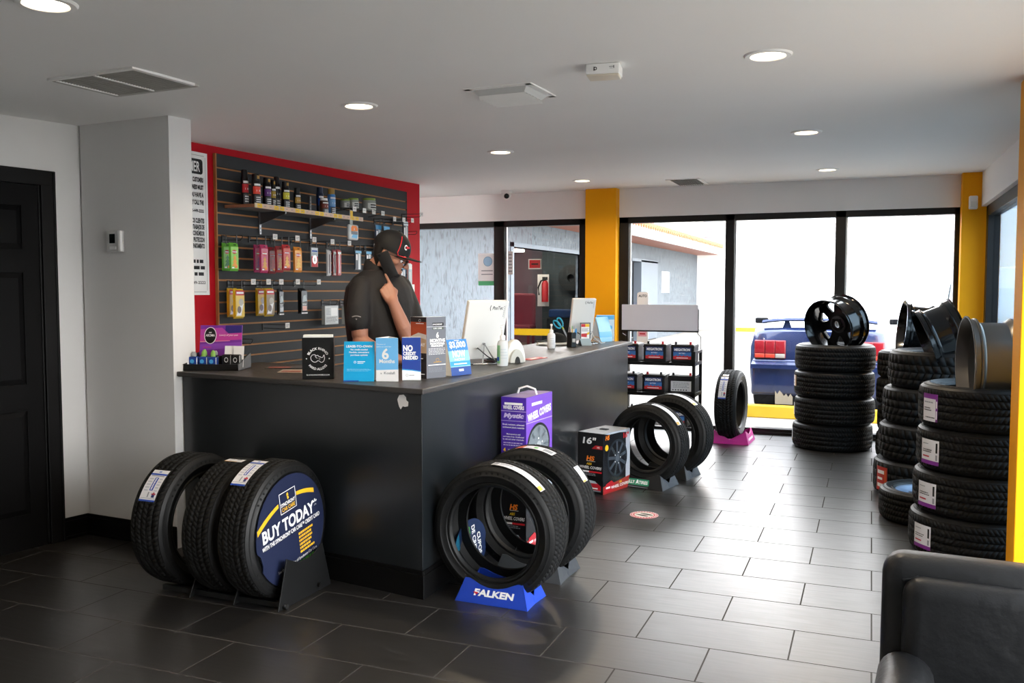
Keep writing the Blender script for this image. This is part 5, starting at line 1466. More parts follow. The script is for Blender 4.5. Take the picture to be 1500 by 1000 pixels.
        for k, s_ in enumerate(('Wheel Covers', 'Retention Rings')):
            yy = h * (.285 - .085 * k); f.text('4', -w * .36, yy, h * .05, YEL, bold=.03); f.text(s_, -w * .22, yy + h * .01, h * .028, PRINT_W, w=w * .64, align='l', bold=.03); f.rect(-w * .22, yy - h * .005, w * .2, yy, LI)
        f.rect(-w * .36, h * .09, w * .36, h * .14, YEL)
        s.rect(-d / 2, 0, d / 2, h, SIDE); s.poly([(-d * .4, h * .76), (d * .42, h * .94), (d * .42, h * .99), (-d * .4, h * .84)], SIDE, 2); s.rect(-d * .30, h * .875, d * .1, h * .915, PRINT_W, 2)
        s.text('WHEEL COVERS', 0, h * .72, h * .09, PRINT_W, w=d * .9, bold=.045, rot=.1, layer=3); s.rect(-d / 2, h * .66, d / 2, h * .668, LI, 2)
        CH = mat('cover_silver', '#aab4bc', .25, .6)
        s.ring(-d * .04, h * .33, d * .38, d * .44, mat('cover_edge', '#27272c', .3), 3, k=.82); s.disc(-d * .04, h * .33, d * .39, CH, 4, d * .32, n=36)
        for k in range(8):
            an = 2 * pi * k / 8; s.poly([(-d * .04 + d * .36 * cos(an + q), h * .33 + d * .30 * sin(an + q)) for q in (-.12, .12)] + [(-d * .04 + d * .17 * cos(an), h * .33 + d * .14 * sin(an))], mat('cover_slot', '#59616a', .3), 5)
        s.disc(-d * .04, h * .33, d * .09, mat('cover_cap', '#d8dee2', .2, .5), 6, d * .075)
        for k in range(5):
            s.disc(-d * .04 + d * .14 * cos(k * 1.257 + .4), h * .33 + d * .115 * sin(k * 1.257 + .4), d * .016, PRINT_W, 6)
        s.poly([(d * .1, 0), (d / 2, 0), (d / 2, h * .18), (d * .1, h * .1)], mat('box_sky', '#8fb4e8', .4), 7)
    a.build('printing', t)
GB = 'boxes of wheel covers along the counter'
cover_box('wheel_cover_box', 'black 16 inch wheel cover box standing alone beside the rear tire pair', (-1.842, 6.091, 0), dg(-16), .215, .37, .435, 'hs', GB)
cover_box('wheel_cover_box', 'black wheel cover box under the purple box, seen through the corner tires', (-1.832, 4.585, 0), dg(-4), .155, .36, .42, 'hs', GB)
cover_box('wheel_cover_box', 'purple wheel cover box stacked on a black box against the counter', (-1.832, 4.585, .43), dg(-4), .155, .36, .43, 'my', GB)

# --- pair in the dark green labelled stand
G3 = 'pair of tires by the battery rack'
tire('front tire in the black stand with green label, white strip on its tread', (-1.515, 6.52, .02), R=.297, ri=.195, W=.19, axis=pi / 2 - dg(12), lab=[('white', pi + dg(8), pi + dg(58), -.06, .0)], group=G3)
tire('rear tire standing just behind the tire in the black stand with green label', (-1.42, 6.93, .02), R=.312, ri=.195, W=.19, axis=pi / 2 - dg(12), lab=[('white', pi + dg(-8), pi + dg(40), -.07, -.0)], group=G3)
def kelly(f, L, h):
    GN = mat('label_kelly_green', '#2f8a68', .45)
    f.poly(rrect(-.13, .022, .075, .068, .006), GN); f.text('KELLY', -.075, .034, .022, PRINT_W, w=.075, bold=.03); f.text('TIRES', .03, .034, .022, PRINT_W, w=.07, bold=.03); f.poly([(-.03, .03), (-.022, .062), (-.012, .062), (-.004, .03), (-.016, .04)], PRINT_W, 3); f.rect(-.12, .008, .07, .012, PRINT_G)
stand('tire_stand', 'black tire stand with a small green label on its front', (-1.525, 6.51, 0), dg(-12), mat('stand_black', '#141516', .4), L=.38, D=.29, printing=kelly, ml=mat('stand_edge_grey', '#4a4d52', .45))
stand('tire_stand', 'black tire stand under the rear tire near the battery rack', (-1.425, 6.93, 0), dg(-12), mat('stand_black', '#141516', .4), L=.36, D=.28, ml=mat('stand_edge_grey', '#4a4d52', .45))
# --- single tyre in the magenta stand
tire('single car tire upright in the magenta stand by the window, blue and white label', (-1.225, 8.70, .028), R=.33, ri=.212, W=.20, axis=dg(-4), lab=[('blue', pi + dg(33), pi + dg(75), -.058, .012), ('white', pi + dg(26), pi + dg(31), -.05, .008)])
def maglet(f, L, h):
    for k in range(12):
        f.rect(-L * .30 + k * L * .05, .03, -L * .30 + k * L * .05 + L * .035, .052, PRINT_W)
stand('tire_stand', 'magenta tire stand holding the single tire by the window', (-1.21, 8.72, 0), dg(88), mat('stand_magenta', '#b81f8a', .4), L=.40, D=.36, h=.12, printing=maglet)

# --- stacks (lying)
def stack(x, y, n, R, ri, W, style, names, labs, group, lean=(0, 0), jit=.012, seed=1):
    rnd = random.Random(seed)
    for k in range(n):
        lx, ly = lean[0] * k + rnd.uniform(-jit, jit), lean[1] * k + rnd.uniform(-jit, jit)
        tire(names[k], (x + lx, y + ly, k * (W + .001)), R=R, ri=ri, W=W, style=style, lab=labs.get(k, []), group=group, spin=rnd.uniform(0, 6) if not labs.get(k) else 0)
lev = ['bottom', 'second from bottom', 'third from bottom', 'top']
A_ = (-.305, 8.745)
stack(A_[0], A_[1], 4, .352, .23, .238, 'hwy', ['large tire at the bottom of the window stack that carries the single black wheel', 'large tire second from the bottom of the window stack under the black wheel', 'large tire third from the bottom of the window stack, amber and white label', 'large tire on top of the window stack, with a black wheel resting in it'],
      {2: [('amber', dg(190), dg(204), -.03, .07)], 1: [('white', dg(186), dg(195), -.06, .05)], 0: [('white', dg(186), dg(194), -.06, .05)]}, 'tires in the stack by the middle of the window')
stack(.40, 8.42, 4, .335, .22, .232, 'at', ['tire at the bottom of the dark stack squeezed behind the window stack', 'tire second from the bottom of the dark stack squeezed behind the window stack', 'tire third from the bottom of the dark stack squeezed behind the window stack', 'tire on top of the dark stack squeezed right of the window stack'], {}, 'tires in the half hidden stack by the corner', seed=3)
stack(.405, 6.98, 4, .362, .235, .256, 'at', ['chunky tire at the bottom of the leaning stack, red label', 'chunky tire second from the bottom of the leaning stack', 'chunky tire third from the bottom of the leaning stack', 'chunky tire on top of the leaning stack, with a leaning black wheel in it'],
      {0: [('red', dg(203), dg(222), -.09, .08)]}, 'tires in the leaning stack on the right', lean=(.024, .0), seed=4)
stack(.572, 5.52, 4, .35, .235, .234, 'hwy', ['tire at the bottom of the nearest right stack, torn purple and white label', 'tire second from the bottom of the nearest right stack, purple edged label', 'tire third from the bottom of the nearest right stack, purple edged label', 'tire on top of the nearest right stack, purple label, grey wheel in it'],
      {0: [('purple_low', dg(203), dg(225), -.075, .055)], 1: [('purple_low', dg(203), dg(226), -.080, .055)], 2: [('purple_low', dg(202), dg(225), -.080, .055)], 3: [('purple', dg(201), dg(221), -.08, .07)]}, 'tires in the nearest right stack', lean=(.014, .0), jit=.006, seed=5)
def small_tire():
    t = tire('small tire with a blue-grey rim lying on the floor before the leaning stack', (.355, 6.20, 0), R=.285, ri=.19, W=.20)
    RB = mat('rim_blue_grey', '#7d8ba0', .3, .4)
    a = B(); a.lathe([(.195, .078), (.188, .085), (.18, .08), (.176, .06), (.168, .03), (.168, -.06), (.19, -.08)], RB, 48); o = a.build('rim_barrel', t, smooth=True, loc=(0, 0, .095))
    a = B(); a.lathe([(.168, .03), (.14, .045), (.1, .05), (.06, .03), (.03, .03), (.03, .0)], RB, 48)
    for k in range(8):
        an = 2 * pi * k / 8; a.cyl((.125 * cos(an), .125 * sin(an), .05), (.125 * cos(an), .125 * sin(an), .0505), .018, PRINT_K, 12)
    a.build('rim_disc', t, smooth=True, loc=(0, 0, .095))
small_tire()

# --- loose wheels
def wheel(label, loc, axis_dir, R, Wd, body, face, spokes=7, spin=0., group='loose alloy wheels on the tire stacks', window=True, lip=None, marks=False):
    "axis_dir points from the open back to the spoke face; loc is the centre"
    t = thing('alloy_wheel_for_sale', label, 'wheel', loc, 0, group)
    d = V(axis_dir).normalized()
    t.rotation_mode = 'QUATERNION'; t.rotation_quaternion = d.to_track_quat('Z', 'Y')
    h = Wd / 2
    a = B()
    outp = [(R, -h), (R, -h + .006), (R * .945, -h + .011), (R * .935, -h + .034), (R * .955, -h + .038), (R * .955, -h + .046), (R * .88, -h + .058), (R * .865, -h + .064), (R * .865, h - .082), (R * .88, h - .076), (R * .955, h - .056), (R * .955, h - .048), (R * .935, h - .044), (R * .945, h - .011), (R, h - .006), (R, h)]
    inn = [(R - .008, h), (R * .92, h - .02), (R * .85, h - .06), (R * .84, -.02), (R * .85, -h + .06), (R * .92, -h + .02), (R - .008, -h)]
    a.lathe(outp + inn, body, 72, closed=True); a.build('barrel', t, smooth=True, ang=16)
    zf = h - .075
    loops = [circ(72, R * .855)]
    rin, rout = R * .46, R * .80
    for k in range(spokes):
        c = spin + 2 * pi * k / spokes; half = pi / spokes
        win = []
        for an, r in ((-.30, rin * 1.12), (-.52, rout * .9), (-.42, rout), (.42, rout), (.52, rout * .9), (.30, rin * 1.12), (.12, rin), (-.12, rin)):
            win.append((r * cos(c + an * half), r * sin(c + an * half)))
        loops.append(win)
    for k in range(5):
        an = spin + 2 * pi * k / 5; loops.append(circ(8, R * .036, R * .26 * cos(an), R * .25 * sin(an)))
    loops.append(circ(20, R * .13))
    a = B(); a.plate(loops, zf - .012, zf + .014, face); sf = a.build('spoke_face', t, smooth=True, bevel=.003)
    a = B(); a.lathe([(R * .13, zf - .05), (R * .20, zf - .05), (R * .22, zf - .012)], face, 36)
    for k in range(5):
        an = spin + 2 * pi * (k + .5) / 5
        a.cbox((R * .22 * cos(an), R * .22 * sin(an), zf - .03), (R * .05, R * .05, .03), face)
    a.lathe([(R * .30, zf - .012), (R * .31, zf - .030), (R * .13, zf - .030), (R * .13, zf - .012)], mat('hub_grey', '#55585c', .4, .6), 36); a.build('hub', sf, smooth=True)
    if marks:
        a = B(); f = Surf(a, lambda u, v, l: V(((R * .905 + l) * cos(u), (R * .905 + l) * sin(u), v)), n=4); f.rect(marks - .06, -.01, marks + .0, .02, mat('sticker_green', '#2fae7a', .4)); f.rect(marks + .05, -.012, marks + .12, .022, PRINT_W); a.build('sticker', t)
    return t
WB = mat('wheel_gloss_black', '#0d0d0f', .18, .2, coat=.4); WF = mat('wheel_satin_black', '#121214', .35, .2)
ztop = 4 * .239
wheel('gloss black alloy wheel tilted on the window tire stack, spokes seen from behind', (-.295, 8.72, ztop + .175), (.60, .76, .22), .262, .25, WB, WF, 7, .3)
wheel('gloss black alloy wheel standing farther back, left of the leaning wheel', (.372, 8.37, .935 + .17), (.985, .12, -.10), .25, .26, WB, WF, 6, .1)
wheel('gloss black alloy wheel leaning forward in the top of the leaning stack', (.46, 6.82, 1.05 + .085), (.90, .10, .36), .235, .24, WB, WF, 6, .5)
WGY = mat('wheel_grey_machined', '#6a6661', .32, .75, rnoise=.06, nscale=3)
wheel('brushed grey alloy wheel standing in the top of the nearest right stack', (.615, 5.46, .936 + .115), (.99, .10, .0), .262, .27, WGY, WF, 6, .2, marks=-2.55)

# --- battery rack
def rack():
    t = thing('battery_rack', 'black metal rack of car batteries with a blank grey sign panel on top', 'rack', (-1.885, 8.46, 0), 0)
    X0, X1, Y0, Y1 = -.37, .37, -.16, .19
    a = B()
    for x in (X0, X1):
        for y, z in ((Y0, .88), (Y1, .88)):
            a.box(x - .014, x + .014, y - .014, y + .014, 0, z, BLACKM)
        a.box(x - .014, x + .014, Y0, Y1, .855, .88, BLACKM)
    a.build('post', t)
    for z in (.745, .455, .14):
        a = B()
        for y in (Y0, Y1):
            a.box(X0, X1, y - .014, y + .014, z, z + .03, BLACKM)
        for x in (X0, X1):
            a.box(x - .014, x + .014, Y0, Y1, z, z + .03, BLACKM)
        for k in range(9):
            y = Y0 + (Y1 - Y0) * (k + .5) / 9; a.cyl((X0, y, z + .022), (X1, y, z + .022), .004, BLACKM, 6)
        a.build('shelf', t)
    a = B(); a.box(X0 + .0, X1 - .0, .03, .05, 1.062, 1.31, mat('sign_grey', '#d6d4dc', .45)); a.build('sign_panel', t)
    a = B(); a.box(X0 - .006, X0, .028, .056, 1.055, 1.25, BLACKM); a.box(X1, X1 + .006, .028, .056, 1.055, 1.27, BLACKM); a.box(X0 - .006, X1 + .006, .02, .056, 1.05, 1.064, BLACKM); a.build('sign_frame', t)
    a = B()
    for x in (X0, X1):
        a.tube([(x, Y1, .88), (x, Y1, 1.0), (x, .05, 1.03), (x * .97, .05, 1.055)], .004, BLACKM, 6)
    a.build('sign_support', t, smooth=True)
rack()
def battery(label, x, y, z, kind='front', w=.215, d=.24, h=.165, post=1):
    t = thing('car_battery', label, 'battery', (x, y, z), 0, 'car batteries on the rack')
    K = mat('battery_black', '#121214', .4, noise=.1)
    a = B(); a.rbox(-w / 2, w / 2, 0, d, 0, h, .006, K); a.box(-w / 2 - .004, w / 2 + .004, -.003, d + .003, h * .84, h * .9, K); cs = a.build('case', t)
    a = B(); a.box(-w / 2 + .02, w / 2 - .02, .05, d - .04, h - .001, h + .006, mat('battery_lid_grey', '#b9bbbd', .4)); a.build('lid_panel', t)
    for sx, m in ((-.32, BLACKP), (.32, RED)) if post else ((-.3, RED), (.3, BLACKP)):
        a = B(); a.cyl((sx * w, .035, h), (sx * w, .035, h + .026), .011, m, 12); a.build('terminal', cs, smooth=True)
    a = B(); f = front(a, 0, -.0035, 0)
    if kind == 'front':
        x0, x1 = -w * .40, w * .38
        f.rect(x0, h * .55, x1, h * .86, mat('battery_label_navy', '#2a3a6a', .4)); f.rect(x0, h * .36, x1, h * .58, mat('battery_label_blue', '#3f74b4', .4), 1.5); f.rect(x0, h * .18, x1, h * .36, mat('battery_label_red', '#c8343a', .4))
        f.text('MEGATRON', (x0 + x1) / 2, h * .66, h * .13, PRINT_W, w=w * .68, bold=.05, layer=3); f.text('BATTERY', (x0 + x1) / 2, h * .49, h * .06, PRINT_W, layer=3)
        for k in range(4):
            f.poly([(x0 + .02 + k * .035, h * .36), (x0 + .036 + k * .035, h * .36), (x0 + .028 + k * .035, h * .43)], mat('battery_label_red', '#c8343a'), 3)
        f.rect(x0 + .03, h * .24, x1 - .03, h * .28, PRINT_W, 3)
    else:
        f.rect(-w * .38, h * .12, w * .38, h * .70, mat('battery_label_pale', '#c6c8cc', .45)); f.scribble(-w * .3, h * .3, w * .3, h * .64, 4, PRINT_G)
        for k in range(6):
            f.disc(-w * .3 + k * w * .1, h * .2, .006, PRINT_K, 3)
    a.build('label', cs)
for k, x in enumerate((-.265, .0, .262)):
    battery(('car battery on the upper rack shelf, half behind the counter end', 'car battery in the middle of the upper rack shelf', 'car battery at the right end of the upper rack shelf')[k], -1.885 + x, 8.305, .776)
    battery(('car battery on the lower rack shelf, half behind the counter end', 'car battery in the middle of the lower rack shelf', 'car battery on the lower rack shelf showing its pale warning label')[k], -1.895 + x, 8.305, .486, 'front' if k < 2 else 'back', w=.215 if k < 2 else .25, post=0 if k < 2 else 1)
battery('car battery on the bottom rack shelf behind the tire pair, right end', -1.68, 8.305, .171)
battery('car battery on the bottom rack shelf behind the tire pair, left end', -2.04, 8.305, .171)

# --- floor sticker
def sticker():
    b = B(); RS = mat('sticker_red', '#c8484e', .4)
    b.prism(circ(48, .092), 0, .001, RS)
    f = Surf(b, lambda u, v, l: V((u, v, .001 + l)))
    f.disc(0, 0, .062, mat('sticker_cream', '#e2ddd2', .5), 1, n=36); f.ring(0, 0, .088, .091, PRINT_W, 1)
    for k in range(26):
        f.ring(0, 0, .072, .081, PRINT_W, 2, n=2, a0=2 * pi * k / 26, a1=2 * pi * (k + .5) / 26)
    for y, dx in ((-.02, -.005), (.02, .005)):
        f.poly([(dx - .048 + .05 * (1 - cos(2 * pi * i / 20)) * .96, y + (.013 - .003 * cos(2 * pi * i / 20)) * sin(2 * pi * i / 20)) for i in range(20)], PRINT_K, 2)
    o = b.build('floor_sticker'); o.location = (-1.335, 5.62, .0005); o.rotation_euler = (0, 0, dg(-20)); tag(o, 'round red and white footprint sticker on the floor tiles', 'floor sticker')
sticker()

# --- armchair
def armchair():
    t = thing('club_armchair', 'black leather armchair in the foreground, in front of the nearest tire stack', 'armchair', (.385, 2.02, 0), dg(-4))
    LE = mat('black_leather', '#0f1012', .42, noise=.2, nscale=6, bump=.25, bscale=28)
    W_, D = .74, .72
    a = B(); a.rbox(-W_ / 2 + .01, W_ / 2 - .01, -D / 2, D / 2, .10, .32, .03, LE); a.build('base', t, smooth=True)
    def cushion(x0, x1, y0, y1, z0, z1, r, name, M=None):
        b = B(); b.rbox(x0, x1, y0, y1, z0, z1, r, LE, M, seg=5); return b.build(name, t, smooth=True, ang=60)
    cushion(-W_ / 2 + .115, W_ / 2 - .115, -D / 2 - .01, D / 2 - .17, .31, .455, .05, 'seat_cushion')
    Mb = Matrix.Translation((0, D / 2 - .10, .30)) @ Matrix.Rotation(dg(-7), 4, 'X')
    cushion(-W_ / 2, W_ / 2, -.02, .13, -.1, .515, .05, 'backrest', Mb)
    cushion(-W_ / 2 + .05, W_ / 2 - .05, -.075, .05, .08, .47, .045, 'back_cushion', Mb)
    for sx, nm in ((-1, 'arm'), (1, 'arm')):
        cushion(min(sx * W_ / 2, sx * (W_ / 2 - .125)), max(sx * W_ / 2, sx * (W_ / 2 - .125)), -D / 2, D / 2 - .08, .12, .60, .055, nm)
    for x in (-1, 1):
        for y in (-1, 1):
            a = B(); a.cyl((x * (W_ / 2 - .06), y * (D / 2 - .06), 0), (x * (W_ / 2 - .06), y * (D / 2 - .06), .11), .022, BLACKM, 12, .028); a.build('leg', t, smooth=True)
    # seams
    a = B(); n = 20
    a.tube([Mb @ V((-W_ / 2 + .05 + (W_ - .1) * i / n, -.024, .455 + .012 * sin(i * 1.7))) for i in range(n + 1)], .004, LE, 6); a.build('seam', t, smooth=True)
armchair()
# ------------------------------------------------------------------ the man behind the counter (local x forward, y to his left)
SKIN = mat('skin', '#a0705c', .5, noise=.08, nscale=18, bump=.03, bscale=200)
SHIRT = mat('shirt_black', '#1a1819', .75, noise=.15, nscale=10, bump=.08, bscale=60)
CLOTH = mat('cap_black', '#0d0d0e', .7, bump=.1, bscale=250)
def person():
    t = thing('person', 'man in black polo and cap on the phone behind the counter', 'person', (-2.765, 4.80, 0), dg(22))
    def limb(b, pts, rad, m=SKIN, n=14):
        pts = [V(p) for p in pts]; P = []; Rr = []
        for i in range(len(pts) - 1):
            for k in range(5):
                u = k / 5; P.append(pts[i].lerp(pts[i + 1], u)); Rr.append(rad[i] + (rad[i + 1] - rad[i]) * u)
        P.append(pts[-1]); Rr.append(rad[-1])
        b.tube(P, Rr, m, n)
        b.ball(pts[0], rad[0] * .99, m, 12); b.ball(pts[-1], rad[-1] * .99, m, 12)
        for p, r in zip(pts[1:-1], rad[1:-1]):
            b.ball(p, r * .99, m, 12)
    def ring(z, xb, xf, w, n=24, e=2.3):
        c = (xb + xf) / 2; a = (xf - xb) / 2; out = []
        for i in range(n):
            q = 2 * pi * i / n; cc, ss = cos(q), sin(q)
            out.append(V((c + a * abs(cc) ** (2 / e) * (1 if cc >= 0 else -1), w * abs(ss) ** (2 / e) * (1 if ss >= 0 else -1), z)))
        return out
    TOR = [(.90, -.16, .12, .175), (1.00, -.19, .155, .19), (1.10, -.215, .175, .20), (1.25, -.235, .175, .212), (1.38, -.235, .15, .222), (1.47, -.21, .115, .212), (1.535, -.165, .072, .165), (1.575, -.12, .045, .105)]
    HC = V((.026, 0, 1.664)); K = 1.10
    RB = Matrix.Translation(V((-.02, .0, 0))) @ Matrix.Rotation(dg(-38), 4, 'Z') @ Matrix.Translation(V((.02, 0, 0)))
    def ring_(z, xb, xf, w, n=24, e=2.3): return [RB @ p for p in ring(z, xb, xf, w, n, e)]
    HM = Matrix.Translation(HC) @ Matrix.Rotation(dg(26), 4, 'Y') @ Matrix.Scale(K, 4)
    def hp(x, y, z): return HM @ V((x, y, z))
    b = B()
    b.loft([ring_(z, xb + .012, xf - .012, w - .012) for z, xb, xf, w in TOR], SKIN)
    limb(b, [(-.075, 0, 1.53), (-.045, 0, 1.60), (.012, 0, 1.645)], [.062, .060, .060])
    H = [(-.118, .045, .080, .018), (-.112, .02, .094, .034), (-.095, -.01, .100, .046), (-.072, -.045, .099, .055), (-.048, -.065, .096, .061), (-.02, -.08, .093, .066), (.012, -.092, .090, .071), (.042, -.097, .093, .074), (.07, -.095, .088, .074), (.098, -.083, .07, .064), (.118, -.058, .044, .044), (.126, -.03, .018, .018)]
    b.loft([[HM @ p for p in ring(z, xb, xf, w, 24, 2.15)] for z, xb, xf, w in H], SKIN)
    limb(b, [hp(.088, 0, .03), hp(.104, 0, .004), hp(.118, 0, -.018)], [.008, .010, .0145])
    b.ball(hp(.106, .011, -.022), .0105, SKIN, 10); b.ball(hp(.106, -.011, -.022), .0105, SKIN, 10)
    b.ball(hp(.098, 0, -.05), (.010, .022, .006), SKIN, 12); b.ball(hp(.097, 0, -.061), (.011, .019, .007), SKIN, 12)
    for s in (-1, 1):
        b.ball(hp(.082, s * .03, .030), (.016, .026, .009), SKIN, 12)
        b.ball(hp(.055, s * .055, -.012), (.026, .016, .022), SKIN, 12)
        b.ball(hp(-.012, s * .075, -.004), (.020, .010, .034), SKIN, 14, Matrix.Rotation(dg(-10), 4, 'Y'))
        b.ball(hp(-.004, s * .074, -.03), (.011, .009, .013), SKIN, 10)
    # arms
    limb(b, [(-.118, -.135, 1.462), (-.125, -.215, 1.30), (-.115, -.235, 1.155), (.0, -.255, 1.085), (.115, -.255, 1.045)], [.050, .054, .047, .045, .031])
    limb(b, [(.068, .135, 1.462), (.165, .03, 1.27), (.185, -.15, 1.085), (.135, -.205, 1.235), (.074, -.220, 1.390)], [.050, .050, .046, .045, .032])
    def hand(M, bends, thumb, side):
        "wrist at origin, x along the fingers, z out of the back; side=+1 puts the thumb on +y"
        kn = []
        for i, (y, x, L, r) in enumerate(((.031, .092, .078, .0098), (.010, .097, .086, .0102), (-.011, .092, .080, .0097), (-.031, .083, .062, .0088))):
            y *= side
            k = V((x, y, .002 - abs(y) * .08))
            limb(b, [M @ V((.0, y * .55, 0)), M @ V((x * .55, y * .9, .0)), M @ k], [.021, .0175, .0125], n=10)
            p = k.copy(); an = 0.; segs = [p.copy()]
            for s_, bd in zip((.46, .30, .24), bends[i]):
                an += dg(bd); p = p + V((cos(an), side * y * 1.2 * .0, -sin(an))) * L * s_; segs.append(p.copy())
            limb(b, [M @ q for q in segs], [r * 1.12, r, r * .93, r * .8], n=10)
        q = [V((.022, .022 * side, -.006)), V((.05, .046 * side, -.016)), V((.078, .052 * side + thumb * side, -.024)), V((.102, .050 * side + thumb * 2 * side, -.028))]
        limb(b, [M @ v for v in q], [.0175, .0135, .0115, .0095], n=10)
    def frame(o, x, z):
        x = V(x).normalized(); z = V(z); z = (z - x * z.dot(x)).normalized(); y = z.cross(x)
        return Matrix(((x.x, y.x, z.x, o[0]), (x.y, y.y, z.y, o[1]), (x.z, y.z, z.z, o[2]), (0, 0, 0, 1)))
    hand(frame((.072, -.220, 1.393), (-.44, .30, .85), (.10, -1, .35)), [(2, 4, 4), (58, 60, 40), (66, 66, 42), (72, 66, 42)], -.014, -1)
    hand(frame((.118, -.255, 1.042), (1, .12, -.10), (.05, 0, 1)), [(14, 16, 12), (16, 20, 14), (18, 22, 14), (22, 24, 16)], .006, 1)
    # legs
    for s in (-1, 1):
        limb(b, [(-.02, s * .095, .93), (.01, s * .11, .50), (-.03, s * .11, .10)], [.095, .062, .045])
        limb(b, [(-.05, s * .11, .06), (.06, s * .115, .05), (.14, s * .12, .04)], [.045, .042, .03])
    body = b.build('body', t, smooth=True, ang=180)
    md = body.modifiers.new('Remesh', 'REMESH'); md.mode = 'VOXEL'; md.voxel_size = .0055; md.use_smooth_shade = True
    md = body.modifiers.new('Smooth', 'SMOOTH'); md.factor = .5; md.iterations = 3
    # polo shirt
    b = B()
    b.loft([ring_(z, xb, xf, w) for z, xb, xf, w in TOR], SHIRT)
    limb(b, [(-.120, -.140, 1.468), (-.128, -.205, 1.34), (-.126, -.222, 1.262)], [.072, .072, .070], SHIRT, 18)
    limb(b, [(.07, .14, 1.475), (.14, .07, 1.34), (.165, .03, 1.27)], [.076, .070, .068], SHIRT, 18)
    o = b.build('polo_shirt', t, smooth=True, ang=180)
    md = o.modifiers.new('Remesh', 'REMESH'); md.mode = 'VOXEL'; md.voxel_size = .008; md.use_smooth_shade = True
    md = o.modifiers.new('Smooth', 'SMOOTH'); md.factor = .5; md.iterations = 4
    b = B(); n = 28
    rings = []
    for k, (dz, dr) in enumerate(((-.065, .012), (.012, .0), (.030, -.003), (.026, .006), (.004, .014), (-.06, .026))):
        rr = []
        for i in range(n):
            q = 2 * pi * (i + .5) / n
            fr = max(0, cos(q)); z = 1.605 + dz - fr * .035 - .012 * cos(q)
            rr.append(RB @ V((-.048 + (.074 + dr) * cos(q), (.072 + dr) * sin(q), z)))
        rings.append(rr)
    b.loft(rings, SHIRT, cap=False); b.build('collar', t, smooth=True)
    b = B(); f = Surf(b, lambda u, v, l: V((-.127 + u, -.222 - .0725 + .3 * u * u / .03 - l, 1.30 + v)))
    WHP = mat('logo_silver', '#8e8a88', .5)
    f.line([(-.026 + .052 * i / 10, .006 * sin(pi * i / 10) - .002) for i in range(11)], .005, WHP, 3); f.poly([(-.005, -.012), (.006, -.012), (.001, -.02)], WHP, 3); b.build('sleeve_mark', t)
    # trousers and shoes
    b = B(); TR = mat('trousers_black', '#121215', .8)
    b.loft([ring(z, xb, xf, w) for z, xb, xf, w in ((.80, -.165, .125, .185), (.90, -.175, .13, .186), (.985, -.18, .14, .186))], TR)
    for s in (-1, 1):
        limb(b, [(-.02, s * .095, .86), (.01, s * .11, .50), (-.03, s * .11, .09)], [.105, .078, .066], TR, 16)
    o = b.build('trousers', t, smooth=True, ang=180)
    md = o.modifiers.new('Remesh', 'REMESH'); md.mode = 'VOXEL'; md.voxel_size = .01; md.use_smooth_shade = True
    for s in (-1, 1):
        b = B(); b.loft([ring(.0, -.09, .19, .05), ring(.03, -.10, .195, .054), ring(.07, -.10, .14, .05), ring(.11, -.085, .03, .046)], BLACKP)
        o = b.build('shoe', t, smooth=True, ang=60, subd=1, loc=(0, s * .115, 0.001))
    # cap
    b = B(); n = 28
    rx, ry, rz_ = .108, .088, .098; c0 = V((-.004, 0, .048))
    def dome(az, el, l=0.): return hp(c0.x + (rx + l) * cos(el) * cos(az), (ry + l) * cos(el) * sin(az), c0.z + (rz_ + l) * sin(el))
    b.loft([[dome(2 * pi * i / n, el) for i in range(n)] for el in [-.24, -.1, .1, .3, .5, .7, .9, 1.1, 1.3, 1.45]], CLOTH); b.ball(dome(0, pi / 2), .007, CLOTH, 10)
    b.build('cap_crown', t, smooth=True, ang=60)
    b = B(); rings = []
    for k in range(9):
        u = k / 8; rr = []
        for j in range(13):
            a = (-1 + 2 * j / 12) * 1.15
            x0 = c0.x + (rx - .006) * cos(a); y0 = (ry - .006) * sin(a)
            ext = .082 * sqrt(max(0, 1 - (a / 1.2) ** 2))
            rr.append((x0 + ext * u, y0 * (1 - .05 * u), c0.z - .012 + .010 * u - .034 * (y0 / ry) ** 2))
        rings.append(rr)
    top = [[hp(x, y, z + .003) for x, y, z in r] for r in rings]; bot = [[hp(x, y, z - .002) for x, y, z in r] for r in rings]
    b.loft([tp + bt[::-1] for tp, bt in zip(top, bot)], CLOTH); b.build('cap_brim', t, smooth=True, ang=60)
    b = B(); RP = mat('cap_red', '#d8222c', .5)
    b.tube([dome(-1.10, e, .002) for e in (.9, .7, .5, .3, .1, -.1)] + [dome(-1.02, -.2, .003)], .0028, RP, 6)
    b.tube([dome(-1.02, -.2, .003)] + [hp(r[1][0] - .004, r[1][1], r[1][2] + .006) for r in rings[::2]], .0028, RP, 6); b.build('cap_piping', t, smooth=True)
    b = B(); f = Surf(b, lambda u, v, l: dome(u, v, .002 + l)); f.ring(-.72, .34, .07, .12, PRINT_W, 1, k=1.2, a0=.8, a1=5.6, n=16); f.poly([(-.70, .29), (-.42, .36), (-.40, .44), (-.70, .43)], RP, 2); b.build('cap_emblem', t)
    # hair, beard, glasses, eyes
    HA = mat('hair_black', '#14100e', .7, bump=.3, bscale=300)
    b = B(); b.loft([[HM @ p for p in ring(z, xb - .004, -.004 if z > 0 else -.02, w + .003, 24, 2.1)] for z, xb, xf, w in H[2:8]], HA); b.build('hair', t, smooth=True, ang=60)
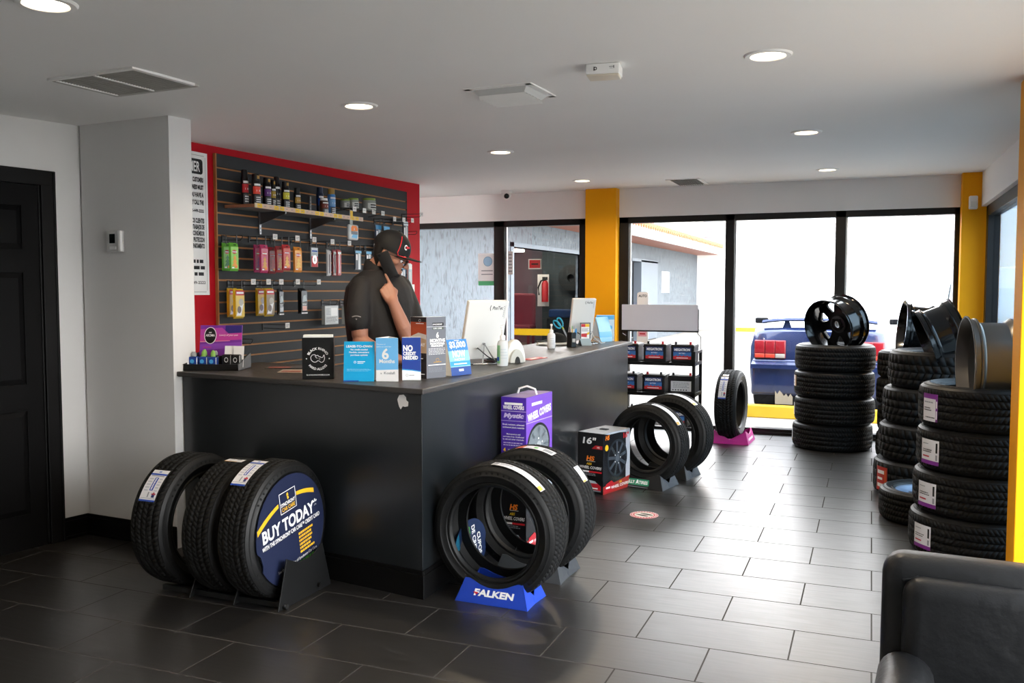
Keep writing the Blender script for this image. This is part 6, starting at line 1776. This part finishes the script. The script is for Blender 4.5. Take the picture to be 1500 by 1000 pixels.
    b = B(); b.loft([[HM @ V(((xb + xf) / 2 + ((xf - xb) / 2 + dd) * cos(q), (w + dd) * sin(q), z)) for q in [(-1.15 + 2.3 * i / 16) for i in range(17)]] for z, xb, xf, w, dd in [(-.1185, .045, .080, .018, .001)] + [h + (.0032,) for h in H[1:4]] + [(-.068, -.048, .0985, .056, .0005)]], HA, cap=False, closed=False); b.ball(hp(.1, 0, -.040), (.006, .023, .0045), HA, 14); b.build('beard', t, smooth=True)
    b = B()
    for s in (-1, 1):
        b.tube([hp(.106, s * .032 + .022 * cos(2 * pi * i / 18), .004 + .017 * sin(2 * pi * i / 18)) for i in range(18)], .0022, BLACKP, 6, closed=True)
        b.tube([hp(.104, s * .054, .010), hp(.07, s * .074, .012), hp(.0, s * .080, .012), hp(-.015, s * .080, .0)], .0024, BLACKP, 6)
    b.tube([hp(.107, -.011, .008), hp(.110, 0, .012), hp(.107, .011, .008)], .002, BLACKP, 6); b.build('glasses', t, smooth=True)
    for s in (-1, 1):
        b = B(); b.ball(hp(.0765, s * .031, .003), .0125, PRINT_W, 14); b.ball(hp(.0855, s * .031, .001), .0058, PRINT_K, 10); b.build('eye', t, smooth=True)
    # phone: a thing of its own
    p0 = t.location + Matrix.Rotation(dg(22), 3, 'Z') @ V((.032, -.116, 1.606))
    ph = thing('mobile_phone', 'black phone held to the ear of the man behind the counter', 'phone', p0, 0)
    ph.rotation_euler = Euler((dg(3), dg(-23), dg(22)), 'XYZ')
    b = B(); b.rbox(-.037, .037, -.006, .004, -.080, .080, .004, BLACKP); pc = b.build('case', ph, smooth=True)
    b = B(); b.rbox(-.035, .035, .003, .0045, -.078, .078, .001, mat('screen_dark', '#0a0b0d', .12)); b.build('screen', ph)
    b = B(); b.cyl((-.022, -.006, .066), (-.022, -.0075, .066), .007, mat('camera_glass', '#1b1d22', .1), 14); b.build('camera_lens', pc)
person()
# ------------------------------------------------------------------ outside
CONC = mat('concrete', '#7d7973', .85, noise=.16, nscale=.9, bump=.1, bscale=30)
def ground():
    b = B()
    b.box(-40, 40, 9.34, 60, -.10, -.03, CONC); b.box(1.05, 40, -20, 9.34, -.10, -.03, CONC)
    struct(b.build('ground'))
    b = B(); JM = mat('joint_grey', '#77736c', .9)
    for y in (11.9, 15.5, 19.5, 24.):
        b.box(-6, 12, y, y + .03, -.031, -.028, JM)
    for x in (-3.4, -.1, 3.2):
        b.box(x, x + .03, 9.36, 33, -.031, -.0275, JM)
    struct(b.build('ground_joints'))
ground()
def stucco_mat():
    m = mat('stucco_blue_grey', '#a3b1bd', .85)
    nt = m.node_tree; N, L = nt.nodes, nt.links; bs = N['Principled BSDF']
    tc = N.new('ShaderNodeTexCoord'); mp = N.new('ShaderNodeMapping'); mp.inputs['Scale'].default_value = (7, 7, 3.6)
    L.new(tc.outputs['Object'], mp.inputs[0])
    n = N.new('ShaderNodeTexNoise'); n.inputs['Scale'].default_value = 1.6; n.inputs['Detail'].default_value = 6; n.inputs['Distortion'].default_value = 1.2; L.new(mp.outputs[0], n.inputs['Vector'])
    r = N.new('ShaderNodeValToRGB'); r.color_ramp.elements[0].position = .34; r.color_ramp.elements[0].color = (.05, .06, .069, 1); r.color_ramp.elements[1].position = .50; r.color_ramp.elements[1].color = (.098, .116, .134, 1)
    L.new(n.outputs['Fac'], r.inputs[0]); L.new(r.outputs[0], bs.inputs['Base Color'])
    bp = N.new('ShaderNodeBump'); bp.inputs['Strength'].default_value = .6; bp.inputs['Distance'].default_value = .02; L.new(n.outputs['Fac'], bp.inputs['Height']); L.new(bp.outputs[0], bs.inputs['Normal'])
    return m
STU = stucco_mat()
SOF = mat('soffit_redwood', '#8a5340', .6, noise=.2, nscale=4)
FAS = mat('fascia_white', '#c4c2be', .7, noise=.05, nscale=2)
TERR = mat('terracotta', '#b5603c', .7, noise=.2, nscale=6)
GFRAME = mat('bay_frame_grey', '#525c66', .6)
def garage():
    X = -6.0
    t = thing('garage_building', 'blue-grey stucco garage with redwood soffit and an open service bay outside', 'building', (X, 16, -.03))
    o = V((X, 16, -.03))
    def bx(b, x0, x1, y0, y1, z0, z1, m): b.box(x0 - o.x, x1 - o.x, y0 - o.y, y1 - o.y, z0 - o.z, z1 - o.z, m)
    b = B()
    for y0, y1, z0, z1 in ((9.0, 15.0, -.03, 2.74), (15.0, 19.45, 2.22, 2.74), (19.45, 23.5, -.03, 2.74), (23.5, 26.6, 2.25, 2.74), (26.6, 33.3, -.03, 2.74)):
        bx(b, X - .25, X, y0, y1, z0, z1, STU)
    b.build('wall', t)
    b = B(); bx(b, -6.2, -5.12, 9.0, 33.3, 2.70, 2.74, SOF); b.build('soffit', t)
    b = B(); bx(b, -5.14, -5.06, 9.0, 33.3, 2.69, 2.98, FAS); b.build('fascia', t)
    b = B()
    b.hexa([(-5.1 - o.x, 9 - o.y, 3.01), (-5.1 - o.x, 33.3 - o.y, 3.01), (-9 - o.x, 33.3 - o.y, 4.0), (-9 - o.x, 9 - o.y, 4.0)], [(-5.1 - o.x, 9 - o.y, 3.06), (-5.1 - o.x, 33.3 - o.y, 3.06), (-9 - o.x, 33.3 - o.y, 4.06), (-9 - o.x, 9 - o.y, 4.06)], TERR)
    for k in range(93):
        y = 10 + k * .25
        b.cyl((-5.02 - o.x, y - o.y, 3.02), (-6.2 - o.x, y - o.y, 3.33), .085, TERR, 8)
    b.build('tile_roof', t, smooth=True)
    # bay interior
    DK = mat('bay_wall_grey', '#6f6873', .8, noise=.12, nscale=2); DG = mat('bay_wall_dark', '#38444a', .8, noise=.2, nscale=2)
    b = B()
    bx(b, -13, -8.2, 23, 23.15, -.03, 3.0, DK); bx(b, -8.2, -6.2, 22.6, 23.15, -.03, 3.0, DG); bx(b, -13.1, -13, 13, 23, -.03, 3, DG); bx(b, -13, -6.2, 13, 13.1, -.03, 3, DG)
    b.build('bay_interior_wall', t)
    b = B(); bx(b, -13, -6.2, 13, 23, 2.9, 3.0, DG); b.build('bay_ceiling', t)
    b = B(); bx(b, -13, -6.2, 13, 23, -.02, -.005, mat('bay_floor', '#77736f', .6, noise=.2, nscale=2)); b.build('bay_floor', t)
    b = B()
    for q in ((14.85, 15.0, 0, 2.3), (19.45, 19.6, 0, 2.3)):
        bx(b, X - .2, X + .02, q[0], q[1], q[2], q[3], GFRAME)
    bx(b, X - .2, X + .02, 14.85, 19.6, 2.22, 2.3, GFRAME); b.build('bay_frame', t)
    # second door opening
    b = B(); bx(b, X - .2, X + .02, 23.4, 23.55, 0, 2.3, GFRAME); bx(b, X - .2, X + .02, 24.6, 26.65, 0, 2.27, GFRAME); bx(b, X - .2, X + .02, 23.4, 26.65, 2.22, 2.3, GFRAME); b.build('door_frame', t)
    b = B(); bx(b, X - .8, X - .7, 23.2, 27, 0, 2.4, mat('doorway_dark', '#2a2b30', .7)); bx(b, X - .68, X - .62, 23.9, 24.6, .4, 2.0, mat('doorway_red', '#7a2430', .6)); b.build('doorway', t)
    b = B(); bx(b, X - .001, X + .006, 27.3, 28.4, 1.35, 2.0, PRINT_W); b.build('wall_notice', t)
garage()
def bay_things():
    FL = emis('tube_light', '#fff2dc', 45)
    for (x, y, z), lab in (((-8.62, 21.6, 2.44), 'left fluorescent light over the garage bay outside'), ((-7.35, 21.6, 2.42), 'right fluorescent light over the garage bay outside')):
        t = thing('fluorescent_light', lab, 'lamp', (x, y, z), 0, 'bay lights')
        b = B(); b.box(-.28, .28, -.08, .08, .05, .12, PRINT_W); b.build('housing', t)
        b = B(); b.rbox(-.27, .27, -.07, .07, -.02, .05, .02, FL); b.build('tube', t)
        b = B()
        for sx in (-.2, .2):
            b.cyl((sx, 0, .1), (sx, 0, 2.87 - z), .006, GFRAME, 6)
        b.build('hanger', t)
    t = thing('warning_sign', 'small red sign with white border on the garage bay wall', 'sign', (-8.55, 22.99, 2.0))
    b = B(); b.box(-.19, .19, -.02, 0, 0, .28, PRINT_W); b.build('board', t)
    b = B(); f = front(b, 0, -.02, 0, step=.004); f.rect(-.16, .03, .16, .25, RED); f.rect(-.1, .12, .1, .16, PRINT_K, 2); b.build('printing', t)
    t = thing('extinguisher_cabinet', 'white board with a red fire extinguisher on the garage bay wall', 'fire extinguisher', (-8.12, 22.58, 1.0))
    b = B(); b.box(-.2, .12, -.02, 0, .0, .85, PRINT_W); b.build('back_board', t)
    b = B(); b.lathe([(1e-4, .12), (.09, .12), (.09, .6), (.05, .68), (1e-4, .7)], RED, 20, Matrix.Translation((.05, -.12, 0))); b.build('cylinder', t, smooth=True)
    b = B(); b.tube([(.05, -.12, .7), (-.05, -.16, .68), (-.12, -.18, .5), (-.1, -.18, .3)], .02, BLACKP, 8); b.box(.0, .1, -.2, -.06, .7, .78, BLACKP); b.build('hose', t, smooth=True)
    RC = mat('faded_red', '#7a3844', .7, noise=.2, nscale=3)
    t = thing('shop_creeper_seat', 'dull red padded shop seat standing in the garage bay', 'seat', (-8.45, 21.6, -.0))
    b = B(); b.rbox(-.42, .42, -.05, .1, .5, 1.35, .12, RC); b.build('back', t, smooth=True)
    b = B(); b.rbox(-.42, .42, -.4, .1, .42, .55, .05, RC); b.build('seat', t, smooth=True)
    for x in (-.36, .36):
        b = B(); b.box(x - .03, x + .03, -.36, -.3, 0, .44, RC); b.build('leg', t)
        b = B(); b.box(x - .03, x + .03, .0, .06, 0, .44, RC); b.build('leg', t)
    t = thing('lift_beam', 'yellow and blue low beam lying across the garage bay', 'beam', (-7.9, 20.2, -.0))
    b = B(); b.box(-.45, .9, -.1, .1, .35, .5, YEL); b.build('yellow_beam', t)
    b = B(); b.box(-1.6, -.45, -.12, .12, .3, .52, mat('lift_blue', '#34509a', .5)); b.box(-1.65, -1.5, -.15, .15, 0, 1.6, mat('lift_blue', '#34509a')); b.box(.85, .95, -.1, .1, 0, .5, BLACKM); b.build('blue_post', t)
    t = thing('air_compressor', 'dark machine with blue top and red side in the right of the garage bay', 'machine', (-7.15, 21.4, -.0))
    b = B(); b.rbox(-.4, .4, -.3, .3, 0, .75, .05, mat('machine_dark', '#20282c', .5)); b.build('body', t)
    b = B(); b.rbox(-.35, .3, -.28, .28, .75, .95, .04, mat('machine_blue', '#204a80', .5)); b.build('top', t)
    b = B(); b.box(.3, .42, -.31, -.2, .2, .75, RED); b.build('red_panel', t)
    t = thing('hanging_hose_reel', 'dark round hose reel on the right wall of the garage bay', 'reel', (-7.35, 22.55, 1.75))
    b = B(); b.lathe([(.1, -.1), (.34, -.1), (.34, -.06), (.2, -.05), (.2, .0), (.34, .01), (.34, .05), (.1, .05)], mat('machine_dark', '#20282c'), 28, Matrix.Translation((0, -.06, 0)) @ Matrix.Rotation(pi / 2, 4, 'X'), closed=True); b.build('reel', t, smooth=True)
    b = B(); b.tube([(.2, -.06, -.2), (.1, -.06, -.7), (.0, -.06, -.9)], .03, mat('hose_grey', '#aab0b0', .5), 8); b.build('hose', t, smooth=True)
bay_things()
def white_building():
    t = thing('white_building', 'large white building across the lot with a shuttered upper window', 'building', (3, 33.4, -.03))
    WB_ = mat('white_stucco', '#f1efec', .8, noise=.03, nscale=1)
    b = B(); b.box(-9.1, 30, 0, 8, 0, 9, WB_); b.build('wall', t)
    b = B(); b.box(-8.8, -8.02, -.05, 0, 3.35, 4.6, mat('shutter_grey', '#7a8088', .6))
    for k in range(12):
        b.box(-8.8, -8.02, -.08, -.04, 3.4 + k * .1, 3.44 + k * .1, mat('shutter_grey', '#7a8088'))
    b.build('shutter', t)
    b = B(); b.box(-8.45, -8.38, -.1, 0, 3.3, 4.6, WB_); b.build('mullion', t)
    b = B(); f = front(b, 0, -.03, 0, step=.004); f.text('Florida', -1.2, 3.70, .48, mat('sign_letter_pink', '#d88a92', .5), w=1.75, bold=.02, layer=3); f.text('Florida', -1.17, 3.71, .48, mat('sign_letter_grey', '#8d8a94', .5), w=1.75, bold=.01, layer=5); b.build('sign_lettering', t)
    b = B(); b.box(-7.4, -6.4, -1.4, -1.25, 0, .14, YEL); o = b.build('wheel_stop'); o.location = (3, 33.4, -.03); tag(o, 'small faraway yellow wheel stop in front of the white building', 'wheel stop')
white_building()
def wheelstop():
    b = B(); YC = mat('curb_yellow', '#b08f18', .7, noise=.12, nscale=8)
    b.prism([(-.09, 0), (.09, 0), (.065, .14), (-.065, .14)], -.95, .95, YC, Matrix(((0, 0, 1, 0), (1, 0, 0, 0), (0, 1, 0, 0), (0, 0, 0, 1))))
    o = b.build('wheel_stop', bevel=.01); o.location = (-.62, 10.72, -.03); tag(o, 'yellow concrete wheel stop under the tail of the blue car', 'wheel stop')
wheelstop()

def coupe():
    "rear of a blue coupe; local y runs from tail to nose"
    t = thing('blue_coupe', 'dark blue coupe with red tail lamps and spoiler parked tail-in outside the window', 'car', (-.565, 10.98, -.03))
    BL = mat('car_blue', '#1a2850', .26, .2, noise=.12, nscale=3, coat=.7); BLK = mat('car_black_trim', '#0c0d10', .8, spec=.1)
    S = [  # y, half width, z of sill, belt, deck, deck half width
        (.00, .70, .30, .80, .98, .62), (.05, .775, .27, .80, 1.02, .68), (.25, .80, .24, .80, 1.035, .70), (.7, .82, .22, .82, 1.03, .70), (1.6, .82, .20, .84, .98, .70), (2.6, .81, .20, .82, .93, .70), (3.6, .79, .22, .78, .86, .64), (4.05, .70, .28, .70, .74, .56)]
    b = B(); rings = []
    for y, w, zs, zb, zd, dw in S:
        h = [(-w * .93, zs), (-w * .985, zs + .1), (-w, (zs + zb) / 2), (-w * .99, zb), (-w * .97, zb + .05), (-dw * 1.06, zd - .03), (-dw * .9, zd), (-dw * .4, zd + .012)]
        rings.append([V((x, y, z)) for x, z in h] + [V((-x, y, z)) for x, z in h[::-1]])
    b.loft(rings, BL); b.build('body', t, smooth=True, ang=50)
    b = B(); b.rbox(-.74, .74, -.035, .06, .56, .66, .03, BL); b.rbox(-.755, .755, -.03, .06, .22, .60, .05, BL)
    b.hexa([(-.74, .02, .56), (.74, .02, .56), (.76, -.075, .55), (-.76, -.075, .55)][::-1], [(-.73, .02, .668), (.73, .02, .668), (.75, -.075, .60), (-.75, -.075, .60)][::-1], BL); b.build('bumper', t, smooth=True)
    b = B(); b.rbox(-.72, .72, -.015, .10, .10, .28, .04, BLK); b.build('valance', t, smooth=True)
    b = B(); b.loft([[V((-.47 + .2 * i / 8, -.034, z0)) for i in range(9)] for z0 in (.13,)] + [[V((-.47 + .2 * i / 8, -.039, .25 + (.04, .0, .045, .02, -.02, .01, -.03, .01, -.03)[i])) for i in range(9)]], mat('bare_plastic', '#8d877c', .8), cap=False, closed=False)
    o = b.build('bumper_damage', t); o['label'] = 'pale scraped patch on the bumper'
    for sg in (-1, 1):
        b = B(); LR = mat('tail_red', '#7d1420', .25, coat=.3); LH = mat('tail_hot', '#b03a2c', .3); LW = mat('tail_clear', '#8f8c88', .3)
        b.rbox(min(sg * .72, sg * .36), max(sg * .72, sg * .36), -.022, .05, .67, .885, .012, mat('tail_bezel', '#6a1420', .3))
        hs = b.build('tail_lamp_housing', t, smooth=True)
        for k in range(3):
            x0 = .71 - k * .117; x1 = x0 - .108
            b = B(); b.rbox(min(sg * x0, sg * x1), max(sg * x0, sg * x1), -.034, .0, .73, .88, .008, LR); b.rbox(min(sg * x0, sg * x1), max(sg * x0, sg * x1), -.034, .0, .675, .725, .008, LW if k == 2 else LH); b.build('tail_lamp', hs, smooth=True)
    b = B(); n = 16
    b.loft([[V((x, .10 + .03 * (1 - (x / .62) ** 2) + dy, 1.09 + .035 * (1 - (x / .66) ** 4) + dz)) for dy, dz in ((-.07, 0), (0, .024), (.09, 0), (0, -.018))] for x in [-.64 + 1.28 * i / n for i in range(n + 1)]], mat('car_spoiler_blue', '#1c2848', .7, spec=.1))
    for x in (-.36, .36):
        b.loft([[V((x - .05, .10, 1.03)), V((x + .05, .10, 1.03)), V((x + .05, .16, 1.03)), V((x - .05, .16, 1.03))], [V((x - .02, .10, 1.12)), V((x + .02, .10, 1.12)), V((x + .02, .16, 1.12)), V((x - .02, .16, 1.12))]], mat('car_spoiler_blue', '#26355e'))
    b.build('spoiler', t, smooth=True)
    GL = mat('car_window', '#dfe8f0', .06, .85)  # silver-white colour paints the bright sky reflection into the glass
    b = B()
    cab = [(.55, .66, 1.0), (.95, .62, 1.16), (1.35, .57, 1.30), (1.7, .55, 1.345), (2.2, .55, 1.335), (2.6, .58, 1.20), (3.0, .62, .95)]
    b.loft([[V((-w, y, .93)), V((-w * .97, y, .5 * (.93 + z))), V((-w * .8, y, z)), V((0, y, z + .015)), V((w * .8, y, z)), V((w * .97, y, .5 * (.93 + z))), V((w, y, .93))] for y, w, z in cab], GL); b.build('window', t, smooth=True, ang=50)
    b = B(); b.loft([[V((-w * .8, y, z + .004)), V((0, y, z + .022)), V((w * .8, y, z + .004)), V((w * .8, y, z - .004)), V((0, y, z + .008)), V((-w * .8, y, z - .004))] for y, w, z in cab[2:5]], mat('car_roof_glare', '#c9d2e2', .2, .3)); b.build('roof', t, smooth=True)  # roof coloured pale for washed-out glare, not its blue paint
    for sg in (-1, 1):
        b = B(); b.rbox(min(sg * .80, sg * .98), max(sg * .80, sg * .98), 2.25, 2.35, 1.0, 1.08, .02, BLK); b.build('mirror', t, smooth=True)
    for y in (.95, 3.35):
        for sg in (-1, 1):
            b = B(); b.lathe([(1e-4, -.1), (.2, -.1), (.31, -.09), (.325, -.06), (.325, .06), (.31, .09), (.2, .1), (1e-4, .1)], RUB, 32, Matrix.Translation((sg * .72, y, .325)) @ Matrix.Rotation(pi / 2, 4, 'Y')); b.build('wheel', t, smooth=True)
coupe()
def suv():
    t = thing('white_suv', 'white van parked beyond the blue coupe, mostly hidden by wheels', 'car', (1.75, 12.6, -.03))
    WP = mat('van_white', '#f0f0f0', .25, coat=.5); GL = mat('van_window', '#c8d6e0', .08, .6)
    b = B(); S = [(0, .80, .35, 1.45), (.1, .86, .3, 1.75), (1.2, .88, .28, 1.80), (2.6, .88, .28, 1.76), (3.3, .86, .28, 1.25), (4.3, .80, .32, 1.05)]
    b.loft([[V((-w, y, zs)), V((-w, y, (zs + 1.0) / 2)), V((-w * .98, y, 1.0 if z > 1.1 else z - .1)), V((-w * .86, y, z)), V((w * .86, y, z)), V((w * .98, y, 1.0 if z > 1.1 else z - .1)), V((w, y, (zs + 1.0) / 2)), V((w, y, zs))] for y, w, zs, z in S], WP); b.build('body', t, smooth=True, ang=45)
    for sg in (-1, 1):
        for y0, y1 in ((.4, 1.2), (1.3, 2.1), (2.2, 2.8)):
            b = B(); b.hexa([(sg * .875, y0, 1.05), (sg * .875, y1, 1.05), (sg * .885, y1, 1.05), (sg * .885, y0, 1.05)], [(sg * .79, y0 + .05, 1.6), (sg * .79, y1 - .05, 1.6), (sg * .80, y1 - .05, 1.6), (sg * .80, y0 + .05, 1.6)], GL); b.build('window', t)
        b = B(); b.rbox(min(sg * .88, sg * 1.10), max(sg * .88, sg * 1.10), 2.65, 2.75, 1.0, 1.18, .02, mat('mirror_blue', '#7fa8c0', .2, .5)); b.build('mirror', t, smooth=True)
    b = B(); b.box(-.62, .62, -.02, .03, 1.05, 1.5, GL); b.build('rear_window', t)
    for y in (.8, 3.5):
        for sg in (-1, 1):
            b = B(); b.lathe([(1e-4, -.1), (.2, -.1), (.32, -.09), (.335, -.06), (.335, .06), (.32, .09), (.2, .1), (1e-4, .1)], RUB, 32, Matrix.Translation((sg * .78, y, .335)) @ Matrix.Rotation(pi / 2, 4, 'Y')); b.build('wheel', t, smooth=True)
suv()
def stickers():
    t = thing('window_notice', 'white window notice with a green foot and blue face mask picture', 'notice', (-4.0, 9.285, 1.50))
    b = B(); b.box(-.14, .07, -.003, 0, 0, .36, PRINT_W); b.build('sheet', t)
    b = B(); f = front(b, 0, -.003, 0); f.rect(-.138, 0, .068, .05, mat('notice_green', '#4cae74', .5)); f.disc(-.02, .27, .05, mat('notice_blue', '#9cc4e0', .5), 1, .055); f.ring(-.02, .27, .05, .055, mat('notice_line', '#5f8fb8', .5), 2); f.rect(-.1, .12, .04, .13, PRINT_G); f.rect(-.1, .16, .04, .17, PRINT_G); b.build('printing', t)
    t = thing('window_notice', 'narrow white notice with grey print on the middle window pane edge', 'notice', (-3.715, 9.285, 1.62))
    b = B(); b.box(-.06, .0, -.003, 0, 0, .26, PRINT_W); f = front(b, 0, -.003, 0); f.scribble(-.05, .02, -.01, .24, 6, PRINT_G); b.build('sheet', t)
    t = thing('door_decal', 'white rounded payment decal with pink print in the left storefront window', 'notice', (-2.24, 9.285, .86))
    b = B(); b.prism(rrect(-.06, 0, .06, .57, .03), 0, .003, PRINT_W, Matrix(((1, 0, 0, 0), (0, 0, -1, 0), (0, 1, 0, 0), (0, 0, 0, 1)))); b.build('sheet', t)
    b = B(); f = front(b, 0, -.003, 0); f.text('AUTO', 0, .515, .025, PRINT_K, w=.09, bold=.03)
    for k in range(4):
        f.rect(-.045, .1 + k * .09, .045, .16 + k * .09, mat('decal_pink', '#e8a8b8', .5)); f.rect(-.03, .12 + k * .09, .03, .135 + k * .09, RED, 2)
    b.build('printing', t)
stickers()
# ------------------------------------------------------------------ daylight and camera
def world():
    w = bpy.data.worlds.new('sky'); SC.world = w; w.use_nodes = True
    nt = w.node_tree; N, L = nt.nodes, nt.links
    bg = N['Background']
    tc = N.new('ShaderNodeTexCoord'); sp = N.new('ShaderNodeSeparateXYZ'); L.new(tc.outputs['Generated'], sp.inputs[0])
    r = N.new('ShaderNodeValToRGB'); r.color_ramp.elements[0].position = 0; r.color_ramp.elements[0].color = (1, .985, .96, 1); r.color_ramp.elements[1].position = .8; r.color_ramp.elements[1].color = (.86, .93, 1, 1)
    L.new(sp.outputs['Z'], r.inputs[0]); L.new(r.outputs[0], bg.inputs[0]); bg.inputs[1].default_value = SKY
    su = bpy.data.lights.new('sun', 'SUN'); su.energy = SUN; su.angle = radians(3); su.color = (1, .95, .88)
    so = bpy.data.objects.new('sun', su); COL.objects.link(so); so.rotation_euler = (radians(52), 0, radians(-32))
SKY = 12.0; SUN = 3.0
world()
cam = bpy.data.cameras.new('camera'); cam.sensor_width = 36; cam.lens = 1310 / 1500 * 36; cam.clip_end = 300
co = bpy.data.objects.new('camera', cam); COL.objects.link(co); co.location = (0, 0, 1.46)
co.rotation_euler = (pi / 2 - .0586, 0, .3818)
SC.camera = co
SC.view_settings.view_transform = 'Standard'; SC.view_settings.look = 'None'; SC.view_settings.gamma = 1; SC.view_settings.use_curve_mapping = False
SC.view_settings.exposure = 0.2
SC.cycles.max_bounces = 10; SC.cycles.diffuse_bounces = 6; SC.cycles.transparent_max_bounces = 16
SC.cycles.use_denoising = True
SC.cycles.sample_clamp_indirect = 6
